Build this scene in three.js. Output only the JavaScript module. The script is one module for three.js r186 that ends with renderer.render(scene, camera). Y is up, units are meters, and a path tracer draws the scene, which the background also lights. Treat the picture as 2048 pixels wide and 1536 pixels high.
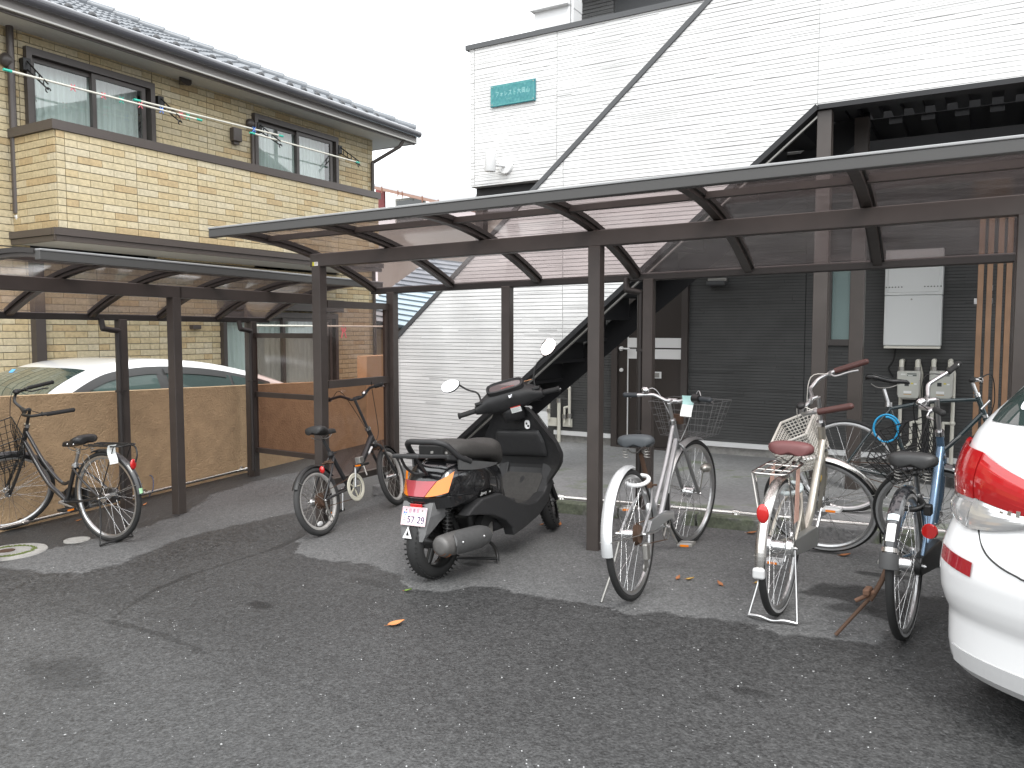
import * as THREE from 'three';
import { RoundedBoxGeometry } from 'three/addons/geometries/RoundedBoxGeometry.js';
import { mergeGeometries } from 'three/addons/utils/BufferGeometryUtils.js';

// ---------- camera, sky, sun, exposure ----------
const scene = new THREE.Scene();
const CAM_H = 1.42, FPX = 1600, PITCH = THREE.MathUtils.degToRad(3.79), YAW = THREE.MathUtils.degToRad(30.7);
const camera = new THREE.PerspectiveCamera(2 * Math.atan(768 / FPX) * 180 / Math.PI, 4 / 3, 0.05, 400);
camera.rotation.order = 'YXZ';
camera.position.set(0, CAM_H, 0);
camera.rotation.set(-PITCH, YAW, 0);
const renderer = new THREE.WebGLRenderer({ antialias: true });
renderer.toneMapping = THREE.LinearToneMapping;
renderer.toneMappingExposure = 2.3;
renderer.shadowMap.enabled = true;
{ // overcast sky: an even white deck of cloud, brighter towards the zenith
  const w = 64, h = 32, d = new Float32Array(w * h * 4);
  for (let j = 0; j < h; j++) for (let i = 0; i < w; i++) {
    const el = ((j + 0.5) / h - 0.5) * Math.PI, s = Math.max(0, Math.sin(el));
    const L = el < 0 ? 0.35 : 0.92 + 0.5 * s, k = (j * w + i) * 4;
    d[k] = L * 0.975; d[k + 1] = L; d[k + 2] = L * 1.02; d[k + 3] = 1;
  }
  const t = new THREE.DataTexture(d, w, h, THREE.RGBAFormat, THREE.FloatType);
  t.mapping = THREE.EquirectangularReflectionMapping; t.magFilter = THREE.LinearFilter; t.needsUpdate = true;
  scene.background = t; scene.environment = t;
}
const sun = new THREE.DirectionalLight(0xfffdf8, 0.8);
sun.position.set(7, 14, 8); sun.castShadow = true; sun.shadow.radius = 40;
Object.assign(sun.shadow.camera, { left: -14, right: 14, top: 14, bottom: -14, near: 1, far: 50 });
scene.add(sun);

// ---------- helpers ----------
const V = (x, y, z) => new THREE.Vector3(x, y, z);
const UP = V(0, 1, 0);
function rng(seed) { let s = seed >>> 0; return () => { s = (s + 0x6D2B79F5) | 0; let t = Math.imul(s ^ (s >>> 15), 1 | s); t = (t + Math.imul(t ^ (t >>> 7), 61 | t)) ^ t; return ((t ^ (t >>> 14)) >>> 0) / 4294967296; }; }
const R0 = rng(7);
const rnd = (a, b, r = R0) => a + (b - a) * r();
const DEG = Math.PI / 180;
// survey of the site: the sight line of a point of the picture, met with a plane of the place
camera.updateMatrixWorld();
function sight(px, py) { return V((px - 1024) / FPX, -(py - 768) / FPX, -1).applyQuaternion(camera.quaternion); }
const groundY = (x, z) => 0.03 * (x + 1.7) - 0.022 * (z + 4);
function onGround(px, py) { const r = sight(px, py), t = (0.03 * 1.7 - 0.022 * 4 - CAM_H) / (r.y - 0.03 * r.x + 0.022 * r.z); return V(r.x * t, CAM_H + r.y * t, r.z * t); }
function onZ(px, py, z) { const r = sight(px, py), t = z / r.z; return V(r.x * t, CAM_H + r.y * t, z); }
function onX(px, py, x) { const r = sight(px, py), t = x / r.x; return V(x, CAM_H + r.y * t, r.z * t); }
function onY(px, py, y) { const r = sight(px, py), t = (y - CAM_H) / r.y; return V(r.x * t, y, r.z * t); }

const used = new Map();
function numbered(name) { const n = used.get(name) || 0; used.set(name, n + 1); return n ? name + '_' + String(n).padStart(3, '0') : name; }
function thing(name, label, category, pos = [0, 0, 0], group) {
  const o = new THREE.Group(); o.name = numbered(name); o.position.set(...pos); scene.add(o);
  o.userData = { label, category }; if (group) o.userData.group = group; return o;
}
function rebase(o, x, y, z) { o.position.set(x, y, z); for (const c of o.children) { c.position.x -= x; c.position.y -= y; c.position.z -= z; } return o; }
function tag(o, label, category, group) { o.userData = { label, category }; if (group) o.userData.group = group; return o; }
function merge(list) {
  const a = [];
  for (let g of list.flat(Infinity)) {
    if (!g) continue;
    if (g.index) g = g.toNonIndexed();
    for (const k of Object.keys(g.attributes)) if (!['position', 'normal', 'uv'].includes(k)) g.deleteAttribute(k);
    if (!g.attributes.normal) g.computeVertexNormals();
    if (!g.attributes.uv) g.setAttribute('uv', new THREE.BufferAttribute(new Float32Array(g.attributes.position.count * 2), 2));
    a.push(g);
  }
  return a.length === 1 ? a[0] : mergeGeometries(a);
}
// uv in metres by the way each face points
function metreUV(g, s = 1) {
  const p = g.attributes.position, n = g.attributes.normal, uv = new Float32Array(p.count * 2);
  for (let i = 0; i < p.count; i++) {
    const ax = Math.abs(n.getX(i)), ay = Math.abs(n.getY(i)), az = Math.abs(n.getZ(i));
    let u, v;
    if (ay >= ax && ay >= az) { u = p.getX(i); v = p.getZ(i); } else if (ax > az) { u = p.getZ(i); v = p.getY(i); } else { u = p.getX(i); v = p.getY(i); }
    uv[i * 2] = u * s; uv[i * 2 + 1] = v * s;
  }
  g.setAttribute('uv', new THREE.BufferAttribute(uv, 2)); return g;
}
function mesh(name, geo, m, parent = scene, unique = false) {
  const g = Array.isArray(geo) ? merge(geo) : geo;
  if (m.userData.metres) { const q = g.index ? g.toNonIndexed() : g; metreUV(q, m.userData.metres); return addMesh(name, q, m, parent, unique); }
  return addMesh(name, g, m, parent, unique);
}
function addMesh(name, g, m, parent, unique) {
  const o = new THREE.Mesh(g, m); o.name = parent === scene || unique ? numbered(name) : name; o.castShadow = o.receiveShadow = true; parent.add(o); return o;
}
function struct(name, geo, m) { const o = mesh(name, geo, m); o.userData.kind = 'structure'; return o; }
function stuff(o) { o.userData.kind = 'stuff'; return o; }
const box = (w, h, d, x = 0, y = 0, z = 0) => new THREE.BoxGeometry(w, h, d).translate(x, y, z);
const rbox = (w, h, d, x = 0, y = 0, z = 0, r = 0.006, s = 2) => new RoundedBoxGeometry(w, h, d, s, Math.min(r, w / 2.01, h / 2.01, d / 2.01)).translate(x, y, z);
function rod(a, b, r = 0.01, r2 = r, seg = 8) {
  const d = b.clone().sub(a), g = new THREE.CylinderGeometry(r2, r, d.length(), seg, 1);
  g.applyQuaternion(new THREE.Quaternion().setFromUnitVectors(UP, d.clone().normalize())); return g.translate((a.x + b.x) / 2, (a.y + b.y) / 2, (a.z + b.z) / 2);
}
const P3 = (l) => l.map((p) => (p.isVector3 ? p : V(...p)));
function tube(pts, r = 0.01, seg = 24, rad = 8, closed = false, tension = 0.5) { return new THREE.TubeGeometry(new THREE.CatmullRomCurve3(P3(pts), closed, 'catmullrom', tension), seg, r, rad, closed); }
function polyrod(pts, r, seg = 8) { const p = P3(pts), o = []; for (let i = 1; i < p.length; i++) o.push(rod(p[i - 1], p[i], r, r, seg)); for (let i = 1; i < p.length - 1; i++) o.push(new THREE.SphereGeometry(r, seg, 6).translate(p[i].x, p[i].y, p[i].z)); return o; }
// a bar of rectangular section from a to b, h high, w across
function bar(a, b, h, w, roundness = 0) {
  const d = b.clone().sub(a), L = d.length(), x = d.clone().normalize(), z = V(0, 0, 0).crossVectors(x, UP).normalize(); if (z.lengthSq() < 0.5) z.set(0, 0, 1); const y = V(0, 0, 0).crossVectors(z, x);
  const g = roundness ? new RoundedBoxGeometry(L, h, w, 2, roundness) : new THREE.BoxGeometry(L, h, w);
  g.applyMatrix4(new THREE.Matrix4().makeBasis(x, y, z)); return g.translate((a.x + b.x) / 2, (a.y + b.y) / 2, (a.z + b.z) / 2);
}
// skin over rings of points; rings closed, ends capped
function loft(rings, closedRing = true, cap = true) {
  const n = rings[0].length, pos = [], idx = [];
  for (const r of rings) for (const p of r) pos.push(p.x, p.y, p.z);
  const m = closedRing ? n : n - 1;
  for (let i = 0; i < rings.length - 1; i++) for (let j = 0; j < m; j++) { const a = i * n + j, b = i * n + (j + 1) % n, c = a + n, d = b + n; idx.push(a, b, d, a, d, c); }
  if (cap && closedRing) for (const i of [0, rings.length - 1]) { const c = V(0, 0, 0); rings[i].forEach((p) => c.add(p)); c.divideScalar(n); const k = pos.length / 3; pos.push(c.x, c.y, c.z); for (let j = 0; j < n; j++) { const a = i * n + j, b = i * n + (j + 1) % n; if (i === 0) idx.push(k, b, a); else idx.push(k, a, b); } }
  const g = new THREE.BufferGeometry(); g.setAttribute('position', new THREE.Float32BufferAttribute(pos, 3)); g.setIndex(idx); g.computeVertexNormals(); return g;
}
// a grid surface from f(u, v)
function grid(f, nu, nv) {
  const pos = [], uv = [], idx = [];
  for (let i = 0; i <= nu; i++) for (let j = 0; j <= nv; j++) { const p = f(i / nu, j / nv); pos.push(p.x, p.y, p.z); uv.push(i / nu, j / nv); }
  for (let i = 0; i < nu; i++) for (let j = 0; j < nv; j++) { const a = i * (nv + 1) + j, b = a + nv + 1; idx.push(a, b, b + 1, a, b + 1, a + 1); }
  const g = new THREE.BufferGeometry(); g.setAttribute('position', new THREE.Float32BufferAttribute(pos, 3)); g.setAttribute('uv', new THREE.Float32BufferAttribute(uv, 2)); g.setIndex(idx); g.computeVertexNormals(); return g;
}
// the same grid as a closed sheet with thickness t along f's normals
function sheet(f, nu, nv, t) {
  const g = grid(f, nu, nv), p = g.attributes.position, n = g.attributes.normal, at = (i, j, s) => { const k = i * (nv + 1) + j; return V(p.getX(k) + n.getX(k) * t * s, p.getY(k) + n.getY(k) * t * s, p.getZ(k) + n.getZ(k) * t * s); };
  const rings = []; for (let i = 0; i <= nu; i++) { const r = []; for (let j = 0; j <= nv; j++) r.push(at(i, j, 0.5)); for (let j = nv; j >= 0; j--) r.push(at(i, j, -0.5)); rings.push(r); }
  return loft(rings).toNonIndexed();
}
const creased = (g) => { const q = g.index ? g.toNonIndexed() : g; q.computeVertexNormals(); return q; };
function prism(poly, depth, bevel = 0) { // outline in x, y; from z = 0 towards +z
  const s = new THREE.Shape(poly.map((p) => new THREE.Vector2(p[0], p[1])));
  return new THREE.ExtrudeGeometry(s, { depth, bevelEnabled: bevel > 0, bevelSize: bevel, bevelThickness: bevel, bevelSegments: 2, bevelOffset: -bevel });
}
function clip(poly, conv) { // Sutherland-Hodgman, conv counter-clockwise
  let out = poly;
  for (let i = 0; i < conv.length && out.length; i++) {
    const [ax, ay] = conv[i], [bx, by] = conv[(i + 1) % conv.length], inp = out; out = [];
    const side = (p) => (bx - ax) * (p[1] - ay) - (by - ay) * (p[0] - ax);
    for (let k = 0; k < inp.length; k++) {
      const p = inp[k], q = inp[(k + 1) % inp.length], sp = side(p), sq = side(q);
      if (sp >= 0) out.push(p);
      if (sp * sq < 0) { const t = sp / (sp - sq); out.push([p[0] + (q[0] - p[0]) * t, p[1] + (q[1] - p[1]) * t]); }
    }
  }
  return out;
}
// raised strips of stone-look siding over a convex outline (x, y), facing +z
function sidingStrips(outline, pitch, gap, r, seams = [], zero = 0, rough = 0.0045) {
  const pos = [], ys = outline.map((p) => p[1]), xs = outline.map((p) => p[0]);
  const y0 = Math.floor((Math.min(...ys) - zero) / pitch) * pitch + zero, x0 = Math.min(...xs), x1 = Math.max(...xs), y1 = Math.max(...ys);
  const quad = (a, b, c, d) => pos.push(...a, ...b, ...c, ...a, ...c, ...d);
  for (let y = y0; y < y1; y += pitch) {
    let x = x0 - r() * 0.4; const edges = [...seams].sort((a, b) => a - b);
    while (x < x1) {
      let w = 0.16 + r() * r() * 0.9, xe = x + w;
      for (const s of edges) if (x < s - 0.004 && xe > s - 0.004) { xe = s - 0.004; break; }
      const h0 = y + gap * (0.8 + 0.4 * r()), split = r() < 0.14, cuts = split ? [[h0, y + pitch * 0.52], [y + pitch * 0.58, y + pitch]] : [[h0, y + pitch]];
      for (const [b, t] of cuts) {
        const c = clip([[x, b], [xe, b], [xe, t], [x, t]], outline); const d = 0.005 + r() * rough, tilt = (r() - 0.5) * 0.003;
        if (c.length < 3) continue;
        const f = (p) => [p[0], p[1], d + tilt * (p[1] - b) / (t - b)];
        for (let i = 1; i < c.length - 1; i++) pos.push(...f(c[0]), ...f(c[i]), ...f(c[i + 1]));
        for (let i = 0; i < c.length; i++) { const p = c[i], q = c[(i + 1) % c.length]; quad([p[0], p[1], 0], [q[0], q[1], 0], f(q), f(p)); }
      }
      x = xe; for (const s of edges) if (Math.abs(x - (s - 0.004)) < 1e-6) x = s + 0.004;
    }
  }
  const g = new THREE.BufferGeometry(); g.setAttribute('position', new THREE.Float32BufferAttribute(pos, 3)); g.computeVertexNormals(); return g;
}

// ---------- textures ----------
function hash2(x, y, s) { let h = Math.imul(x, 374761393) + Math.imul(y, 668265263) + Math.imul(s, 2246822519); h = Math.imul(h ^ (h >>> 13), 1274126177); return ((h ^ (h >>> 16)) >>> 0) / 4294967296; }
function vnoise(x, y, per, s) { const xi = Math.floor(x), yi = Math.floor(y), fx = x - xi, fy = y - yi, u = fx * fx * (3 - 2 * fx), v = fy * fy * (3 - 2 * fy), w = (a) => ((a % per) + per) % per; const a = hash2(w(xi), w(yi), s), b = hash2(w(xi + 1), w(yi), s), c = hash2(w(xi), w(yi + 1), s), d = hash2(w(xi + 1), w(yi + 1), s); return a + (b - a) * u + (c - a) * v + (a - b - c + d) * u * v; }
function fbm(x, y, per, oct, s) { let t = 0, a = 0.5, n = 0; for (let i = 0; i < oct; i++) { t += a * vnoise(x, y, per, s + i); n += a; x *= 2; y *= 2; per *= 2; a *= 0.5; } return t / n; }
function tex(n, f, color = true, m = n) { // f(u, v) -> [r, g, b] 0..1 (sRGB for colours)
  const d = new Uint8Array(n * m * 4);
  for (let j = 0; j < m; j++) for (let i = 0; i < n; i++) { const c = f(i / n, j / m, i, j), k = (j * n + i) * 4; if (typeof c === 'number') d[k] = d[k + 1] = d[k + 2] = Math.max(0, Math.min(255, c * 255)); else for (let q = 0; q < 3; q++) d[k + q] = Math.max(0, Math.min(255, c[q] * 255)); d[k + 3] = 255; }
  const t = new THREE.DataTexture(d, n, m, THREE.RGBAFormat); t.wrapS = t.wrapT = THREE.RepeatWrapping; t.magFilter = THREE.LinearFilter; t.minFilter = THREE.LinearMipmapLinearFilter; t.generateMipmaps = true; if (color) t.colorSpace = THREE.SRGBColorSpace; t.needsUpdate = true; return t;
}
function printed(w, h, draw) { const c = document.createElement('canvas'); c.width = w; c.height = h; draw(c.getContext('2d'), w, h); const t = new THREE.CanvasTexture(c); t.colorSpace = THREE.SRGBColorSpace; return t; }
const lin = (r, g, b) => new THREE.Color().setRGB(r, g, b);
const grey = (v) => lin(v, v, v);
function mat(c, roughness = 0.6, o = {}) { const { metres, ...rest } = o; const m = new THREE.MeshStandardMaterial({ color: c, roughness, ...rest }); if (metres) m.userData.metres = metres; return m; }
function phys(c, roughness, o = {}) { const { metres, ...rest } = o; const m = new THREE.MeshPhysicalMaterial({ color: c, roughness, ...rest }); if (metres) m.userData.metres = metres; return m; }

const mottle = tex(256, (u, v) => 0.84 + 0.16 * fbm(u * 8, v * 8, 8, 5, 11));          // gentle unevenness
const speckle = tex(512, (u, v, i, j) => 0.74 + 0.2 * fbm(u * 24, v * 24, 24, 3, 31) + 0.14 * hash2(i, j, 3));
const stuccoBump = tex(512, (u, v) => fbm(u * 64, v * 64, 64, 3, 5), false);
const fineBump = tex(256, (u, v, i, j) => 0.6 * fbm(u * 64, v * 64, 64, 2, 8) + 0.4 * hash2(i, j, 5), false);
const smudgeRough = tex(512, (u, v) => 0.07 + 0.16 * fbm(u * 5, v * 40, 64, 5, 77), false);
// ---------- materials ----------
const M = {
  bronze: mat(lin(0.068, 0.056, 0.050), 0.42, { map: mottle, metres: 0.9 }),
  bronzeDark: mat(lin(0.03, 0.026, 0.024), 0.5),
  gutterGrey: mat(lin(0.062, 0.06, 0.058), 0.45, { metres: 1 }),
  capGrey: mat(lin(0.075, 0.077, 0.08), 0.45),
  steelDark: mat(lin(0.014, 0.014, 0.016), 0.5, { map: mottle, metres: 0.8 }),
  whiteSiding: mat(lin(0.86, 0.855, 0.845), 0.65, { map: mottle, metres: 0.35 }),
  darkSiding: mat(lin(0.085, 0.085, 0.084), 0.7, { map: mottle, metres: 0.5 }),
  upperSiding: mat(lin(0.2, 0.2, 0.2), 0.7),
  whitePaint: mat(grey(0.78), 0.4),
  creamPaint: mat(lin(0.7, 0.68, 0.6), 0.45),
  applianceWhite: mat(lin(0.66, 0.67, 0.66), 0.4),
  meterGrey: mat(lin(0.56, 0.55, 0.51), 0.5),
  concrete: mat(lin(0.40, 0.39, 0.37), 0.85, { map: speckle, bumpMap: stuccoBump, bumpScale: 0.002, metres: 1.1 }),
  stucco: mat(lin(0.54, 0.38, 0.225), 0.9, { map: mottle, bumpMap: stuccoBump, bumpScale: 0.006, metres: 1.3 }),
  stuccoOrange: mat(lin(0.5, 0.34, 0.2), 0.9, { bumpMap: stuccoBump, bumpScale: 0.004, metres: 1.6 }),
  mortar: mat(lin(0.2, 0.19, 0.17), 0.95),
  doorBrown: mat(lin(0.035, 0.027, 0.023), 0.4),
  brushed: mat(lin(0.78, 0.77, 0.76), 0.4, { metalness: 0.15 }),
  chrome: mat(grey(0.75), 0.16, { metalness: 1 }),
  steel: mat(grey(0.6), 0.3, { metalness: 0.95 }),
  stainless: mat(lin(0.68, 0.66, 0.63), 0.22, { metalness: 1 }),
  dullSteel: mat(lin(0.36, 0.35, 0.33), 0.45, { metalness: 0.8 }),
  rust: mat(lin(0.1, 0.055, 0.034), 0.85, { map: speckle, metres: 6 }),
  rubber: mat(grey(0.018), 0.75),
  tyreGrey: mat(grey(0.04), 0.8),
  black: mat(grey(0.012), 0.45),
  matteBlack: mat(grey(0.02), 0.7, { bumpMap: fineBump, bumpScale: 0.0004, metres: 6 }),
  blackMetal: mat(grey(0.014), 0.32),
  slatWood: mat(lin(0.235, 0.13, 0.07), 0.55, { map: mottle, metres: 1.2 }),
  redLens: phys(lin(0.5, 0.013, 0.012), 0.15, { clearcoat: 1 }),
  amberLens: phys(lin(0.74, 0.2, 0.008), 0.18, { clearcoat: 1 }),
  brick: [[0.67, 0.54, 0.32], [0.69, 0.57, 0.36], [0.64, 0.49, 0.27], [0.71, 0.60, 0.40], [0.60, 0.44, 0.235], [0.68, 0.56, 0.345], [0.66, 0.53, 0.31]].map((c) => mat(lin(c[0] * 0.9, c[1] * 0.93, c[2] * 0.98), 0.75, { map: speckle, bumpMap: fineBump, bumpScale: 0.0012, metres: 1.3 })),
  glass: phys(grey(1), 0.02, { transmission: 1, thickness: 0, ior: 1.5 }),
  windowGlass: phys(lin(0.82, 0.9, 0.9), 0.015, { transmission: 1, thickness: 0, ior: 2.1 }),
  frosted: phys(lin(0.55, 0.72, 0.7), 0.35, { transmission: 0.5, thickness: 0 }),
  poly: phys(lin(0.65, 0.565, 0.56), 1, { transmission: 0.89, thickness: 0, ior: 1.55, roughnessMap: smudgeRough, side: THREE.DoubleSide }),
  curtain: mat(lin(0.75, 0.76, 0.72), 0.95, { side: THREE.DoubleSide }),
  interior: mat(lin(0.05, 0.05, 0.05), 0.9),
  soffit: mat(lin(0.5, 0.49, 0.465), 0.8),
  fasciaBrown: mat(lin(0.075, 0.062, 0.056), 0.35),
  frameBrown: mat(lin(0.06, 0.05, 0.046), 0.38),
  roofTile: mat(lin(0.19, 0.2, 0.215), 0.5, { map: mottle, metres: 1 }),
  carWhite: phys(grey(0.78), 0.3, { clearcoat: 1, clearcoatRoughness: 0.04 }),
  carGlass: phys(lin(0.03, 0.045, 0.042), 0.03, { clearcoat: 1 }),
};
M.polyScreen = phys(lin(0.62, 0.48, 0.44), 0.1, { transmission: 1, thickness: 0, ior: 1.5, side: THREE.DoubleSide });
// ---------- ground: rain-wet asphalt with a dry patch under the bicycle roof ----------
const KERB_Z = -5.6, WALL_Z = -8.45, STAIR_Z = -6.3, CORR_Z = -7.3, APT_L = -4.95;
const padLeft = -4.75;
const kerbY = (x) => groundY(x, KERB_Z) + 0.075;
{
  const X0 = -8.0, Z0 = -8.6, S = 8.6, N = 2048, MN = 430;
  const dryPx = [[585, 1105], [640, 1118], [700, 1124], [760, 1139], [812, 1150], [826, 1178], [880, 1184], [935, 1174], [985, 1174], [1040, 1188], [1110, 1194], [1180, 1203], [1228, 1226], [1262, 1226], [1300, 1220], [1370, 1232], [1440, 1244], [1510, 1252], [1552, 1272], [1592, 1268], [1660, 1276], [1745, 1289], [1752, 1262], [1800, 1250], [1740, 1228], [1690, 1205], [1640, 1195], [1600, 1185], [1640, 1165], [1780, 1180], [1950, 1200], [1990, 1090], [1900, 1075], [1500, 1050], [1100, 1010], [900, 985], [760, 985], [735, 1000], [640, 1060], [600, 1080]];
  const leftPx = [[-300, 1140], [0, 1133], [150, 1148], [240, 1126], [330, 1090], [420, 1062], [520, 1040], [600, 1020], [690, 985], [720, 950], [640, 935], [500, 965], [420, 990], [350, 1035], [280, 1055], [150, 1090], [0, 1110], [-300, 1150]];
  const oldPx = [[-300, 1150], [100, 1205], [215, 1240], [410, 1305], [520, 1340], [640, 1385], [760, 1430], [900, 1480], [1050, 1536], [1350, 1660], [1400, 1750], [-600, 1750]]; // the older, paler asphalt this side of the joint
  const polys = [dryPx, leftPx, oldPx].map((l) => l.map(([x, y]) => { const p = onGround(x, y); return [(p.x - X0) / S * MN, (p.z - Z0) / S * MN]; }));
  const inside = (x, y, l) => { let c = false; for (let i = 0, j = l.length - 1; i < l.length; j = i++) if ((l[i][1] > y) !== (l[j][1] > y) && x < (l[j][0] - l[i][0]) * (y - l[i][1]) / (l[j][1] - l[i][1]) + l[i][0]) c = !c; return c; };
  const field = new Float32Array(MN * MN);
  for (let j = 0; j < MN; j++) for (let i = 0; i < MN; i++) field[j * MN + i] = inside(i, j, polys[0]) ? 1 : inside(i, j, polys[1]) ? 0.75 : 0;
  const old = new Float32Array(MN * MN); for (let j = 0; j < MN; j++) for (let i = 0; i < MN; i++) old[j * MN + i] = inside(i, j, polys[2]) ? 1 : 0;
  const fAt = (u, v, field_ = field) => { const x = Math.max(0, Math.min(MN - 2, u * MN)), y = Math.max(0, Math.min(MN - 2, v * MN)), i = x | 0, j = y | 0, a = x - i, b = y - j, f = (p, q) => field_[q * MN + p]; return (f(i, j) * (1 - a) + f(i + 1, j) * a) * (1 - b) + (f(i, j + 1) * (1 - a) + f(i + 1, j + 1) * a) * b; };
  // oil and water spots, a tar joint and the rougher relaid strip, where the photograph shows them
  const spot = (px, py, rx, rz, k) => { const p = onGround(px, py); return [p.x, p.z, rx, rz, k]; };
  const spots = [spot(531, 1213, 0.11, 0.06, 0.55), spot(1510, 1385, 0.13, 0.05, 0.35), spot(1425, 1395, 0.06, 0.03, 0.25), spot(130, 1335, 0.3, 0.16, 0.2), spot(1690, 1215, 0.16, 0.09, 0.3), spot(1870, 1100, 0.2, 0.1, 0.5), spot(1760, 1150, 0.16, 0.05, 0.4), spot(2010, 1385, 0.12, 0.1, 0.3), spot(740, 1165, 0.14, 0.05, 0.2), spot(940, 1128, 0.1, 0.04, 0.35)];
  const line = (l) => l.map(([x, y]) => { const p = onGround(x, y); return [p.x, p.z]; });
  const seams = [[line([[215, 1240], [270, 1255], [330, 1272], [410, 1305]]), 0.024, 0.28], [line([[100, 1205], [215, 1240], [410, 1305], [520, 1340], [640, 1385], [760, 1430]]), 0.014, 0.1], [line([[600, 1075], [540, 1100], [450, 1128], [380, 1150], [300, 1185], [225, 1235]]), 0.022, 0.3]];
  const segD = (x, z, l) => { let d = 9; for (let i = 1; i < l.length; i++) { const [ax, az] = l[i - 1], [bx, bz] = l[i], ex = bx - ax, ez = bz - az, t = Math.max(0, Math.min(1, ((x - ax) * ex + (z - az) * ez) / (ex * ex + ez * ez))); d = Math.min(d, Math.hypot(x - ax - ex * t, z - az - ez * t)); } return d; };
  const rough = line([[20, 1165], [250, 1130], [480, 1075], [600, 1030]]);
  const Q = 1024, A1 = new Float32Array(Q * Q), A2 = new Float32Array(Q * Q), A3 = new Float32Array(Q * Q);
  for (let j = 0; j < Q; j++) for (let i = 0; i < Q; i++) { const u = i / Q, v = j / Q, k = j * Q + i; A1[k] = fbm(u * 40, v * 40, 4096, 4, 21); A2[k] = fbm(u * 9, v * 9, 4096, 3, 41); A3[k] = fbm(u * 40 + 9, v * 40, 4096, 4, 61); }
  const dC = new Uint8Array(N * N * 4), dR = new Uint8Array(1024 * 1024 * 4);
  for (let j = 0; j < N; j++) for (let i = 0; i < N; i++) {
    const u = i / N, v = j / N, x = X0 + u * S, z = Z0 + v * S;
    const kq = (j >> 1) * Q + (i >> 1), n1 = A1[kq], n2 = A2[kq], n3 = vnoise(u * 520, v * 520, 4096, 3), h = hash2(i, j, 9), h2 = hash2(i >> 1, j >> 1, 19);
    let dry = fAt(u + (n1 - 0.5) * 0.018 + (n3 - 0.5) * 0.005 + (h2 - 0.5) * 0.003, v + (A3[kq] - 0.5) * 0.018 + (h - 0.5) * 0.003);
    dry = Math.max(0, Math.min(1, (dry - 0.1) / 0.75));
    const pale = fAt(u + (n1 - 0.5) * 0.03 + (h2 - 0.5) * 0.05, v + (A3[kq] - 0.5) * 0.03 + (h - 0.5) * 0.05, old);
    let g = 0.222 + 0.138 * dry + 0.036 * pale + 0.07 * (n2 - 0.5) + 0.065 * (n3 - 0.5) + 0.10 * (h2 - 0.5) + 0.05 * (h - 0.5);
    let dark = 0;
    for (const [sx, sz, rx, rz, k] of spots) { const q = Math.hypot((x - sx) / rx, (z - sz) / rz) + (n1 - 0.5) * 1.6; if (q < 1) dark = Math.max(dark, k * Math.min(1, (1 - q) * 3)); }
    for (const [l, w, k] of seams) { const q = (segD(x, z, l) + (n1 - 0.5) * 0.09 + (n3 - 0.5) * 0.012) / (w * (0.1 + 1.8 * n1)); if (q < 1) dark = Math.max(dark, k * Math.min(1, (1 - q) * 2.5)); }
    const rg = segD(x, z, rough); if (rg < 0.42) g += (hash2(i >> 2, j >> 2, 77) - 0.5) * 0.12 * (1 - rg / 0.42) - 0.012 * (1 - rg / 0.42);
    g *= 1 - dark;
    const st = hash2(i, j, 123); if (st > 0.9991) g += 0.1 + 0.3 * h2; if (hash2(i >> 1, j >> 1, 321) > 0.99945) g += 0.14 + 0.28 * hash2(i >> 1, j >> 1, 5);
    const k = (j * N + i) * 4, w = g * 255; dC[k] = Math.max(0, Math.min(255, w * 1.0)); dC[k + 1] = Math.max(0, Math.min(255, w)); dC[k + 2] = Math.max(0, Math.min(255, w * (1.0))); dC[k + 3] = 255;
    if (!(i & 1) && !(j & 1)) { const q = ((j >> 1) * 1024 + (i >> 1)) * 4, r = 0.56 + 0.32 * dry + 0.12 * (n3 - 0.5); dR[q] = dR[q + 1] = dR[q + 2] = Math.max(0, Math.min(255, r * 255)); dR[q + 3] = 255; }
  }
  const mk = (d, n, c) => { const t = new THREE.DataTexture(d, n, n, THREE.RGBAFormat); t.magFilter = THREE.LinearFilter; t.minFilter = THREE.LinearMipmapLinearFilter; t.generateMipmaps = true; t.wrapS = t.wrapT = THREE.ClampToEdgeWrapping; if (c) t.colorSpace = THREE.SRGBColorSpace; t.needsUpdate = true; return t; };
  const asphalt = new THREE.MeshStandardMaterial({ color: 0xffffff, map: mk(dC, N, true), roughnessMap: mk(dR, 1024, false), roughness: 1 });
  const bt = tex(1024, (u, v, i, j) => 0.55 * vnoise(u * 170, v * 170, 170, 3) + 0.3 * vnoise(u * 400, v * 400, 400, 4) + 0.15 * hash2(i, j, 8), false); bt.repeat.set(5.4, 5.4);
  asphalt.bumpMap = bt; asphalt.bumpScale = 0.005;
  const pos = [], uv = [], idx = [], K = 40;
  for (let j = 0; j <= K; j++) for (let i = 0; i <= K; i++) { const x = X0 + S * i / K, z = Z0 + S * j / K; pos.push(x, groundY(x, z) - (x < -6.6 ? 0 : 0), z); uv.push(i / K, j / K); }
  for (let j = 0; j < K; j++) for (let i = 0; i < K; i++) { const a = j * (K + 1) + i, b = a + K + 1; idx.push(a, b, b + 1, a, b + 1, a + 1); }
  const g = new THREE.BufferGeometry(); g.setAttribute('position', new THREE.Float32BufferAttribute(pos, 3)); g.setAttribute('uv', new THREE.Float32BufferAttribute(uv, 2)); g.setIndex(idx); g.computeVertexNormals();
  struct('asphalt_ground', g, asphalt);
  // the lot and the street beyond it, one sheet out to the horizon, a little lower
  const far = mat(lin(0.075, 0.075, 0.073), 0.85, { map: speckle, metres: 0.9 });
  const fg = new THREE.PlaneGeometry(400, 400, 40, 40).rotateX(-Math.PI / 2).toNonIndexed(), q = fg.attributes.position;
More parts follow.
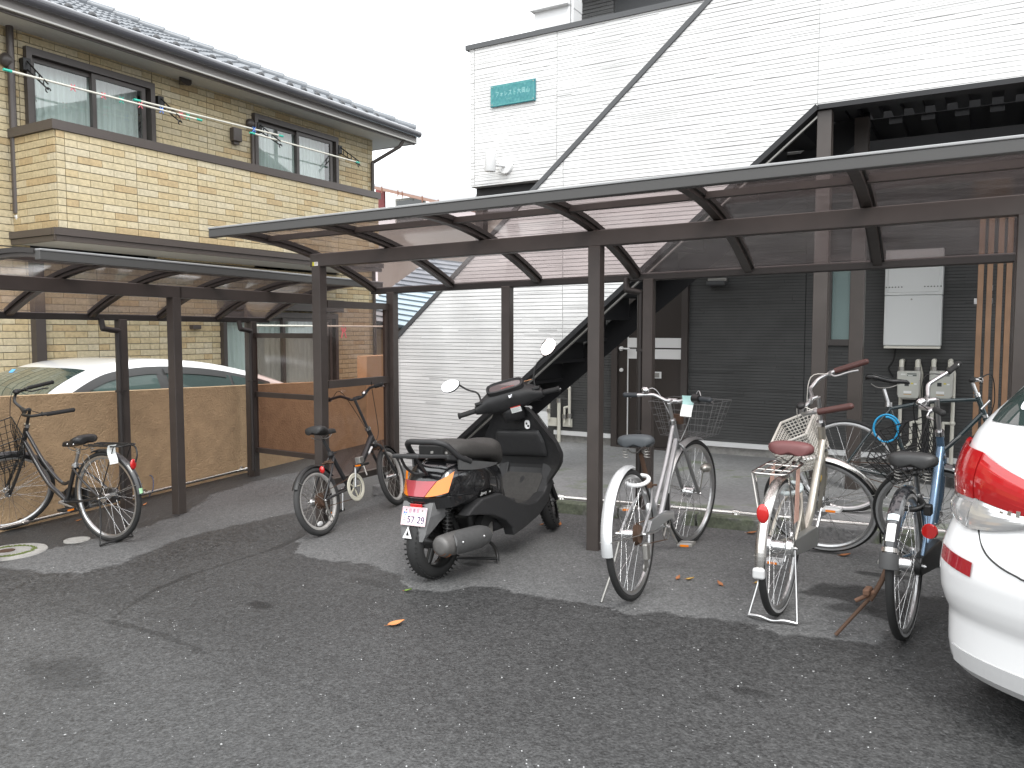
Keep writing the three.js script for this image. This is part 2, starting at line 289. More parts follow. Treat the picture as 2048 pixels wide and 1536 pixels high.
  for (let i = 0; i < q.count; i++) { const x = Math.max(-9, Math.min(4, q.getX(i))), z = Math.max(-12, Math.min(4, q.getZ(i))); q.setY(i, Math.min(groundY(x, z), groundY(x, -4)) - 0.42); }
  fg.computeVertexNormals(); struct('ground', fg, far);
}
{ // the rest of the lot, beside and behind the viewer
  const pos = [], Q = (x0, x1, z0, z1) => { const p = (x, z) => [x, groundY(x, z) - 0.004, z]; pos.push(...p(x0, z0), ...p(x0, z1), ...p(x1, z1), ...p(x0, z0), ...p(x1, z1), ...p(x1, z0)); };
  Q(0.55, 8, -6.2, -0.05); Q(-6.6, 8, -0.05, 9);
  const g = new THREE.BufferGeometry(); g.setAttribute('position', new THREE.Float32BufferAttribute(pos, 3)); g.computeVertexNormals();
  struct('parking_lot', g, mat(lin(0.05, 0.05, 0.05), 0.62, { map: speckle, bumpMap: fineBump, bumpScale: 0.004, metres: 1.7 }));
}
// white and grey chips lying loose on the asphalt
{
  const r = rng(91), list = [];
  for (let i = 0; i < 260; i++) { const px = r() * 1900, py = 1150 + r() * 386, p = onGround(px, py), s = 0.0018 + 0.0035 * r() * r(); const g = new THREE.IcosahedronGeometry(s, 0); g.scale(1, 0.5 + 0.3 * r(), 0.8); g.rotateY(r() * 6); list.push(g.translate(p.x, p.y + s * 0.2, p.z)); }
  const o = mesh('gravel_chip', list, mat(grey(0.42), 0.8)); stuff(o); o.userData.label = 'loose pale gravel chips scattered over the wet asphalt'; o.userData.category = 'gravel';
}
// concrete pad in front of the flats, with the kerb as its front edge
{
  const stain = tex(1024, (u, v) => { const n = fbm(u * 6, v * 6, 6, 5, 13), m = fbm(u * 20, v * 20, 20, 3, 17), f = fbm(u * 160, v * 160, 160, 2, 3); let b = 0.56 + 0.16 * (n - 0.5) + 0.1 * (f - 0.5); const moss = Math.max(0, Math.min(1, (n * 0.6 + m * 0.5 - 0.66) * 5)); return [b * (1 - 0.24 * moss), b * (1 - 0.17 * moss), b * (1 - 0.34 * moss)]; });
  const padM = mat(grey(0.9), 0.75, { map: stain, bumpMap: fineBump, bumpScale: 0.0015, metres: 0.34 });
  const xs = [padLeft, -3.6, -2.4, -1.2, 0, 1.2, 5], pos = [];
  const P = (x, t) => { const z = KERB_Z + (WALL_Z - 1 - KERB_Z) * t, y = kerbY(x) * (1 - Math.min(1, t * 1.35)) + 0.105 * Math.min(1, t * 1.35); return [x, y, z]; };
  const quad = (a, b, c, d) => pos.push(...a, ...b, ...c, ...a, ...c, ...d);
  for (let i = 0; i < xs.length - 1; i++) { const a = xs[i], b = xs[i + 1]; const lo = (x) => [x, groundY(x, KERB_Z) - 0.2, KERB_Z]; const ch = (x) => { const p = P(x, 0); return [[p[0], p[1] - 0.012, KERB_Z], [p[0], p[1], KERB_Z - 0.012]]; };
    const A = ch(a), B = ch(b); quad(lo(a), lo(b), B[0], A[0]); quad(A[0], B[0], B[1], A[1]);
    let pa = A[1], pb = B[1]; for (const t of [0.25, 0.5, 0.74, 1]) { const qa = P(a, t), qb = P(b, t); quad(pa, pb, qb, qa); pa = qa; pb = qb; } }
  { let p = [padLeft, kerbY(padLeft), KERB_Z - 0.012]; for (const t of [0.25, 0.5, 0.74, 1]) { const q = P(padLeft, t); quad([q[0], -0.4, q[2]], [p[0], -0.4, p[2]], p, q); p = q; } quad([padLeft, -0.4, KERB_Z - 0.012], [padLeft, -0.4, KERB_Z], [padLeft, kerbY(padLeft) - 0.012, KERB_Z], [padLeft, kerbY(padLeft), KERB_Z - 0.012]); }
  const g = new THREE.BufferGeometry(); g.setAttribute('position', new THREE.Float32BufferAttribute(pos, 3)); g.computeVertexNormals();
  struct('concrete_pad', g, padM);
}
{ // kerb: a row of low concrete kerb stones, mossy on top, in front of the pad
  const kt = tex(512, (u, v) => { const n = fbm(u * 10, v * 10, 10, 5, 53), f = fbm(u * 90, v * 90, 90, 2, 7); const b = 0.48 + 0.2 * (n - 0.5) + 0.14 * (f - 0.5), m = Math.max(0, Math.min(1, (fbm(u * 5, v * 5, 5, 4, 91) - 0.47) * 7)); return [b * (1 - 0.22 * m), b * (1 - 0.17 * m), b * (1 - 0.3 * m)]; });
  const km = mat(grey(0.95), 0.85, { map: kt, bumpMap: stuccoBump, bumpScale: 0.004, metres: 0.8 });
  const kerb = new THREE.Group(); kerb.name = 'kerb'; kerb.userData.kind = 'structure'; kerb.position.set(0, 0, KERB_Z); scene.add(kerb); const r = rng(3);
  for (let x = padLeft + 0.003; x < 4.6; x += 0.6) { const y = kerbY(x + 0.3), g = rbox(0.592, 0.3, 0.11, 0, -0.15, 0.0, 0.012); g.rotateZ(0.03); const o = mesh('kerb_stone', g.translate(x + 0.3, y + 0.006 + r() * 0.004, 0.04 + r() * 0.004), km, kerb); }
}
const padY = (x, z) => { const t = Math.min(1, (z - KERB_Z) / (WALL_Z - 1 - KERB_Z) * 1.35); return kerbY(x) * (1 - t) + 0.105 * t; };
struct('neighbour_driveway', [box(9, 0.1, 14, -11.2, -0.46, -9)], mat(grey(0.3), 0.85, { map: speckle, metres: 0.8 }));
// ---------- the block of flats ----------
const flats = thing('apartment_building', 'white and dark grey sided block of flats with an outside stair behind the bicycle roof', 'building');
{
  const r = rng(303);
  const capSlope = (p, q) => (q.y - p.y) / (q.x - p.x);
  const a0 = onZ(790, 680, STAIR_Z), a1 = onZ(1420, 0, STAIR_Z), b0 = onZ(923, 878, STAIR_Z), b1 = onZ(1636, 210, STAIR_Z);
  const sA = capSlope(a0, a1), sB = capSlope(b0, b1), top = 4.62, xR = 4.2;
  const xl = onZ(787, 900, STAIR_Z).x, yl = a0.y + sA * (xl - a0.x), xt = a0.x + (top - a0.y) / sA;
  const yPad = padY(-4.5, STAIR_Z), xb = b0.x + (yPad + 0.02 - b0.y) / sB;
  const lowY = (x) => b0.y + sB * (x - b0.x);
  // side cladding of the stair and the landing: two convex pieces
  const wallS = new THREE.Group(); wallS.name = 'stair_parapet'; wallS.position.z = STAIR_Z; flats.add(wallS);
  const stairPoly = [[xl, yPad + 0.02], [xb, yPad + 0.02], [b1.x, b1.y], [b1.x, a0.y + sA * (b1.x - a0.x)], [xt, top], [xl, yl]];
  const piece1 = [[xl, yPad + 0.02], [xb, yPad + 0.02], [b1.x, b1.y], [b1.x, Math.min(top, a0.y + sA * (b1.x - a0.x))], [Math.min(xt, b1.x), Math.min(top, a0.y + sA * (Math.min(xt, b1.x) - a0.x))], [xl, yl]];
  const piece2 = [[b1.x, b1.y], [xR, b1.y + 0.0], [xR, top], [b1.x, top]];
  const pitch = 0.0335, seamL = onZ(801, 800, STAIR_Z).x;
  mesh('backing', [prism(piece1, 0.06).translate(0, 0, -0.06), prism(piece2, 0.06).translate(0, 0, -0.06)], mat(grey(0.42), 0.8), wallS);
  stuff(mesh('siding_strip', [sidingStrips(piece1, pitch, 0.0056, r, [seamL, seamL + 1.82, b1.x]), sidingStrips(piece2, pitch, 0.0042, r, [b1.x + 1.9])], M.whiteSiding, wallS));
  const up = V(1, sA, 0).normalize();
  mesh('cap', [bar(V(xl - 0.03, yl - 0.025, -0.03), V(xt, top, -0.03).addScaledVector(up, 0.2), 0.045, 0.1, 0.006)], M.capGrey, wallS);
  mesh('flashing', [bar(V(xb, yPad + 0.035, -0.02), V(b1.x, b1.y - 0.012, -0.02), 0.04, 0.09), box(xR - b1.x, 0.035, 0.09, (xR + b1.x) / 2, b1.y - 0.02, -0.02)], M.steelDark, wallS);
  mesh('edge_strip', [bar(V(xb + 0.06, yPad + 0.035, -0.04), V(b1.x + 0.02, b1.y - 0.055, -0.04), 0.012, 0.03)], M.dullSteel, wallS);
  mesh('corner_trim', [box(0.012, yl - yPad - 0.04, 0.07, xl - 0.006, (yl + yPad) / 2, -0.02)], M.whitePaint, wallS);
  // stair flight: stringers, risers and treads, seen from below
  const zs = STAIR_Z - 0.1, ze = -7.16;
  const stair = new THREE.Group(); stair.name = 'stair'; flats.add(stair);
  const f0 = onZ(1087, 817, ze), f1 = onZ(1376, 572, ze), sF = capSlope(f0, f1);
  const farLow = (x) => f0.y + sF * (x - f0.x);
  const xs0 = f0.x - (f0.y - 0.12) / sF;
  mesh('stringer', prism([[xs0, 0.12], [b1.x + 0.25, farLow(b1.x + 0.25)], [b1.x + 0.25, farLow(b1.x + 0.25) + 0.32], [xs0 - 0.3, 0.16]], 0.012).translate(0, 0, ze - 0.012), M.steelDark, stair);
  mesh('stringer', prism([[xb - 0.02, yPad + 0.03], [b1.x + 0.1, lowY(b1.x + 0.1)], [b1.x + 0.1, lowY(b1.x + 0.1) + 0.3], [xb - 0.3, yPad + 0.03]], 0.012).translate(0, 0, zs + 0.03), M.steelDark, stair);
  const nR = 15, rise = (b1.y - yPad) / nR, run = rise / sB;
  for (let i = 0; i < nR; i++) {
    const x = xb + 0.02 + i * run, y = yPad + 0.05 + i * rise;
    mesh('riser', box(0.006, rise + 0.02, zs - ze - 0.01, x + 0.04, y + rise / 2 + 0.035, (zs + ze) / 2), M.steelDark, stair);
    mesh('tread', box(run + 0.02, 0.03, zs - ze - 0.012, x + run / 2 + 0.05, y + rise + 0.03, (zs + ze) / 2), M.steelDark, stair);
  }
  // upper corridor parapet, further back
  const cTL = onZ(940, 93, CORR_Z), cBL = onZ(940, 375, CORR_Z), cTop = cTL.y - 0.04, cBot = cBL.y;
  const cR = b1.x - 0.15; const corr = new THREE.Group(); corr.name = 'corridor_parapet'; corr.position.z = CORR_Z; flats.add(corr);
  const cp = [[cTL.x, cBot], [cR, cBot], [cR, cTop], [cTL.x, cTop]];
  mesh('backing', prism(cp, 0.1).translate(0, 0, -0.1), mat(grey(0.42), 0.8), corr);
  stuff(mesh('siding_strip', [sidingStrips(cp, pitch, 0.0042, r, [cTL.x + 0.06, onZ(1115, 60, CORR_Z).x])], M.whiteSiding, corr));
  mesh('cap', box(cR - cTL.x + 0.05, 0.05, 0.15, (cR + cTL.x) / 2 - 0.02, cTop + 0.024, -0.05), M.capGrey, corr);
  mesh('end_wall', box(0.1, cTop - cBot - 0.01, 0.995, cTL.x + 0.06, (cTop + cBot) / 2, -0.6), M.whiteSiding, corr);
  // decks: the corridor floor and the landing, with the corrugated steel seen from below
  const deckY = Math.max(cBot, b1.y);
  const deck = new THREE.Group(); deck.name = 'corridor_floor'; flats.add(deck);
  mesh('slab', [box(xR - cTL.x - 0.12, 0.1, Math.abs(WALL_Z - CORR_Z) - 0.12, (xR + cTL.x + 0.12) / 2, deckY + 0.16, (WALL_Z + CORR_Z) / 2 - 0.05), box(xR - b1.x - 0.08, 0.1, Math.abs(CORR_Z - STAIR_Z) - 0.2, (xR + b1.x) / 2 + 0.04, deckY + 0.163, (CORR_Z + STAIR_Z) / 2)], M.steelDark, deck);
  for (let x = b1.x + 0.16; x < 2.3; x += 0.15) mesh('deck_rib', box(0.075, 0.05, Math.abs(CORR_Z - STAIR_Z) - 0.24, x, deckY + 0.085, (CORR_Z + STAIR_Z) / 2), M.steelDark, deck);
  for (let x = cTL.x + 0.3; x < 2.6; x += 0.24) mesh('deck_rib', box(0.1, 0.05, Math.abs(WALL_Z - CORR_Z) - 0.14, x, deckY + 0.083, (WALL_Z + CORR_Z) / 2 - 0.05), M.steelDark, deck);
  mesh('beam', box(xR - cTL.x, 0.13, 0.09, (xR + cTL.x) / 2, cBot - 0.02, CORR_Z - 0.16), M.steelDark, deck);
  mesh('beam', box(xR - b1.x, 0.12, 0.09, (xR + b1.x) / 2, deckY + 0.04, STAIR_Z - 0.14), M.steelDark, deck);
  mesh('beam', box(0.09, 0.13, Math.abs(WALL_Z - CORR_Z) - 0.3, cTL.x + 0.7, cBot - 0.02, (WALL_Z + CORR_Z) / 2 - 0.08), M.steelDark, deck);
  mesh('bracket', [box(0.05, 0.12, 0.012, onZ(1697, 262, CORR_Z + 0.1).x, onZ(1697, 262, CORR_Z + 0.1).y, CORR_Z + 0.05), box(0.1, 0.03, 0.05, onZ(1690, 280, CORR_Z + 0.1).x, onZ(1690, 280, CORR_Z + 0.1).y, CORR_Z + 0.05)], M.creamPaint, deck);
  // columns
  const col = (x, z, y1, w = 0.1) => mesh('column', rbox(w, y1 - padY(x, z), w, x, (y1 + padY(x, z)) / 2, z, 0.004), M.bronze, flats);
  col(b1.x + 0.045, STAIR_Z - 0.062, b1.y - 0.04); col(onZ(1706, 900, -7.06).x, -7.08, deckY + 0.05, 0.105);
  col(onZ(953, 390, CORR_Z).x, CORR_Z - 0.1, cBot - 0.09); 
  // ground-floor wall: dark siding over a white drip edge and a concrete foot
  const wl = -4.42, wy = onZ(1300, 873, WALL_Z).y, wallTop = deckY + 0.2;
  const gf = new THREE.Group(); gf.name = 'ground_floor_wall'; gf.position.z = WALL_Z; flats.add(gf);
  const dL = onZ(1226, 800, WALL_Z).x, dR = onZ(1378, 700, WALL_Z).x, dTop = 2.13, dBot = onZ(1226, 893, WALL_Z).y;
  const wlc = onZ(1657, 600, WALL_Z).x, wrc = onZ(1716, 600, WALL_Z).x, wBot = onZ(1690, 691, WALL_Z).y, wTop = 2.15;
  const rects = [[wl, wy, dL, wallTop], [dL, dTop, dR, wallTop], [dR, wy, wlc, wallTop], [wlc, wy, wrc, wBot], [wlc, wTop, wrc, wallTop], [wrc, wy, xR, wallTop]];
  const toPoly = ([x0, y0, x1, y1]) => [[x0, y0], [x1, y0], [x1, y1], [x0, y1]];
  mesh('backing', rects.map((q) => prism(toPoly(q), 0.15).translate(0, 0, -0.15)), mat(grey(0.03), 0.8), gf);
  stuff(mesh('siding_strip', rects.map((q) => sidingStrips(toPoly(q), 0.0303, 0.0045, r, [dR + 1.2], wy, 0.011)), M.darkSiding, gf));
  mesh('drip_edge', [box(dL - wl, 0.05, 0.04, (dL + wl) / 2, wy - 0.025, 0.012), box(xR - dR, 0.05, 0.04, (xR + dR) / 2, wy - 0.025, 0.012)], M.whitePaint, gf);
  mesh('foundation', [box(dL - wl, 0.4, 0.12, (dL + wl) / 2, wy - 0.25, -0.07), box(xR - dR, 0.4, 0.12, (xR + dR) / 2, wy - 0.25, -0.07), box(dR - dL, 0.2, 0.1, (dR + dL) / 2, dBot - 0.1, -0.06)], M.concrete, gf);
  mesh('side_wall', box(0.12, wallTop, 6, wl - 0.06, wallTop / 2, -3.05), M.darkSiding, gf);
  // front door
  const door = new THREE.Group(); door.name = 'door'; door.position.z = WALL_Z; flats.add(door);
  const fw = 0.07, h = dTop - dBot;
  mesh('frame', [box(fw, h, 0.09, dL + fw / 2, dBot + h / 2, 0.015), box(fw, h, 0.09, dR - fw / 2, dBot + h / 2, 0.015), box(dR - dL - 2 * fw, fw, 0.09, (dL + dR) / 2, dTop - fw / 2, 0.015), box(dR - dL - 2 * fw, 0.03, 0.1, (dL + dR) / 2, dBot + 0.015, 0.015)], M.frameBrown, door);
  mesh('leaf', rbox(dR - dL - 2 * fw - 0.008, h - fw - 0.04, 0.04, (dL + dR) / 2, dBot + 0.03 + (h - fw - 0.04) / 2 + 0.003, 0.012, 0.004), M.doorBrown, door);
  const fz = 0.036, px = (x, y) => onZ(x, y, WALL_Z + fz);
  const sx = px(1257, 700).x, ex = px(1368, 700).x;
  for (const [ya, yb] of [[676, 695.5], [698.5, 718]]) { const A = px(1310, ya).y, B = px(1310, yb).y; mesh('metal_panel', rbox(ex - sx, A - B, 0.005, (sx + ex) / 2, (A + B) / 2, fz + 0.002, 0.002), M.brushed, door); }
  mesh('metal_strip', box(0.012, px(1257, 640).y - px(1257, 872).y, 0.006, sx - 0.004, (px(1257, 640).y + px(1257, 872).y) / 2, fz + 0.003), M.brushed, door);
  const hp = px(1243, 697); mesh('handle', [new THREE.CylinderGeometry(0.026, 0.026, 0.014, 16).rotateX(Math.PI / 2).translate(hp.x, hp.y, fz + 0.005), rod(V(hp.x, hp.y, fz), V(hp.x, hp.y, fz + 0.05), 0.01), tube([V(hp.x, hp.y, fz + 0.05), V(hp.x + 0.05, hp.y, fz + 0.055), V(hp.x + 0.12, hp.y - 0.002, fz + 0.05)], 0.0095, 10)], M.brushed, door);
  const lp = px(1243, 740); mesh('lock', [new THREE.CylinderGeometry(0.021, 0.023, 0.016, 16).rotateX(Math.PI / 2).translate(lp.x, lp.y, fz + 0.006), new THREE.CylinderGeometry(0.01, 0.01, 0.01, 12).rotateX(Math.PI / 2).translate(lp.x, lp.y, fz + 0.014)], M.brushed, door);
  const s0 = px(1297, 743), s1 = px(1323, 757); const slot = mesh('letter_slot', [rbox(s1.x - s0.x, s0.y - s1.y, 0.012, (s0.x + s1.x) / 2, (s0.y + s1.y) / 2, fz + 0.005, 0.003)], M.brushed, door);
  mesh('flap', rbox(s1.x - s0.x - 0.03, s0.y - s1.y - 0.024, 0.006, (s0.x + s1.x) / 2 - 0.006, (s0.y + s1.y) / 2, fz + 0.013, 0.002), M.dullSteel, slot);
  // slim frosted window
  const win = new THREE.Group(); win.name = 'window'; win.position.z = WALL_Z; flats.add(win);
  mesh('frame', [box(0.035, wTop - wBot, 0.08, wlc + 0.0175, (wTop + wBot) / 2, 0.012), box(0.06, wTop - wBot, 0.08, wrc - 0.03, (wTop + wBot) / 2, 0.012), box(wrc - wlc - 0.095, 0.06, 0.08, (wlc + wrc) / 2 - 0.012, wBot + 0.03, 0.012), box(wrc - wlc - 0.095, 0.05, 0.08, (wlc + wrc) / 2 - 0.012, wTop - 0.025, 0.012)], M.frameBrown, win);
  mesh('trim', box(0.018, wTop - wBot, 0.05, wlc - 0.012, (wTop + wBot) / 2, 0.01), M.creamPaint, win);
  mesh('pane', box(wrc - wlc - 0.09, wTop - wBot - 0.1, 0.006, (wlc + wrc) / 2 - 0.012, (wTop + wBot) / 2, 0.005), mat(lin(0.22, 0.31, 0.30), 0.25, { bumpMap: fineBump, bumpScale: 0.002, metres: 3 }), win);
  // upper storey, set back above the corridor, with its white corner board
  const ux = onZ(1131, 25, WALL_Z).x, uf = new THREE.Group(); uf.name = 'upper_wall'; uf.position.z = WALL_Z; flats.add(uf);
  const gh = deckY + 0.2; mesh('backing', prism([[0.02, gh], [6, gh], [6, 5.35], [3, 6.55], [0.02, 5.35]], xR - ux - 0.05).rotateY(Math.PI / 2).translate(ux + 0.045, 0, 0), mat(grey(0.3), 0.8), uf);
  const u1 = onZ(1152, 20, WALL_Z).x, u2 = onZ(1228, 5, WALL_Z).x, u3 = onZ(1420, 5, WALL_Z).x;
  stuff(mesh('siding_strip', [[u1, deckY + 0.25, u2, 5.3], [u3, deckY + 0.25, xR, 5.3]].map((q) => sidingStrips(toPoly(q), 0.04, 0.007, r)), M.upperSiding, uf));
  mesh('corner_board', box(u1 - ux, 2.1, 0.03, (u1 + ux) / 2, deckY + 1.2, 0.002), M.whitePaint, uf);
  mesh('door_panel', [box(u3 - u2 - 0.03, 2.2, 0.02, (u2 + u3) / 2, deckY + 1.35, 0.0)], M.capGrey, uf);
  for (const s of [-1, 1]) mesh('roof', bar(V(ux - 0.3, 0, 0), V(xR, 0, 0), 0.07, 3.75).rotateX(s * 0.38).translate(0, 5.98, -3 + s * 1.72), M.capGrey, uf);
  mesh('column', rbox(0.07, 2.0, 0.07, onZ(1055, 40, CORR_Z).x, cTop + 1.08, CORR_Z - 0.045, 0.004), M.capGrey, corr);
  rebase(flats, 0, 0.1, WALL_Z);
}
// outdoor unit cabinet on the upper corridor
{
  const a = onZ(1059, 40, CORR_Z - 0.2), b = onZ(1130, 24, CORR_Z - 0.2), y0 = a.y - 0.4, w = b.x - a.x;
  const t = thing('meter_cabinet', 'white boxed cabinet with a sloping hood on the upper corridor, left of the grey siding', 'cabinet', [(a.x + b.x) / 2, y0, CORR_Z - 0.45]);
  mesh('body', rbox(w, 1.0, 0.3, 0, 0.5, 0, 0.01), M.whitePaint, t);
  mesh('hood', rbox(w + 0.03, 0.13, 0.36, -0.01, onZ(1090, 12, CORR_Z - 0.2).y - y0 + 0.06, 0.03, 0.01), M.whitePaint, t);
  mesh('pipe', [rod(V(w / 2 + 0.03, 0, 0.14), V(w / 2 + 0.03, 1.6, 0.14), 0.012)], M.whitePaint, t);
}
// name board of the flats: pale strokes cut in blue-green
{
  const z = CORR_Z + 0.012, a = onZ(983, 173, z), b = onZ(1072, 157, z), c = onZ(984, 214, z), d = onZ(1072, 202, z), w = b.x - a.x, h = (a.y + b.y - c.y - d.y) / 2;
  const strokes = [ // フォレスト大岡山, in boxes of 10 by 10, y down
    [[[1, 2], [9, 2], [8, 5], [3, 9]]],
    [[[2, 5], [9, 5]], [[6.5, 3.5], [6.5, 9], [5.5, 8.5]], [[6.2, 5.2], [2.5, 8.2]]],
    [[[3, 1.5], [3, 9], [9, 5]]],
    [[[2, 2], [8, 2], [5.5, 6], [1, 9]], [[5.2, 5.5], [9, 9]]],
    [[[4, 1], [4, 9.5]], [[4, 4], [8, 6]]],
    [[[1, 3.5], [9, 3.5]], [[5, 1], [4.8, 4.5], [1, 9.3]], [[5, 4], [9, 9.3]]],
    [[[1.5, 9.3], [1.5, 1.5], [8.5, 1.5], [8.5, 9.2], [7.6, 9]], [[3.5, 2.6], [4.2, 4]], [[6.5, 2.6], [5.8, 4]], [[2.6, 4.4], [7.4, 4.4]], [[5, 4.6], [5, 8]], [[3, 5.6], [3, 8], [7, 8], [7, 5.6]]],
    [[[5, 1], [5, 8.6]], [[1.6, 4], [1.6, 8.8], [8.4, 8.8], [8.4, 4]]]];
  const t = printed(1024, 384, (g, W, H) => {
    g.fillStyle = '#2b767b'; g.fillRect(0, 0, W, H);
    const r = rng(5); for (let i = 0; i < 2600; i++) { g.fillStyle = `rgba(${120 + r() * 80},${190 + r() * 40},${190 + r() * 30},${0.05 * r()})`; g.beginPath(); g.arc(r() * W, r() * H, 3 + r() * 26, 0, 7); g.fill(); }
    g.strokeStyle = '#8fbcbb'; g.lineWidth = 8; g.lineCap = 'round';
    strokes.forEach((ch, i) => { const x0 = 110 + i * 102, s = i > 4 ? 9.2 : 8; for (const l of ch) { g.beginPath(); l.forEach(([x, y], k) => (k ? g.lineTo(x0 + x * s, 110 + y * 11) : g.moveTo(x0 + x * s, 110 + y * 11))); g.stroke(); } });
    g.fillStyle = '#6fa5a0'; g.font = '34px serif'; g.fillText('FOREST', 370, 290); g.strokeStyle = '#5fa79f'; g.lineWidth = 6; g.strokeRect(18, 18, W - 36, H - 36);
  });
  const s = thing('name_board', 'blue-green name board with pale characters on the upper white wall', 'sign', [(a.x + b.x) / 2, (a.y + d.y) / 2, z]);
  mesh('board', rbox(w, h, 0.02, 0, 0, 0.01, 0.003), mat(lin(0.03, 0.2, 0.24), 0.5), s);
  mesh('face', new THREE.PlaneGeometry(w - 0.008, h - 0.008).translate(0, 0, 0.0215), new THREE.MeshStandardMaterial({ map: t, roughness: 0.45 }), s);
  for (const [i, j] of [[-1, -1], [1, -1], [-1, 1], [1, 1]]) mesh('screw', new THREE.SphereGeometry(0.007, 8, 6).scale(1, 1, 0.6).translate(i * (w / 2 - 0.02), j * (h / 2 - 0.02), 0.022), M.dullSteel, s);
}
// wall lamps
{
  const p = onZ(1012, 333, CORR_Z + 0.02), t = thing('wall_lamp', 'white cylindrical spot lamp on the upper white wall below the name board', 'lamp', [p.x, p.y, CORR_Z + 0.012]);
  mesh('base', new THREE.CylinderGeometry(0.075, 0.078, 0.035, 24).rotateX(Math.PI / 2).translate(0, 0, 0.017), M.whitePaint, t);
  mesh('arm', rod(V(0, 0, 0.03), V(-0.05, 0.0, 0.13), 0.014), M.whitePaint, t);
  mesh('lamp_shade', new THREE.LatheGeometry([[0.001, -0.1], [0.055, -0.1], [0.062, 0.11], [0.055, 0.11], [0.05, 0.09], [0.001, 0.09]].map((q) => new THREE.Vector2(...q)), 24).rotateZ(-0.04).translate(-0.09, 0.03, 0.17), M.whitePaint, t);
  const q = onZ(1434, 566, WALL_Z + 0.06), u = thing('bulkhead_lamp', 'flat grey lamp on the dark siding right of the door head', 'lamp', [q.x, q.y, WALL_Z + 0.016]);
  mesh('base', rbox(0.2, 0.05, 0.05, 0, 0.03, 0.025, 0.01), M.dullSteel, u); mesh('lamp_shade', rbox(0.2, 0.05, 0.1, 0, -0.004, 0.06, 0.015), M.capGrey, u);
}
// water heater box
{
  const z = WALL_Z + 0.22, a = onZ(1766, 694, z), b = onZ(1881, 690, z), mid = onZ(1822, 590, z), w = b.x - a.x, y0 = (a.y + b.y) / 2, top = mid.y + 0.42;
  const t = thing('water_heater', 'white water heater box on the dark wall above the gas meters', 'water heater', [(a.x + b.x) / 2, y0, WALL_Z + 0.02]);
  mesh('casing', rbox(w, mid.y - y0 - 0.004, 0.2, 0, (mid.y - y0) / 2, 0.1, 0.008), M.applianceWhite, t);
  mesh('upper_cover', [rbox(w + 0.004, top - mid.y, 0.19, 0, mid.y - y0 + (top - mid.y) / 2, 0.095, 0.008), rbox(w - 0.05, top - mid.y - 0.03, 0.012, 0, mid.y - y0 + (top - mid.y) / 2 + 0.01, 0.192, 0.005)], M.applianceWhite, t);
  mesh('bottom_edge', rbox(w - 0.01, 0.022, 0.19, 0, -0.013, 0.1, 0.004), M.creamPaint, t);
  for (const s of [-1, 1]) for (let i = 0; i < 6; i++) mesh('vent_hole', new THREE.CylinderGeometry(0.0055, 0.0055, 0.006, 10).rotateX(Math.PI / 2).translate(s * 0.16 + (i - 2.5) * 0.026, mid.y - y0 + 0.075, 0.199), M.black, t);
  mesh('latch', new THREE.CylinderGeometry(0.008, 0.008, 0.01, 12).rotateX(Math.PI / 2).translate(-0.01, mid.y - y0 - 0.04, 0.203), M.dullSteel, t);
  mesh('cable', tube([[-0.14, -0.02, 0.06], [-0.16, -0.14, 0.04], [-0.2, -0.22, 0.03], [-0.16, -0.3, 0.02]], 0.008, 20), M.black, t);
}
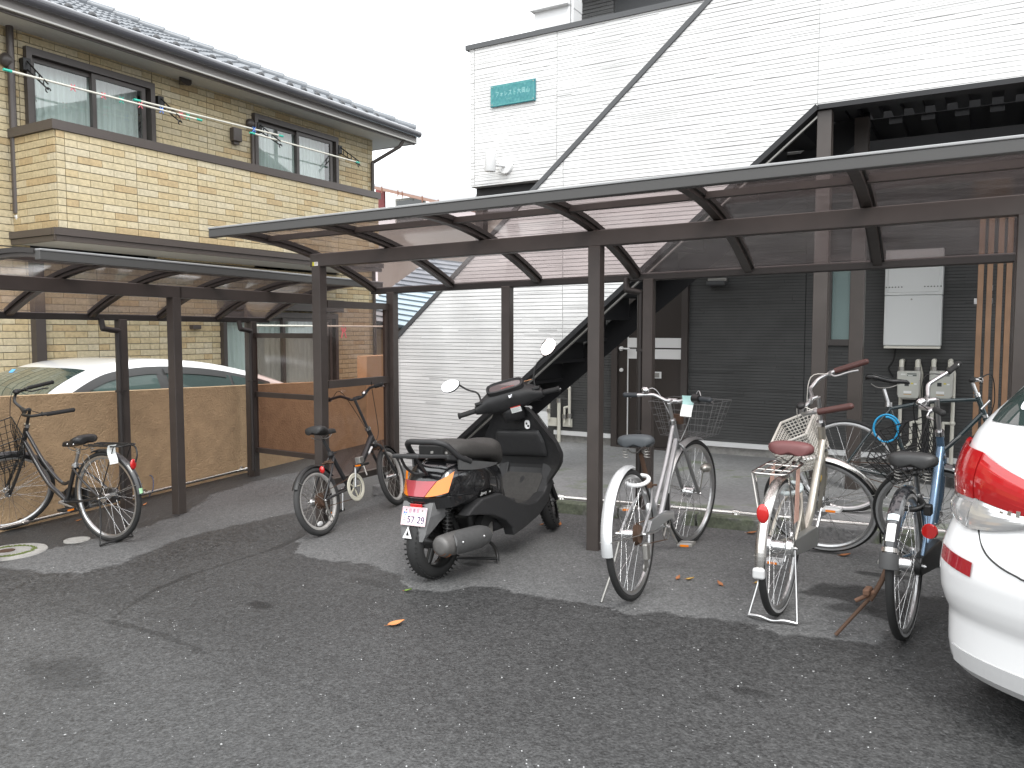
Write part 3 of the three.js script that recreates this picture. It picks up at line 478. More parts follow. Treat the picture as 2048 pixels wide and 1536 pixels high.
// gas meters with their pipes
{
  const face = printed(256, 320, (g, W, H) => { g.fillStyle = '#c0c0b8'; g.fillRect(0, 0, W, H); g.fillStyle = '#dcdcd8'; g.fillRect(30, 20, 60, 18); g.fillStyle = '#2f3b3b'; g.fillRect(110, 16, 120, 12); g.fillRect(110, 36, 120, 14); g.fillStyle = '#e6e8e6'; g.fillRect(120, 39, 60, 8); g.fillStyle = '#3a3d3a'; g.fillRect(80, 130, 56, 46); g.fillStyle = '#23282a'; g.fillRect(86, 136, 44, 30); g.fillStyle = '#d8c94a'; g.fillRect(160, 132, 30, 18); g.fillStyle = '#e8e8e8'; g.fillRect(200, 140, 34, 16); g.fillRect(70, 236, 100, 30); g.fillStyle = '#b98d48'; g.fillRect(70, 276, 100, 8); });
  const faceM = new THREE.MeshStandardMaterial({ map: face, roughness: 0.45 });
  const meter = (px0, px1, pyT, pyB, label) => {
    const z = WALL_Z + 0.22, a = onZ(px0, pyT, z), b = onZ(px1, pyB, z), w = b.x - a.x, h = a.y - b.y;
    const t = thing('gas_meter', label, 'gas meter', [(a.x + b.x) / 2, b.y, WALL_Z + 0.05], 'gas meters on the dark wall');
    mesh('body', loft([0.05, 0.15].map((zz) => [[-w / 2, h], [-w / 2, h * 0.16], [-w * 0.33, 0], [w * 0.33, 0], [w / 2, h * 0.16], [w / 2, h]].map(([x, y]) => V(x, y, zz)))).toNonIndexed(), M.meterGrey, t);
    mesh('cover', rbox(w + 0.008, h * 0.32, 0.125, 0, h * 0.83, 0.1, 0.01), M.meterGrey, t);
    mesh('dial_face', new THREE.PlaneGeometry(w * 0.9, h * 0.9).translate(0, h * 0.52, 0.1655), faceM, t);
    for (const s of [-1, 1]) {
      mesh('pipe', [rod(V(s * w * 0.36, h, 0.1), V(s * w * 0.36, h + 0.09, 0.1), 0.02, 0.02, 12), new THREE.SphereGeometry(0.02, 12, 8).translate(s * w * 0.36, h + 0.09, 0.1), rod(V(s * w * 0.36, h + 0.09, 0.1), V(s * w * 0.36, h + 0.09, -0.04), 0.02, 0.02, 12)], M.creamPaint, t);
      mesh('union_nut', new THREE.CylinderGeometry(0.028, 0.028, 0.035, 8).translate(s * w * 0.36, h + 0.02, 0.1), M.dullSteel, t);
    }
    const gy = padY(t.position.x, WALL_Z) - b.y;
    mesh('supply_pipe', [polyrod([[w * 0.36, h + 0.09, -0.01], [w * 0.52, h * 0.9, 0.02], [w * 0.52, gy, 0.02]], 0.017, 10)], M.creamPaint, t);
    mesh('supply_pipe', [polyrod([[-w * 0.36, h + 0.09, -0.01], [-w * 0.4, h * 0.5, 0.0], [-w * 0.4, gy, 0.0]], 0.017, 10)], M.creamPaint, t);
    mesh('branch_pipe', [polyrod([[w * 0.52, -0.22, 0.02], [w * 0.12, -0.22, 0.02], [w * 0.12, -0.42, 0.02], [-0.02, -0.47, 0.03]], 0.014, 10), new THREE.SphereGeometry(0.026, 10, 8).translate(w * 0.52, -0.22, 0.02)], M.creamPaint, t);
    return t;
  };
  meter(1795, 1838, 742, 800, 'grey gas meter directly above the black racing saddle, left of the pair');
  meter(1860, 1904, 742, 802, 'grey gas meter beside the timber slats, right of the pair');
  const t = thing('gas_pipe', 'cream gas pipes rising from the pad beside the door, seen right of the scooter screen', 'pipe', [onZ(1120, 800, WALL_Z).x, padY(-4.2, WALL_Z), WALL_Z + 0.06]);
  const X = (px) => onZ(px, 800, WALL_Z + 0.06).x - t.position.x, Y = (py) => onZ(1120, py, WALL_Z + 0.06).y - t.position.y;
  mesh('pipe', polyrod([[X(1118), 0, 0], [X(1118), Y(800), 0]], 0.021, 12), M.creamPaint, t);
  mesh('pipe', polyrod([[X(1139), Y(850), 0], [X(1139), Y(775), 0], [X(1128), Y(775), 0]], 0.017, 12), M.creamPaint, t);
  mesh('pipe', polyrod([[X(1129), Y(845), 0], [X(1129), Y(815), 0], [X(1139), Y(812), 0]], 0.014, 12), M.creamPaint, t);
  mesh('pipe', polyrod([[X(1098), Y(840), 0], [X(1098), Y(800), 0]], 0.016, 12), M.creamPaint, t);
  for (const [px, py] of [[1118, 801], [1139, 830], [1129, 832], [1098, 822]]) mesh('union_nut', new THREE.CylinderGeometry(0.028, 0.028, 0.045, 8).translate(X(px), Y(py), 0), M.dullSteel, t);
  for (const px of [1103, 1133]) mesh('wall_plate', rbox(0.12, 0.1, 0.02, X(px), Y(845), -0.03, 0.004), M.creamPaint, t);
}
// timber slat screen at the right
{
  const z = -7.35, t = thing('slat_screen', 'upright orange-brown timber slats with dark gaps, right of the gas meters', 'slat screen', [onZ(1990, 700, z).x, 0.1, z]);
  for (const px of [1958, 1976, 1996, 2014, 2034, 2054]) { const x = onZ(px, 650, z).x - t.position.x; mesh('slat', rbox(0.04, 2.3, 0.13, x, 1.2, 0, 0.003), M.slatWood, t); }
  mesh('rail', [box(0.75, 0.05, 0.03, 0.14, 2.25, -0.085), box(0.75, 0.05, 0.03, 0.14, 0.3, -0.085)], M.bronzeDark, t);
  for (const [px, py] of [[1953, 602], [1981, 602], [1981, 575]]) { const p = onZ(px, py, z + 0.0); mesh('clip', rbox(0.035, 0.045, 0.012, p.x - t.position.x, p.y - 0.1, -0.06, 0.003), M.whitePaint, t); }
}
// ---------- the brick-faced house on the left ----------
const HX = -9.9, BX = -9.0; // window wall and balcony face
const house = thing('brick_house', 'two-storey house faced in yellow brick tiles with a long balcony and tiled roof', 'house');
const brickR = rng(808);
const brickGeoCache = new Map();
function brickGeo(w, h, d) {
  const k = [w, h, d].map((v) => v.toFixed(3)).join();
  if (!brickGeoCache.has(k)) brickGeoCache.set(k, [0, 1, 2, 3].map((i) => { const g = new THREE.BoxGeometry(w, h, d).toNonIndexed(); metreUV(g, 1.3); const uv = g.attributes.uv; for (let q = 0; q < uv.count; q++) uv.setXY(q, uv.getX(q) + i * 0.27, uv.getY(q) + i * 0.41); return g; }));
  return brickGeoCache.get(k);
}
// tiles over rectangles [u0, v0, u1, v1] of a wall facing the parent's +z; the first `named` are pieces, the rest one field
function brickWall(parent, rects, o = {}) {
  const { course = 0.083, len = 0.2933, joint = 0.0085, uZero = 0, vZero = 0, named = 0, offset = 0 } = o; let left = named; const rest = M.brick.map(() => []);
  const panel = len * 3;
  for (const [u0, v0, u1, v1] of rects) for (let row = Math.floor((v0 - vZero) / course); row * course + vZero < v1 - 0.004; row++) {
    const b = Math.max(v0, row * course + vZero + joint), t = Math.min(v1, (row + 1) * course + vZero); if (t - b < 0.012) continue;
    for (let p = Math.floor((u0 - uZero) / panel); p * panel + uZero < u1; p++) {
      const s0 = p * panel + uZero, shift = row & 1 ? len / 2 : 0; const cuts = row & 1 ? [0, len / 2, len * 1.5, len * 2.5, len * 3] : [0, len, len * 2, len * 3];
      for (let i = 0; i < cuts.length - 1; i++) {
        const a = Math.max(u0, s0 + cuts[i] + (i === 0 ? joint * 0.75 : joint * 0.4)), e = Math.min(u1, s0 + cuts[i + 1] - (i === cuts.length - 2 ? joint * 0.25 : joint * 0.4)); if (e - a < 0.012) continue;
        const q = brickR(), mi = q < 0.3 ? 0 : q < 0.5 ? 1 : q < 0.62 ? 2 : q < 0.74 ? 3 : q < 0.84 ? 4 : q < 0.93 ? 5 : 6; const d = 0.018, g = brickGeo(e - a, t - b, d)[(brickR() * 4) | 0], z = d / 2 + (brickR() - 0.5) * 0.004;
        if (left-- > 0) { const m = new THREE.Mesh(g, M.brick[mi]); m.name = 'brick'; m.castShadow = m.receiveShadow = true; m.position.set((a + e) / 2, (b + t) / 2, z); parent.add(m); }
        else rest[mi].push(g.clone().translate((a + e) / 2, (b + t) / 2, z));
      }
    }
  }
  rest.forEach((l, i) => { if (l.length) { const m = new THREE.Mesh(mergeGeometries(l), M.brick[i]); m.name = 'brick_field'; m.castShadow = m.receiveShadow = true; stuff(m); parent.add(m); } });
}
const wallGroup = (name, x, z, ry) => { const g = new THREE.Group(); g.name = name; g.position.set(x, 0, z); g.rotation.y = ry; house.add(g); return g; };
{
  const bz0 = -5.2, bz1 = -10.68, capTop = 3.765, capBot = 3.66, fTop = 2.575, fMid = 2.49, fBot = 2.43, eaveY = 4.93, hz1 = -11.6, hz0 = 1.5;
  // balcony: front (u = -z) and its returns
  const bf = wallGroup('balcony_wall', BX, 0, Math.PI / 2);
  mesh('mortar_bed', box(bz0 - bz1, capBot - fTop, 0.1, -(bz0 + bz1) / 2, (capBot + fTop) / 2, -0.05), M.mortar, bf);
  brickWall(bf, [[-bz0 + 0.0, fTop + 0.003, -bz1, capBot - 0.003]], { named: 262, uZero: -bz0 + 0.09, vZero: fTop });
  const br = wallGroup('balcony_wall', BX - 0.9, bz0, 0); // return facing +z
  mesh('mortar_bed', box(0.9 - 0.1, capBot - fTop, 0.1, 0.4, (capBot + fTop) / 2, -0.06), M.mortar, br);
  brickWall(br, [[0, fTop + 0.003, 0.898, capBot - 0.003]], { named: 60, uZero: 0.9 - 0.88, vZero: fTop });
  mesh('balcony_cap', [box(0.16, capTop - capBot, bz0 - bz1 + 0.1, BX - 0.045, (capTop + capBot) / 2, (bz0 + bz1) / 2), box(0.82, capTop - capBot, 0.16, BX - 0.537, (capTop + capBot) / 2, bz0 - 0.03)], M.fasciaBrown, house);
  mesh('fascia', [box(0.05, fTop - fMid - 0.006, bz0 - bz1 + 0.16, BX + 0.03, (fTop + fMid) / 2, (bz0 + bz1) / 2), box(0.05, fMid - fBot, bz0 - bz1 + 0.1, BX + 0.012, (fMid + fBot) / 2 - 0.002, (bz0 + bz1) / 2), box(0.88, fTop - fMid - 0.006, 0.05, BX - 0.44, (fTop + fMid) / 2, bz0 + 0.055), box(0.88, fMid - fBot, 0.05, BX - 0.44, (fMid + fBot) / 2 - 0.002, bz0 + 0.035), box(0.008, fTop - fBot, 0.008, BX + 0.058, (fTop + fBot) / 2, bz0 + 0.082)], M.fasciaBrown, house);
  mesh('soffit', box(0.86, 0.02, bz0 - bz1 - 0.03, BX - 0.45, fBot + 0.018, (bz0 + bz1) / 2), M.soffit, house);
  mesh('balcony_floor', box(0.78, 0.1, bz0 - bz1 - 0.12, BX - 0.5, fTop + 0.1, (bz0 + bz1) / 2), M.concrete, house);
  // main wall (u = -z)
  const w = wallGroup('wall', HX, 0, Math.PI / 2);
  const W1 = [5.36, 2.7, 7.05, 4.76], W2 = [8.77, 2.7, 10.62, 4.77], LD = [8.09, -0.3, 10.55, 1.72];
  const u0 = -hz0, u1 = -hz1;
  const rects = [[u0, 2.4, W1[0], eaveY], [W1[0], W1[3], W1[2], eaveY], [W1[2], 2.4, W2[0], eaveY], [W2[0], W2[3], W2[2], eaveY], [W2[2], 2.4, u1, eaveY], [u0, -0.4, LD[0], 2.4], [LD[0], LD[3], LD[2], 2.4], [LD[2], -0.4, u1, 2.4]];
  mesh('mortar_bed', rects.map(([a, b, c, d]) => box(c - a, d - b, 0.16, (a + c) / 2, (b + d) / 2, -0.08)), M.mortar, w);
  brickWall(w, rects.map(([a, b, c, d]) => [Math.max(a, 2.6), Math.max(b, 0.4), c, d]).filter((q) => q[2] > q[0]), { uZero: 5.3, vZero: fTop, named: 0 });
  const we = wallGroup('wall', HX, hz1, Math.PI); we.position.set(HX, 0, hz1);
  mesh('mortar_bed', box(7, eaveY + 0.4, 0.15, 3.5, eaveY / 2 - 0.2, -0.08), M.mortar, we);
  mesh('inner_wall', [box(0.1, 5.4, hz0 - hz1 - 0.1, HX - 2.2, 2.3, (hz0 + hz1) / 2), box(2.0, 0.12, hz0 - hz1 - 0.4, HX - 1.17, 2.35, (hz0 + hz1) / 2), box(2.0, 0.05, hz0 - hz1 - 0.4, HX - 1.17, 4.98, (hz0 + hz1) / 2)], M.interior, house);
  // windows
  function windowAt([a, b, c, d], name, curtain, bands = []) {
    const g = new THREE.Group(); g.name = name; g.position.set(HX, 0, 0); g.rotation.y = Math.PI / 2; house.add(g);
    const f = 0.065, m = (a + c) / 2, z = 0.03;
    mesh('frame', [box(f, d - b, 0.13, a + f / 2, (b + d) / 2, z), box(f, d - b, 0.13, c - f / 2, (b + d) / 2, z), box(c - a - 2 * f, f + 0.02, 0.13, m, d - f / 2 - 0.01, z), box(c - a - 2 * f, f, 0.13, m, b + f / 2, z)], M.frameBrown, g);
    const s = 0.055, sash = (x0, x1, zz) => { const y0 = b + f + 0.004, y1 = d - f - 0.024; const o = mesh('sash', [box(s, y1 - y0, 0.035, x0 + s / 2, (y0 + y1) / 2, zz), box(s, y1 - y0, 0.035, x1 - s / 2, (y0 + y1) / 2, zz), box(x1 - x0 - 2 * s, s, 0.035, (x0 + x1) / 2, y1 - s / 2, zz), box(x1 - x0 - 2 * s, s, 0.035, (x0 + x1) / 2, y0 + s / 2, zz)], M.frameBrown, g); mesh('pane', new THREE.PlaneGeometry(x1 - x0 - 2 * s + 0.01, y1 - y0 - 2 * s + 0.01).translate((x0 + x1) / 2, (y0 + y1) / 2, zz), M.windowGlass, g); };
    sash(a + f + 0.004, m + 0.03, 0.005); sash(m - 0.03, c - f - 0.06, 0.045);
    if (curtain) { const cx = curtain; mesh('curtain', grid((u, v) => V(a + 0.1 + u * (c - a - 0.2), b + 0.1 + v * (d - b - 0.16), -0.16 + 0.02 * Math.sin(u * cx) + 0.012 * Math.sin(u * cx * 2.3 + 1)), 160, 2), M.curtain, g); }
  }
  windowAt(W1, 'window', 95); windowAt(W2, 'window', 110); windowAt(LD, 'window', 120);
  mesh('shutter_box', box(0.16, 0.2, LD[2] - LD[0] + 0.1, HX + 0.1, LD[3] + 0.13, -(LD[0] + LD[2]) / 2), M.frameBrown, house);
  // eaves
  const gx = -9.35, gz0 = 2.2, gz1 = -12.25, gl = gz0 - gz1, gm = (gz0 + gz1) / 2;
  mesh('eave_soffit', [box(0.57, 0.02, gl - 0.1, HX + 0.285, eaveY + 0.01, gm), box(7, 0.02, 0.6, HX - 3.2, eaveY + 0.012, hz1 - 0.35)], M.soffit, house);
  mesh('eave_fascia', [bar(V(gx - 0.02, eaveY + 0.07, gz0), V(gx - 0.02, eaveY + 0.07, gz1), 0.15, 0.03), bar(V(gx - 0.02, eaveY + 0.07, gz1 + 0.0), V(gx - 7, eaveY + 0.07, gz1 + 0.0), 0.15, 0.03)], mat(lin(0.2, 0.185, 0.175), 0.5), house);
  mesh('soffit_edge', box(0.03, 0.03, gl - 0.06, gx - 0.048, eaveY - 0.012, gm), M.fasciaBrown, house);
  mesh('gutter', [new THREE.CylinderGeometry(0.062, 0.062, gl, 14, 1, true, -Math.PI / 2 - 0.2, Math.PI + 0.4).rotateZ(Math.PI / 2).rotateY(Math.PI / 2).rotateZ(0).translate(gx + 0.05, eaveY + 0.165, gm), box(0.012, 0.02, gl, gx + 0.11, eaveY + 0.172, gm), new THREE.CylinderGeometry(0.062, 0.062, 0.01, 16).rotateX(Math.PI / 2).translate(gx + 0.05, eaveY + 0.165, gz1)], phys(lin(0.075, 0.075, 0.085), 0.25, { side: THREE.DoubleSide, clearcoat: 0.5 }), house);
  // roof: hipped at the far end, eave rows built tile by tile
  const pitch = 0.45, ex = gx - 0.03, ey = eaveY + 0.2, roof = new THREE.Group(); roof.name = 'roof'; house.add(roof);
  const hipS = 4.4, at = (s, z) => V(ex - s, ey + s * pitch, z);
  const under = new THREE.BufferGeometry(); { const A = at(0, gz0), B = at(0, gz1), C = at(hipS, gz1 + hipS), D = at(hipS, gz0), E = V(ex - 2 * hipS, ey, gz1), F = V(ex - 2 * hipS, ey, gz0); under.setAttribute('position', new THREE.Float32BufferAttribute([A, B, C, A, C, D, B, E, C, D, C, E, D, E, F].flatMap((p) => [p.x, p.y, p.z]), 3)); under.computeVertexNormals(); }
  mesh('roof_deck', under, mat(lin(0.12, 0.125, 0.135), 0.7), roof);
  const tw = 0.3, th = 0.3, slope = Math.atan(pitch);
  const tileGeo = loft([0, 0.35, 0.7, 0.86, 0.88, 1].map((u, i) => { const h = [0.03, 0.012, 0.014, 0.022, 0.036, 0.038][i]; return [V(0.035, h + 0.022, -u * tw), V(-th, h, -u * tw), V(-th, h - 0.02, -u * tw), V(0.035, h - 0.012, -u * tw)]; })).toNonIndexed(); tileGeo.computeVertexNormals(); metreUV(tileGeo, 1);
  const tileMs = [0, 1, 2].map((i) => mat(lin(0.2 + i * 0.035, 0.215 + i * 0.035, 0.235 + i * 0.035), 0.32, { map: mottle })); const r = rng(44);
  const restTiles = []; let named = 0;
  for (let row = 0; row < 12; row++) for (let i = 0; i < 40; i++) {
    const s = row * th, z = -1.2 - i * tw; if (z - tw < gz1 + s + 0.02) continue;
    const m4 = new THREE.Matrix4().makeTranslation(ex - s + 0.0, ey + s * pitch + 0.012 + (r() - 0.5) * 0.004, z).multiply(new THREE.Matrix4().makeRotationZ(-slope));
    if (row < 7 && named < 290) { named++; const o = new THREE.Mesh(tileGeo, tileMs[(r() * 3) | 0]); o.name = 'roof_tile'; o.applyMatrix4(m4); o.castShadow = o.receiveShadow = true; roof.add(o); } else restTiles.push(tileGeo.clone().applyMatrix4(m4));
  }
  stuff(mesh('roof_tile', restTiles, tileMs[1], roof));
  for (let i = 0; i < 36; i++) { const z = -1.35 - i * tw; if (z < gz1 + 0.5) continue; const s = 0.36; mesh('snow_guard', new THREE.SphereGeometry(0.06, 12, 6, 0, Math.PI * 2, 0, Math.PI / 2).scale(0.8, 0.95, 1).translate(ex - s, ey + s * pitch + 0.045, z), mat(lin(0.035, 0.036, 0.04), 0.5), roof); }
  for (let k = 0; k < 16; k++) { const a = k * 0.28, b = a + 0.34, pa = at(a, gz1 + a), pb = at(b, gz1 + b); pa.y += 0.075; pb.y += 0.05; mesh('hip_tile', rod(pa, pb, 0.085, 0.075, 12), tileMs[0], roof); }
  // downpipes
  const dp = (pts, r = 0.032) => mesh('downpipe', polyrod(pts, r, 10), M.fasciaBrown, house);
  dp([[gx - 0.02, eaveY + 0.02, -11.9], [gx - 0.1, eaveY - 0.12, -11.85], [HX + 0.05, eaveY - 0.42, -11.56], [HX + 0.06, -0.3, -11.56]]);
  const d1 = onX(22, 300, HX); dp([[HX + 0.07, eaveY, d1.z], [HX + 0.07, onX(24, 428, HX).y, d1.z]], 0.04);
  mesh('pipe_elbow', polyrod([[HX + 0.07, onX(24, 430, HX).y, d1.z], [HX + 0.08, onX(34, 447, HX).y, d1.z - 0.04], [HX + 0.08, onX(38, 450, HX).y, d1.z - 0.09]], 0.034, 10), M.whitePaint, house);
  dp([[HX + 0.05, onX(501, 265, HX).y, onX(501, 265, HX).z], [HX + 0.05, 2.8, onX(501, 265, HX).z]], 0.035);
  mesh('post', box(0.12, 2.7, 0.12, HX + 0.07, 0.95, onX(72, 700, HX).z), M.frameBrown, house);
  for (const [px, py, r2] of [[9, 122, 0.085], [496, 248, 0.075]]) { const p = onX(px, py, HX); mesh('duct_cap', new THREE.SphereGeometry(r2, 16, 12).scale(0.8, 1, 1).translate(HX + 0.05, p.y, p.z), M.frameBrown, house); }
  const vh = onX(466, 271, HX); mesh('vent_hood', [rbox(0.1, 0.2, 0.16, HX + 0.065, vh.y, vh.z, 0.015), box(0.06, 0.04, 0.1, HX + 0.05, vh.y - 0.12, vh.z)], M.fasciaBrown, house);
  const v2 = onX(385, 654, HX); mesh('vent_hood', [rbox(0.1, 0.06, 0.14, HX + 0.065, v2.y, v2.z, 0.012)], M.fasciaBrown, house);
  const sp = onX(366, 163, HX + 0.12); mesh('eave_vent', [new THREE.ConeGeometry(0.1, 0.16, 14).rotateZ(1.9).translate(HX + 0.1, sp.y, sp.z)], M.frameBrown, house);
  rebase(house, HX, -0.3, -5.2);
}
// laundry poles with their wall arms and pegs
const armM = M.black;
function dryArm(px0, py0, px1, py1, label) {
  const a = onX(px0, py0, HX + 0.06), b = onX(px1, py1, HX + 0.5), t = thing('pole_bracket', label, 'bracket', [a.x, a.y, a.z], 'black fold-out arms holding the laundry poles'), L = (p) => p.clone().sub(a), B = L(b);
  mesh('mount', rbox(0.1, 0.15, 0.09, 0, 0, 0, 0.01), armM, t);
  const s = V(0, 0.035, 0);
  mesh('arm', [rod(V(0.03, 0.03, 0).add(V(0, 0.02, 0)), B.clone().add(V(0, 0.012, 0)), 0.009), rod(V(0.03, -0.05, 0), B.clone().add(V(0, -0.05, 0)), 0.009), ...[0.2, 0.4, 0.6, 0.8].map((k) => rod(V(0.03, 0.05, 0).lerp(B, k), V(0.03, -0.05, 0).lerp(B.clone().add(V(0, -0.05, 0)), k), 0.007))], armM, t);
  mesh('hook', new THREE.TorusGeometry(0.028, 0.008, 6, 14, Math.PI * 1.4).rotateY(Math.PI / 2).translate(B.x, B.y - 0.06, B.z), armM, t);
}
dryArm(50, 130, 96, 170, 'fold-out arm beside the left edge of the first upper window');
dryArm(318, 204, 360, 236, 'fold-out arm right of the first upper window');
dryArm(516, 256, 561, 284, 'fold-out arm at the left edge of the second upper window');
dryArm(677, 300, 718, 324, 'fold-out arm right of the second upper window');
const pegs = { pink: mat(lin(0.8, 0.16, 0.2), 0.4), green: mat(lin(0.05, 0.5, 0.38), 0.4), blue: mat(lin(0.1, 0.25, 0.75), 0.4) };
function pole(a, b, label, endM) {
  const t = thing('laundry_pole', label, 'laundry pole', [a.x, a.y, a.z]), d = b.clone().sub(a), u = d.clone().normalize();
  mesh('pole', rod(V(0, 0, 0), d, 0.0135, 0.0135, 10), M.creamPaint, t);
  mesh('end_cap', [rod(u.clone().multiplyScalar(-0.03), u.clone().multiplyScalar(0.06), 0.016, 0.016, 10)], endM, t); mesh('end_cap', [rod(d.clone().addScaledVector(u, -0.06), d.clone().addScaledVector(u, 0.03), 0.016, 0.016, 10)], endM, t); return t;
}
const PX = HX + 0.42;
pole(onX(12, 140, PX), onX(400, 240, PX), 'laundry pole hung with pegs in front of the first upper window', pegs.green);
pole(onX(272, 200, PX - 0.05), onX(563, 272, PX - 0.05), 'thinner laundry pole behind, ending at the second upper window', pegs.green);
pole(onX(503, 266, PX), onX(716, 325, PX), 'laundry pole crossing the second upper window', pegs.green);
for (const [px, py, c, l] of [[146, 175, 'pink', 'pink peg nearest the left end of the first laundry pole'], [207, 191, 'pink', 'second pink peg from the left on the first laundry pole'], [243, 200, 'green', 'green peg between two pink ones in front of the first upper window'], [281, 210, 'pink', 'pink peg right of the green one, at the right sash of the first window'], [323, 220, 'blue', 'blue peg on the first pole just right of the first window'], [362, 230, 'pink', 'pink peg beside the fold-out arm right of the first window'], [376, 233, 'green', 'green peg nearest the right end of the first laundry pole'], [508, 259, 'blue', 'blue peg by the left edge of the second upper window']]) {
  const p = onX(px, py, PX), t = thing('clothes_peg', l, 'clothes peg', [p.x, p.y, p.z], 'coloured pegs on the laundry poles');
  for (const s of [-1, 1]) mesh('leg', rod(V(0, 0.035, s * 0.024), V(0, -0.04, -s * 0.028), 0.0065, 0.0065, 6), pegs[c], t);
}
// sedan-side laundry rod seen through the side screens
{
  const x = -8.9, a = onX(512, 651, x), b = onX(768, 653, x), t = pole(a, b, 'indoor-style drying rod with a pink peg hanger, seen through the tinted side screen', M.creamPaint);
  const m = onX(687, 656, x).sub(a); mesh('peg_hanger', [new THREE.TorusGeometry(0.05, 0.008, 6, 16).rotateY(Math.PI / 2).translate(m.x, m.y - 0.01, m.z), rod(m, m.clone().add(V(0, -0.16, 0.05)), 0.01), rod(m, m.clone().add(V(0, -0.16, -0.06)), 0.01)], pegs.pink, t);
}
// the two roofs behind, between the brick house and the flats
{
  const z = -20, a = onZ(750, 372, z), b = onZ(905, 409, z), t = thing('distant_house', 'far house with a rust-coloured gutter and red-brown wall seen above the bicycle roof', 'house', [a.x, 0, z]);
  const L = (px, py, zz = z) => { const p = onZ(px, py, zz); return V(p.x - a.x, p.y, p.z - z); };
  const g0 = L(735, 372), g1 = L(960, 424);
  mesh('gutter', bar(g0, g1, 0.09, 0.12), mat(lin(0.36, 0.22, 0.17), 0.5), t);
  for (const k of [0.15, 0.3, 0.34, 0.52, 0.66, 0.82]) mesh('gutter_clip', rod(g0.clone().lerp(g1, k).add(V(0, 0.08, 0.07)), g0.clone().lerp(g1, k).add(V(0, -0.12, 0.07)), 0.02), mat(lin(0.25, 0.12, 0.08), 0.7), t);
  mesh('roof', loft([g0, g1].map((p) => [p.clone().add(V(0, 0.05, 0)), p.clone().add(V(0.0, 0.55, -2.5)), p.clone().add(V(0, 0.3, -2.5)), p.clone().add(V(0, -0.05, -0.1))])).toNonIndexed(), mat(lin(0.22, 0.22, 0.23), 0.5), t);
  const y1 = 4.9; mesh('wall', box(8, 5, 0.2, 3.4, 2.4, -0.9), mat(lin(0.42, 0.38, 0.33), 0.8), t);
  const r0 = L(752, 385, z - 0.75), r1 = L(770, 420, z - 0.75); mesh('shutter', box(r1.x - r0.x, 1.0, 0.06, (r0.x + r1.x) / 2, r0.y - 0.4, -0.76), mat(lin(0.28, 0.06, 0.06), 0.6), t);
  const w0 = L(790, 398, z - 0.75), w1 = L(850, 420, z - 0.75); const wf = mesh('window', [box(w1.x - w0.x, 0.9, 0.05, (w0.x + w1.x) / 2, w0.y - 0.45, -0.78)], M.creamPaint, t); mesh('pane', box(w1.x - w0.x - 0.14, 0.76, 0.02, (w0.x + w1.x) / 2, w0.y - 0.45, -0.745), M.carGlass, wf);
}
{
  const z = -13.2, e0 = onZ(748, 640, z), e1 = onZ(890, 668, z), t = thing('shed_house', 'low house with a blue-grey ribbed metal roof behind the tinted side screen', 'house', [e0.x, 0, z]);
  const L = (px, py, zz) => { const p = onZ(px, py, zz); return V(p.x - e0.x, p.y, p.z - z); };
  const A = L(700, 634, z), B = L(900, 668, z), up = V(-0.2, 1.5, -3.2); const roofM = mat(lin(0.3, 0.37, 0.42), 0.35, { metalness: 0.3 });
  mesh('roof', loft([A, B].map((p) => [p, p.clone().add(up), p.clone().add(up).add(V(0, -0.06, 0)), p.clone().add(V(0, -0.06, 0))])).toNonIndexed(), roofM, t);
  for (let i = 0; i <= 15; i++) { const k = i / 15, p = A.clone().addScaledVector(up, k), q = B.clone().addScaledVector(up, k); mesh('roof_rib', bar(p.add(V(0, 0.012, 0)), q.add(V(0, 0.012, 0)), 0.022, 0.03), roofM, t); }
  mesh('eave_board', bar(A.clone().add(V(0, -0.1, -0.05)), B.clone().add(V(0, -0.1, -0.05)), 0.1, 0.05), M.frameBrown, t);
  mesh('wall', [bar(A.clone().add(V(0, -1.2, -0.4)), B.clone().add(V(1.5, -1.35, -0.4)), 2.0, 0.1)], mat(lin(0.5, 0.42, 0.3), 0.85), t);
  mesh('door_hood', box(0.5, 0.08, 0.3, L(835, 668, z).x, L(835, 668, z).y - 0.12, -0.1), mat(lin(0.32, 0.12, 0.07), 0.7), t);
}
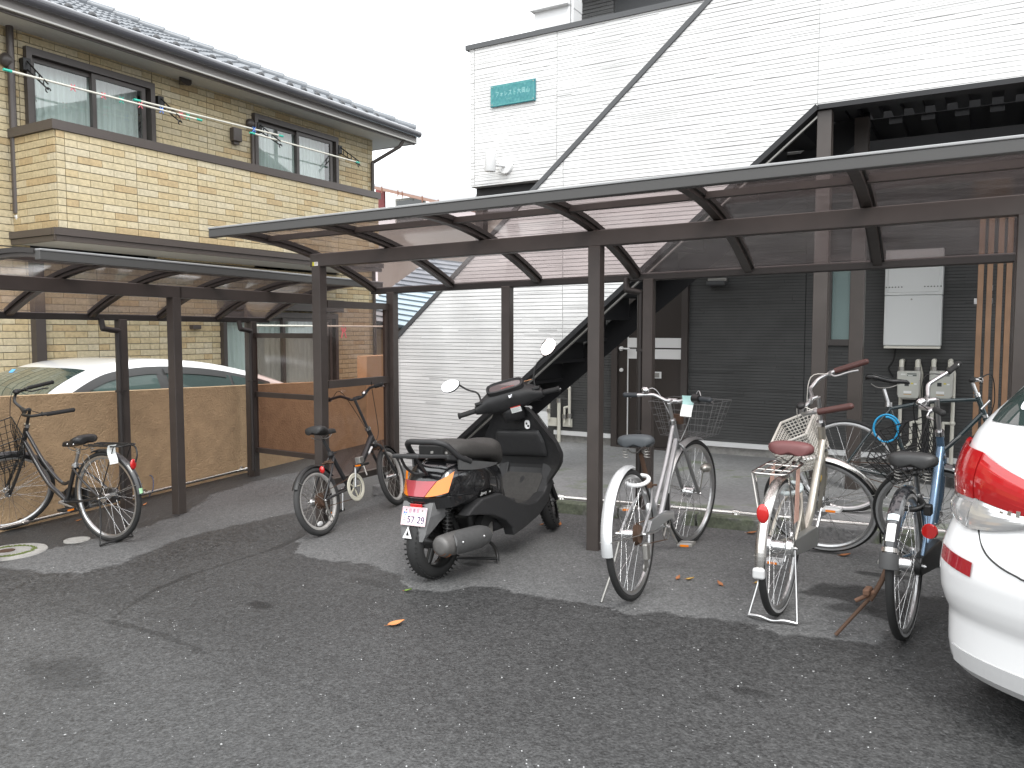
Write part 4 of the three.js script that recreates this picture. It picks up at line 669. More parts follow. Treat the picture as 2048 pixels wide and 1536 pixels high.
// ---------- the two bicycle roofs ----------
// local frame: x along the roof, -z towards the low rear side, y up from the base
function bikeRoof(t, o) {
  const { u0, u1, posts, rear, depth, front, yF, yB, yR, bays, rise = 0, poly, ySink } = o;
  const lift = (u) => rise * u;
  const pw = 0.082;
  const curve = (d, u) => { // underside of the ribs; d from -front (viewer) to depth
    const a = -front, b = 0, c = depth; // parabola through three points
    const la = (d - b) * (d - c) / ((a - b) * (a - c)), lb = (d - a) * (d - c) / ((b - a) * (b - c)), lc = (d - a) * (d - b) / ((c - a) * (c - b));
    return yF * la + yB * lb + yR * lc + lift(u);
  };
  const P = (u, d, dy = 0) => V(u, curve(d, u) + dy, -d);
  for (const u of posts) mesh('post', rbox(pw, yB + lift(u) - 0.1 + ySink, pw, u, (yB + lift(u) - 0.1 - ySink) / 2, 0, 0.005), M.bronze, t);
  for (const u of rear) mesh('rear_post', rbox(0.075, yR + lift(u) + ySink, 0.075, u, (yR + lift(u) - ySink) / 2, -depth + 0.0, 0.005), M.bronze, t);
  const B = (u, y, d) => V(u, y + lift(u), -d);
  mesh('beam', bar(B(posts[0] - 0.06, yB - 0.052, 0), B(posts[posts.length - 1] + 0.06, yB - 0.052, 0), 0.1, 0.07, 0.006), M.bronze, t);
  const fe = mesh('front_edge', [bar(B(u0, yF + 0.012, -front), B(u1, yF + 0.012, -front), 0.055, 0.05, 0.006)], M.gutterGrey, t);
  mesh('edge_lip', [bar(B(u0, yF + 0.046, -front - 0.002), B(u1, yF + 0.046, -front - 0.002), 0.014, 0.056, 0.004)], mat(lin(0.3, 0.3, 0.3), 0.4, { metalness: 0.4 }), fe);
  mesh('rear_gutter', [bar(B(u0, yR + 0.018, depth + 0.025), B(u1, yR + 0.018, depth + 0.025), 0.055, 0.085, 0.006)], M.bronzeDark, t);
  const us = []; for (let i = 0; i <= bays; i++) us.push(u0 + 0.03 + (u1 - u0 - 0.06) * i / bays);
  const arc = (u, dy, d0 = -front + 0.02, d1 = depth - 0.02, n = 18) => { const l = []; for (let i = 0; i <= n; i++) l.push(P(u, d0 + (d1 - d0) * i / n, dy)); return l; };
  const ribGeo = (u, w, h, dy) => loft(arc(u, dy).map((p) => [p.clone().add(V(-w / 2, 0, 0)), p.clone().add(V(-w / 2, h, 0)), p.clone().add(V(w / 2, h, 0)), p.clone().add(V(w / 2, 0, 0))])).toNonIndexed();
  us.forEach((u, i) => { const r = mesh('rib', creased(ribGeo(u, 0.05, 0.05, 0)), M.bronze, t); mesh('rib_seal', [ribGeo(u - 0.034, 0.012, 0.03, 0.024), ribGeo(u + 0.034, 0.012, 0.03, 0.024)].map(creased), M.bronzeDark, r); });
  for (let i = 0; i < bays; i++) {
    const a = us[i] + 0.03, b = us[i + 1] - 0.03, dm = -front * 0.45;
    mesh('purlin', [bar(P((a), dm, 0.03).setY(curve(dm, a) + 0.03), P(b, dm, 0.03), 0.035, 0.05)], M.bronze, t);
    mesh('roof_panel', grid((u, v) => P(a + (b - a) * u, -front + 0.02 + (depth + front + 0.005) * v, 0.053 - 0.035 * Math.pow(v, 12)), 2, 26), poly, t);
  }
  return { P, B, us, curve, lift };
}
const C1 = onGround(646, 1040), C1M = onGround(1178, 1105);
const CA = 2.2 * DEG;
const roof1 = thing('bicycle_roof', 'bronze aluminium bicycle roof with curved smoky pink panels, the long one over the scooter', 'carport', [C1.x, C1.y, C1.z]);
roof1.rotation.y = CA;
{
  const y = (v) => v - C1.y;
  const k = bikeRoof(roof1, { u0: -0.17, u1: 4.72, posts: [0, 2.31, 4.62], rear: [0.05, 1.19, 2.37, 4.66], depth: 0.86, front: 0.88, yF: y(2.075), yB: y(2.015), yR: y(1.755), bays: 6, rise: 0.018, poly: M.poly, ySink: 0.12 });
  // side screen between the left-hand posts
  const q = (py) => onX(700, py, C1.x - 0.02);
  const ty = 1.63 - C1.y, my = 1.0 - C1.y, by = 0.22 - C1.y; const za = -0.045, zb = -0.82;
  mesh('screen_rail', [box(0.05, 0.055, za - zb, 0.02, ty, (za + zb) / 2)], M.bronze, roof1); mesh('screen_rail', [box(0.05, 0.06, za - zb, 0.02, my, (za + zb) / 2)], M.bronze, roof1); mesh('screen_rail', [box(0.05, 0.05, za - zb, 0.02, by, (za + zb) / 2)], M.bronze, roof1);
  mesh('screen_stile', [box(0.04, ty - by, 0.03, 0.02, (ty + by) / 2, zb + 0.016)], M.bronze, roof1);
  for (const [a, b] of [[by, my], [my, ty]]) mesh('screen_panel', grid((u, v) => V(0.02, a + 0.03 + (b - a - 0.06) * u, za + (zb - za) * v), 1, 1), M.polyScreen, roof1);
  // gutter pipe at the third rear post
  mesh('downpipe', [polyrod([[2.2, y(1.8), -0.84], [2.22, y(1.72), -0.8], [2.305, y(1.7), -0.86], [2.305, 0.1, -0.86]], 0.024, 10)], M.bronzeDark, roof1);
  for (const yy of [1.35, 0.75]) mesh('pipe_clip', box(0.07, 0.02, 0.06, 2.32, yy, -0.86), M.bronzeDark, roof1);
  mesh('sticker', [box(0.055, 0.03, 0.002, -0.005, y(1.935), 0.0365)], new THREE.MeshStandardMaterial({ roughness: 0.4, map: printed(128, 64, (g, w, h) => { g.fillStyle = '#e8e8e6'; g.fillRect(0, 0, w, h); g.fillStyle = '#d9d62f'; g.fillRect(0, 0, 42, h); g.fillStyle = '#777'; g.fillRect(56, 14, 60, 7); g.fillRect(56, 32, 44, 7); }) }), roof1);
}
const C2 = onGround(357, 1027), C2A = 4.8 * DEG;
const roof2 = thing('bicycle_roof', 'lower bronze bicycle roof at the left, along the tan wall and the brick house', 'carport', [C2.x, C2.y, C2.z]);
roof2.rotation.y = Math.PI / 2 + C2A;
{
  const y = (v) => v - C2.y;
  bikeRoof(roof2, { u0: -1.68, u1: 1.83, posts: [-1.58, 0.01], rear: [-1.62, 0.02, 1.58], depth: 0.66, front: 0.8, yF: y(1.855), yB: y(1.795), yR: y(1.52), bays: 5, rise: -0.002, poly: M.poly, ySink: 0.12 });
  mesh('beam_end', bar(V(0.04, y(1.743), 0), V(1.8, y(1.743), 0), 0.1, 0.07, 0.006), M.bronze, roof2);
  for (const u of [0.02, 1.58]) { mesh('downpipe', [polyrod([[u - 0.22, y(1.52), -0.62], [u - 0.22, y(1.44), -0.6], [u - 0.06, y(1.42), -0.62], [u - 0.06, 0.08, -0.62]], 0.024, 10)], M.bronzeDark, roof2); mesh('pipe_clip', box(0.07, 0.02, 0.06, u - 0.05, y(0.9), -0.62), M.bronzeDark, roof2); }
}
// tan rendered wall behind it
const wallPt = (s) => V(C2.x - Math.cos(C2A) * 0.9 - Math.sin(C2A) * s, 0, C2.z + Math.sin(C2A) * 0.9 - Math.cos(C2A) * s); // s metres along, past the first post
{
  const wallPx = (px) => { let lo = -6, hi = 8; for (let i = 0; i < 50; i++) { const m = (lo + hi) / 2, p = wallPt(m).setY(0.5).project(camera); if ((p.x + 1) * 1024 < px) lo = m; else hi = m; } return (lo + hi) / 2; };
  const yAt = (px, py) => { const p = wallPt(wallPx(px)), r = sight(px, py); return CAM_H + r.y * (p.z / r.z); };
  const s0 = -3.2, s1 = wallPx(733), s2 = wallPx(790);
  const yA = yAt(0, 794.5), yB = yAt(492, 771), sA = wallPx(0.5), sB = wallPx(492), yTop = (s) => yA + (yB - yA) * (s - sA) / (sB - sA);
  const a = wallPt(s0), w = thing('garden_wall', 'tan rendered garden wall with a taller orange-tan end block, behind the left bicycle roof', 'wall', [a.x, -0.2, a.z]);
  w.rotation.y = Math.PI / 2 + C2A; // local x runs along the wall, away from the camera; local z faces the lot
  const g = prism([[0, -0.3], [s1 - s0, -0.3], [s1 - s0, yTop(s1) + 0.2], [0, yTop(s0) + 0.2]], 0.12).translate(0, 0, -0.12);
  mesh('wall', g, M.stucco, w);
  mesh('end_block', rbox(s2 - s1 + 0.2, yAt(752, 726) + 0.5, 0.16, s1 - s0 + (s2 - s1 + 0.2) / 2 + 0.002, (yAt(752, 726) + 0.2) / 2 - 0.05, -0.07, 0.008), M.stuccoOrange, w);
  // stainless locking rail on the wall
  const p0 = wallPx(1), p1 = wallPx(487), h0 = yAt(1, 1049), h1 = yAt(487, 935), A = V(s0 * 0 + p0 - s0 - 1.2, h0 + 0.2 - (h1 - h0) / (p1 - p0) * 1.2, 0.07), B = V(p1 - s0, h1 + 0.2, 0.07);
  const a2 = thing('locking_rail', 'stainless locking rail low on the tan wall behind the black city bicycle', 'rail', [a.x, -0.2, a.z]); a2.rotation.y = w.rotation.y;
  mesh('rail', [rod(A, B, 0.014, 0.014, 12), new THREE.SphereGeometry(0.014, 10, 8).translate(B.x, B.y, B.z)], M.stainless, a2);
  for (const k of [0.05, 0.35, 0.66, 0.985]) { const p = A.clone().lerp(B, k); mesh('wall_bracket', [rod(V(p.x, p.y, 0), p, 0.011), new THREE.CylinderGeometry(0.028, 0.028, 0.01, 14).rotateX(Math.PI / 2).translate(p.x, p.y, 0.005)], M.stainless, a2); mesh('collar', rod(p.clone().add(V(-0.022, 0, 0)), p.clone().add(V(0.022, 0, 0)), 0.02, 0.02, 12), M.stainless, a2); }
  // thin cable loop left on the rail
  const c = onGround(293, 993), t = thing('cable_loop', 'thin blue-grey cable lock hanging from the rail left of the slim front post', 'cable lock', [c.x, c.y, c.z]);
  const q = 0.16; mesh('cable', tube([[0, 0.02, 0.02], [-0.05, q * 0.6, -0.02], [0, q * 1.2, -0.03], [0.06, q * 1.1, -0.03], [0.1, q * 0.5, 0.0], [0.08, 0.01, 0.03]], 0.005, 30, 6), mat(lin(0.1, 0.12, 0.2), 0.4), t);
}
// screen closing the gap between the two roofs
{
  const za = wallPt(1.58 + 0.02); const a = V(za.x + 0.16, 0, za.z - 0.02), y = groundY(a.x, a.z), t = thing('side_screen', 'bronze framed tinted screen between the two bicycle roofs, left of the tall post', 'screen', [a.x, y, a.z]);
  const b = onZ(640, 900, a.z + 0.05); const dx = b.x - a.x; t.rotation.y = -0.04;
  const h = (py) => { const r = sight(512, py); return CAM_H + r.y * (a.z / r.z) - y; };
  const T = h(671), Mi = h(788), Bo = h(899);
  mesh('stile', rbox(0.055, T + 0.35, 0.05, 0, (T + 0.25) / 2, 0, 0.004), M.bronze, t); mesh('stile', rbox(0.055, T + 0.05, 0.05, dx, T / 2, 0, 0.004), M.bronze, t);
  for (const v of [T, Mi, Bo]) mesh('rail', box(dx - 0.055, 0.05, 0.045, dx / 2, v, 0), M.bronze, t);
  for (const [p, q] of [[Bo, Mi], [Mi, T]]) mesh('screen_panel', grid((u, v) => V(0.027 + (dx - 0.054) * u, p + 0.025 + (q - p - 0.05) * v, 0), 1, 1), M.polyScreen, t);
}
// the locking rail on the kerb
{
  const P = (px, py) => onZ(px, py, KERB_Z - 0.06), a = P(1020, 985), b = P(1920, 1066), t = thing('locking_rail', 'stainless locking rail along the kerb behind the parked bicycles', 'rail', [a.x, a.y, a.z]), L = b.clone().sub(a);
  mesh('rail', rod(V(-1.0 * L.x / L.length(), -L.y / L.length(), 0), L.clone().multiplyScalar(1.12), 0.015, 0.015, 12), M.stainless, t);
  for (const px of [1124, 1473, 1760]) { const p = P(px, 993 + (px - 1111) * 0.0901).sub(a), py = padY(p.x + a.x, a.z) - a.y; mesh('post', [rod(V(p.x, py - 0.01, 0), V(p.x, p.y, 0), 0.011, 0.011, 10), new THREE.CylinderGeometry(0.03, 0.034, 0.012, 14).translate(p.x, py + 0.006, 0)], M.stainless, t); mesh('collar', rod(V(p.x - 0.022, p.y, 0), V(p.x + 0.022, p.y, 0), 0.021, 0.021, 12), M.stainless, t); }
}
// covers in the asphalt at the left
{
  const c = onGround(18, 1106), t = thing('inspection_cover', 'round concrete inspection cover ringed with moss at the left edge of the lot', 'manhole cover', [c.x, c.y, c.z]); t.rotation.z = 0.03;
  const r = 0.2;
  mesh('outer_ring', new THREE.LatheGeometry([[r * 0.82, 0.0], [r * 0.82, 0.012], [r * 1.18, 0.012], [r * 1.22, 0]].map((p) => new THREE.Vector2(...p)), 48), M.concrete, t);
  mesh('lid', new THREE.CylinderGeometry(r * 0.74, r * 0.74, 0.012, 40).translate(0, 0.006, 0), M.concrete, t);
  mesh('rust_disc', new THREE.CylinderGeometry(r * 0.26, r * 0.26, 0.006, 24).translate(-0.03, 0.014, 0.0), M.rust, t);
  const q = rng(12), moss = []; for (let i = 0; i < 520; i++) { const a = q() * 6.283, d = (Math.sin(a * 2 + 1) > -0.2 || q() < 0.3) ? 1 : 0; if (!d) continue; const rr = r * (0.74 + 0.1 * q()), s = 0.004 + 0.008 * q(); moss.push(new THREE.IcosahedronGeometry(s, 0).scale(1, 0.7, 1).translate(Math.cos(a) * rr + (q() - 0.5) * 0.016, 0.009 + q() * 0.006, Math.sin(a) * rr + (q() - 0.5) * 0.016)); }
  stuff(mesh('moss', moss, mat(lin(0.1, 0.125, 0.035), 0.95), t));
  const d = onGround(154, 1081), u = thing('valve_cover', 'small pale round cover in the asphalt under the black city bicycle', 'manhole cover', [d.x, d.y, d.z]);
  mesh('lid', new THREE.CylinderGeometry(0.088, 0.09, 0.01, 32).translate(0, 0.003, 0), M.concrete, u);
}
// ---------- bicycles ----------
// stands a vehicle (x forward, y up, z right) on two points of the ground
function stand(o, rear, front, lean = 0) {
  const x = front.clone().sub(rear).normalize(), z = V(0, 0, 0).crossVectors(x, UP).normalize(), y = V(0, 0, 0).crossVectors(z, x);
  o.position.copy(rear); o.quaternion.setFromRotationMatrix(new THREE.Matrix4().makeBasis(x, y, z)).multiply(new THREE.Quaternion().setFromAxisAngle(V(1, 0, 0), lean));
}
const ahead = (rear, toward, len) => { const d = toward.clone().sub(rear).setY(0).setLength(len).add(rear); d.y = groundY(d.x, d.z); return d; };
function ringGeo(R, profile, seg = 64) { return new THREE.LatheGeometry(profile.map(([r, y]) => new THREE.Vector2(R + r, y)), seg).rotateX(Math.PI / 2); }
function wheelParts(parent, c, R, o, m4) {
  const { tyreW = 0.035, rimM = M.steel, tyreM = M.rubber, spokeM = M.chrome, spokes = 32, hubM = M.chrome, hubW = 0.09, hubR = 0.018, wallM } = o;
  const w = new THREE.Group(); w.name = 'wheel'; parent.add(w); w.position.copy(c); w.updateMatrix(); if (m4) { w.applyMatrix4(m4); }
  const t = tyreW / 2;
  mesh('tyre', new THREE.TorusGeometry(R - t, t, 12, 72), tyreM, w);
  if (wallM) for (const s of [-1, 1]) mesh('tyre_wall', ringGeo(R, [[-tyreW * 0.95, 0], [-tyreW * 0.55, 0.001 * s]].map(([a, b]) => [a, b + s * t * 0.96])), wallM, w);
  mesh('rim', creased(ringGeo(R - tyreW, [[0.004, -0.0135], [-0.008, -0.0135], [-0.0175, -0.006], [-0.0175, 0.006], [-0.008, 0.0135], [0.004, 0.0135], [0.004, -0.0135]])), rimM, w);
  const sp = [], rr = R - tyreW - 0.015; for (let i = 0; i < spokes; i++) { const a = i / spokes * Math.PI * 2, s = i & 1 ? 1 : -1, k = (i >> 1) & 1 ? 1 : -1, ha = a + k * 1.25; sp.push(rod(V(Math.cos(ha) * hubR * 1.25, Math.sin(ha) * hubR * 1.25, s * hubW * 0.33), V(Math.cos(a) * rr, Math.sin(a) * rr, 0), 0.0013, 0.0013, 4)); }
  mesh('spokes', sp, spokeM, w);
  mesh('hub', [new THREE.CylinderGeometry(hubR, hubR, hubW * 0.7, 16).rotateX(Math.PI / 2), ...[-1, 1].map((s) => new THREE.CylinderGeometry(hubR * 1.5, hubR * 1.5, 0.004, 18).rotateX(Math.PI / 2).translate(0, 0, s * hubW * 0.34)), new THREE.CylinderGeometry(0.006, 0.006, hubW + 0.05, 10).rotateX(Math.PI / 2), ...[-1, 1].map((s) => new THREE.CylinderGeometry(0.01, 0.01, 0.012, 6).rotateX(Math.PI / 2).translate(0, 0, s * (hubW / 2 + 0.014)))], hubM, w);
  return w;
}
function fenderGeo(c, R, a0, a1, w, sag = 0.014) { // angles from the forward direction, anticlockwise seen from the right... over the top
  return sheet((u, v) => { const a = a0 + (a1 - a0) * u, s = v * 2 - 1, r = R - sag * s * s; return V(c.x + Math.cos(a) * r, c.y + Math.sin(a) * r, c.z + s * w / 2); }, 40, 8, 0.0025);
}
function saddleGeo(x, y, o = {}) {
  const { L = 0.26, W = 0.2, nose = 0.045, thick = 0.055, tail = 0.02 } = o, rings = [], n = 20;
  const st = [[0, 0.55, 0.75, 0.0], [0.04, 0.86, 1, 0.012], [0.16, 1, 1.05, 0.018], [0.32, 0.9, 1, 0.012], [0.48, 0.62, 0.9, 0.002], [0.62, 0.38, 0.8, -0.004], [0.8, nose / W * 1.15, 0.72, -0.002], [0.94, nose / W, 0.62, -0.004], [1, nose / W * 0.6, 0.35, -0.012]];
  for (const [k, ww, hh, dy] of st) { const r = []; for (let i = 0; i < n; i++) { const a = i / n * Math.PI * 2, ca = Math.cos(a), sa = Math.sin(a); const zz = Math.sign(ca) * Math.pow(Math.abs(ca), 0.75) * W / 2 * ww, yy = sa > 0 ? Math.pow(sa, 0.75) * thick * 0.5 * hh : sa * thick * 0.62 * hh * (0.35 + 0.65 * Math.abs(ca)); r.push(V(x - L * 0.42 + L * k, y + dy + yy + tail * (1 - k) * (1 - k), zz)); } rings.push(r); }
  return loft(rings);
}
function basketGeo(o) { // wires of a tapered basket; centre of its floor at the origin, x forward
  const { lt = 0.3, wt = 0.36, lb = 0.22, wb = 0.28, h = 0.22, nx = 6, nz = 7, ny = 4, r = 0.0022, rim = 0.005, back = 0, seg = 5 } = o, out = [];
  const P = (sx, sz, k) => V((lb + (lt - lb) * k) / 2 * sx + (sx > 0 ? 1 : -0.35) * (lt - lb) * 0.3 * k, h * k + (sx < 0 ? back * k : 0), (wb + (wt - wb) * k) / 2 * sz);
  const corner = [[1, 1], [1, -1], [-1, -1], [-1, 1]];
  for (let j = 0; j <= ny; j++) { const k = j / ny; for (let c = 0; c < 4; c++) out.push(rod(P(...corner[c], k), P(...corner[(c + 1) % 4], k), j === ny ? rim : r, j === ny ? rim : r, seg)); }
  for (let c = 0; c < 4; c++) { const n = c % 2 === 0 ? nz : nx; for (let i = 0; i <= n; i++) { const u = i / n; const A = P(...corner[c], 0).lerp(P(...corner[(c + 1) % 4], 0), u), B = P(...corner[c], 1).lerp(P(...corner[(c + 1) % 4], 1), u); out.push(rod(A, B, r, r, seg)); } }
  for (let i = 0; i <= nz; i++) { const u = i / nz; out.push(rod(P(1, 1, 0).lerp(P(1, -1, 0), u), P(-1, 1, 0).lerp(P(-1, -1, 0), u), r, r, seg)); }
  for (let i = 1; i < nx; i++) { const u = i / nx; out.push(rod(P(1, 1, 0).lerp(P(-1, 1, 0), u), P(1, -1, 0).lerp(P(-1, -1, 0), u), r, r, seg)); }
  return out;
}
function pedalGeo(c) { return { body: [rbox(0.012, 0.018, 0.085, c.x - 0.036, c.y, c.z, 0.004), rbox(0.012, 0.018, 0.085, c.x + 0.036, c.y, c.z, 0.004), rbox(0.085, 0.018, 0.012, c.x, c.y, c.z - 0.04, 0.004), rbox(0.085, 0.018, 0.012, c.x, c.y, c.z + 0.04, 0.004), rod(V(c.x, c.y, c.z - 0.045), V(c.x, c.y, c.z + 0.045), 0.008)], ref: [box(0.006, 0.012, 0.05, c.x - 0.0435, c.y, c.z), box(0.006, 0.012, 0.05, c.x + 0.0435, c.y, c.z)] }; }
function makeBike(name, label, o) {
  const t = thing(name, label, 'bicycle');
  const R = o.R, Rf = o.Rf || R, wb = o.wb, rake = (o.headAngle || 68) * DEG, ax = V(-Math.cos(rake), Math.sin(rake), 0);
  const rc = V(0, R, 0), fc = V(wb, Rf, 0), off = 0.045;
  const crown = fc.clone().add(V(-Math.sin(rake) * off, -Math.cos(rake) * off, 0)).addScaledVector(ax, o.crown || Rf + 0.045), hb = crown.clone().addScaledVector(ax, 0.02), ht = hb.clone().addScaledVector(ax, o.headLen || 0.15);
  const steer = o.steer || 0, S = new THREE.Matrix4().makeTranslation(hb.x, hb.y, hb.z).multiply(new THREE.Matrix4().makeRotationAxis(ax, steer)).multiply(new THREE.Matrix4().makeTranslation(-hb.x, -hb.y, -hb.z));
  const F = (g) => (Array.isArray(g) ? g.flat(Infinity).map((q) => q.clone().applyMatrix4(S)) : g.clone().applyMatrix4(S));
  const FT = (name, g, m, p = t) => mesh(name, F(g), m, p);
  const bb = V(...(o.bb || [0.46, 0.29, 0])), ss = V(...(o.seat || [0.24, 0.78, 0])), stTop = bb.clone().lerp(ss, o.seatTubeK || 0.72);
  const fm = o.frameM, tr = o.tubeR || 0.016;
  // frame
  const fr = [rod(hb.clone().addScaledVector(ax, -0.012), ht, tr * 1.18, tr * 1.18, 14), rod(bb, stTop, tr, tr, 12), new THREE.CylinderGeometry(0.021, 0.021, 0.07, 16).rotateX(Math.PI / 2).translate(bb.x, bb.y, 0)];
  for (const l of o.tubes(hb, ht, bb, stTop)) fr.push(l.length > 2 ? tube(l.slice(0, -1), l[l.length - 1], 26, 10) : null);
  for (const s of [-1, 1]) { fr.push(tube([bb.clone().add(V(-0.02, 0, s * 0.025)), V(bb.x * 0.6, bb.y * 0.75 + R * 0.25, s * 0.045), V(0, R, s * 0.062)], 0.0095, 12, 8)); fr.push(tube([bb.clone().lerp(stTop, o.stayK || 0.93).add(V(0, 0, s * 0.018)), bb.clone().lerp(stTop, 0.93).lerp(V(0, R, s * 0.06), 0.4).add(V(-0.012, 0, s * 0.03)), V(0, R, s * 0.062)], 0.0085, 14, 8)); }
  const frame = mesh('frame', fr, fm, t);
  if (o.frameDetail) for (const d of o.frameDetail(hb, ht, bb, stTop)) mesh(d[0], d[1], d[2], frame);
  // fork
  const fk = []; for (const s of [-1, 1]) fk.push(tube([crown.clone().add(V(0, 0, s * 0.012)), crown.clone().add(V(0.006, -0.03, s * 0.045)), crown.clone().lerp(fc, 0.55).add(V(-0.012, 0, s * 0.052)), fc.clone().add(V(0, 0, s * 0.056))], o.forkR || 0.0115, 18, 8));
  fk.push(rod(crown.clone().addScaledVector(ax, -0.02), hb, 0.02, 0.02, 12)); FT('fork', fk, o.forkM || fm);
  for (const [p, a, b] of [[hb, -0.008, 0.012], [ht, -0.012, 0.014]]) FT('headset', rod(p.clone().addScaledVector(ax, a), p.clone().addScaledVector(ax, b), tr * 1.4, tr * 1.4, 16), M.chrome);
  // wheels
  wheelParts(t, rc, R, { hubW: 0.12, hubR: o.rearHubR || 0.024, ...o.wheel }); wheelParts(t, fc, Rf, { hubW: 0.1, hubR: o.dynamo ? 0.034 : 0.017, ...o.wheel, ...(o.frontWheel || {}) }, S);
  // mudguards
  if (o.fender !== false) {
    const fw = o.fenderW || 0.05, fmM = o.fenderM || M.steel; const [ra, rb] = o.rearFender || [60, 215], [fa, fb] = o.frontFender || [62, 190];
    mesh('mudguard', creased(fenderGeo(rc, R + 0.018, ra * DEG, rb * DEG, fw)), fmM, t); FT('mudguard', creased(fenderGeo(fc, Rf + 0.018, fa * DEG, fb * DEG, fw)), o.frontFenderM || fmM);
    const st = []; for (const s of [-1, 1]) st.push(rod(V(0, R, s * 0.066), V(Math.cos((rb - 12) * DEG) * (R + 0.016), R + Math.sin((rb - 12) * DEG) * (R + 0.016), s * fw * 0.5), 0.0022, 0.0022, 5));
    mesh('mudguard_stay', st, M.dullSteel, t);
    const sf = []; for (const s of [-1, 1]) sf.push(rod(fc.clone().add(V(0, 0, s * 0.06)), fc.clone().add(V(Math.cos((fb - 8) * DEG) * (Rf + 0.016), Math.sin((fb - 8) * DEG) * (Rf + 0.016), s * fw * 0.5)), 0.0022, 0.0022, 5)); FT('mudguard_stay', sf, M.dullSteel);
  }
  // saddle
  const sv = ss.clone().sub(bb).normalize(); mesh('seat_post', [rod(stTop.clone().addScaledVector(sv, -0.02), ss, 0.0127, 0.0127, 12), new THREE.CylinderGeometry(0.024, 0.024, 0.03, 14).translate(stTop.x, stTop.y, 0), rod(V(stTop.x, stTop.y, -0.03), V(stTop.x, stTop.y, 0.05), 0.006)], o.seatPostM || M.steel, t);
  const sad = mesh('saddle', saddleGeo(ss.x, ss.y + 0.05, o.saddle), o.saddleM || M.matteBlack, t);
  mesh('saddle_rails', [-1, 1].flatMap((s) => [tube([V(ss.x - 0.08, ss.y + 0.035, s * 0.045), V(ss.x - 0.04, ss.y + 0.01, s * 0.028), V(ss.x + 0.04, ss.y + 0.01, s * 0.025), V(ss.x + 0.12, ss.y + 0.045, s * 0.012)], 0.0035, 12, 6), ...(o.springs === false ? [] : [helix(V(ss.x - 0.075, ss.y - 0.012, s * 0.06), 0.016, 0.045, 3, 0.0025)])]), M.dullSteel, sad);
  // handlebar
  const sTop = ht.clone().addScaledVector(ax, o.stemH || 0.1), hc = o.bar(sTop, ax); // hc: {pts (right half), grip [a, b], r}
  FT('stem', [rod(ht, sTop, 0.0115, 0.0115, 12), ...(hc.stem || [])], o.stemM || M.steel);
  const mir = (p) => V(p.x, p.y, -p.z); const right = P3(hc.pts), barG = [tube([...right.slice().reverse().map(mir).slice(0, right[0].z === 0 ? -1 : undefined), ...right], 0.0112, 60, 10, false, 0.3)]; FT('handlebar', barG, o.barM || M.steel);
  for (const f of [(p) => p.clone(), mir]) {
    const a = f(V(...hc.grip[0])), b = f(V(...hc.grip[1])); FT('grip', [rod(a, b, o.gripR || 0.0155, o.gripR || 0.0155, 12), new THREE.SphereGeometry(0.017, 10, 8).translate(b.x, b.y, b.z)], o.gripM || M.rubber);
    const d = b.clone().sub(a), fw = V(0, 0, 0).crossVectors(d, UP).normalize(); if (fw.x < 0 && Math.abs(fw.x) > 0.3 || (Math.abs(fw.x) <= 0.3 && fw.z * Math.sign(a.z) > 0)) fw.negate(); const at = a.clone().addScaledVector(d, -0.14), tip = a.clone().addScaledVector(d, 0.72).addScaledVector(fw, 0.045).add(V(0, -0.02, 0));
    FT('brake_lever', [rod(at.clone(), at.clone().addScaledVector(fw, 0.03), 0.012), tube([at.clone().addScaledVector(fw, 0.025), at.clone().addScaledVector(fw, 0.05).addScaledVector(d, 0.15).add(V(0, -0.012, 0)), tip.clone().lerp(at, 0.35).addScaledVector(fw, 0.018), tip], 0.0055, 16, 7)], o.leverM || M.steel);
    FT('cable', tube([at.clone().addScaledVector(fw, 0.02), at.clone().add(V(0.1, 0.03, -at.z * 0.3)), ht.clone().add(V(0.1, -0.02, at.z * 0.25)), hb.clone().add(V(0.03, 0.0, at.z * 0.05))], 0.0028, 24, 5), o.cableM || M.black);
  }
  // drive
  const ca = (o.crank ?? 20) * DEG, cl = 0.165;
  const cr = [new THREE.CylinderGeometry(0.012, 0.012, 0.13, 12).rotateX(Math.PI / 2).translate(bb.x, bb.y, 0)]; const peds = [];
  for (const s of [1, -1]) { const e = V(bb.x + Math.cos(ca) * cl * s, bb.y + Math.sin(ca) * cl * s, s * 0.072); cr.push(rod(V(bb.x, bb.y, s * 0.06), e, 0.0105, 0.008, 10)); peds.push(pedalGeo(e.clone().add(V(0, 0, s * 0.055)))); }
  mesh('crank', cr, o.crankM || M.steel, t);
  for (const p of peds) { const q = mesh('pedal', p.body, o.pedalM || M.dullSteel, t); mesh('reflector', p.ref, M.amberLens, q); }
  const cogR = o.cogR || 0.035, ringR = o.ringR || 0.075;
  if (o.chainCase) {
    const L = []; const n = 14; for (let i = 0; i <= n; i++) { const a = -90 + 180 * i / n; L.push([bb.x + Math.cos(a * DEG) * (ringR + 0.02), bb.y + Math.sin(a * DEG) * (ringR + 0.02)]); } for (let i = 0; i <= n; i++) { const a = 90 + 180 * i / n; L.push([0 + Math.cos(a * DEG) * (cogR + 0.022), R + Math.sin(a * DEG) * (cogR + 0.022)]); }
    mesh('chain_case', prism(L, 0.028, 0.006).translate(0, 0, 0.036), o.chainCaseM || fm, t);
  } else {
    mesh('chainring', [new THREE.TorusGeometry(ringR, 0.004, 6, 40).scale(1, 1, 0.7).translate(bb.x, bb.y, 0.048), ...[0, 1, 2, 3, 4].map((i) => rod(V(bb.x, bb.y, 0.048), V(bb.x + Math.cos(i * 1.257) * ringR, bb.y + Math.sin(i * 1.257) * ringR, 0.048), 0.006))], o.ringM || M.dullSteel, t);
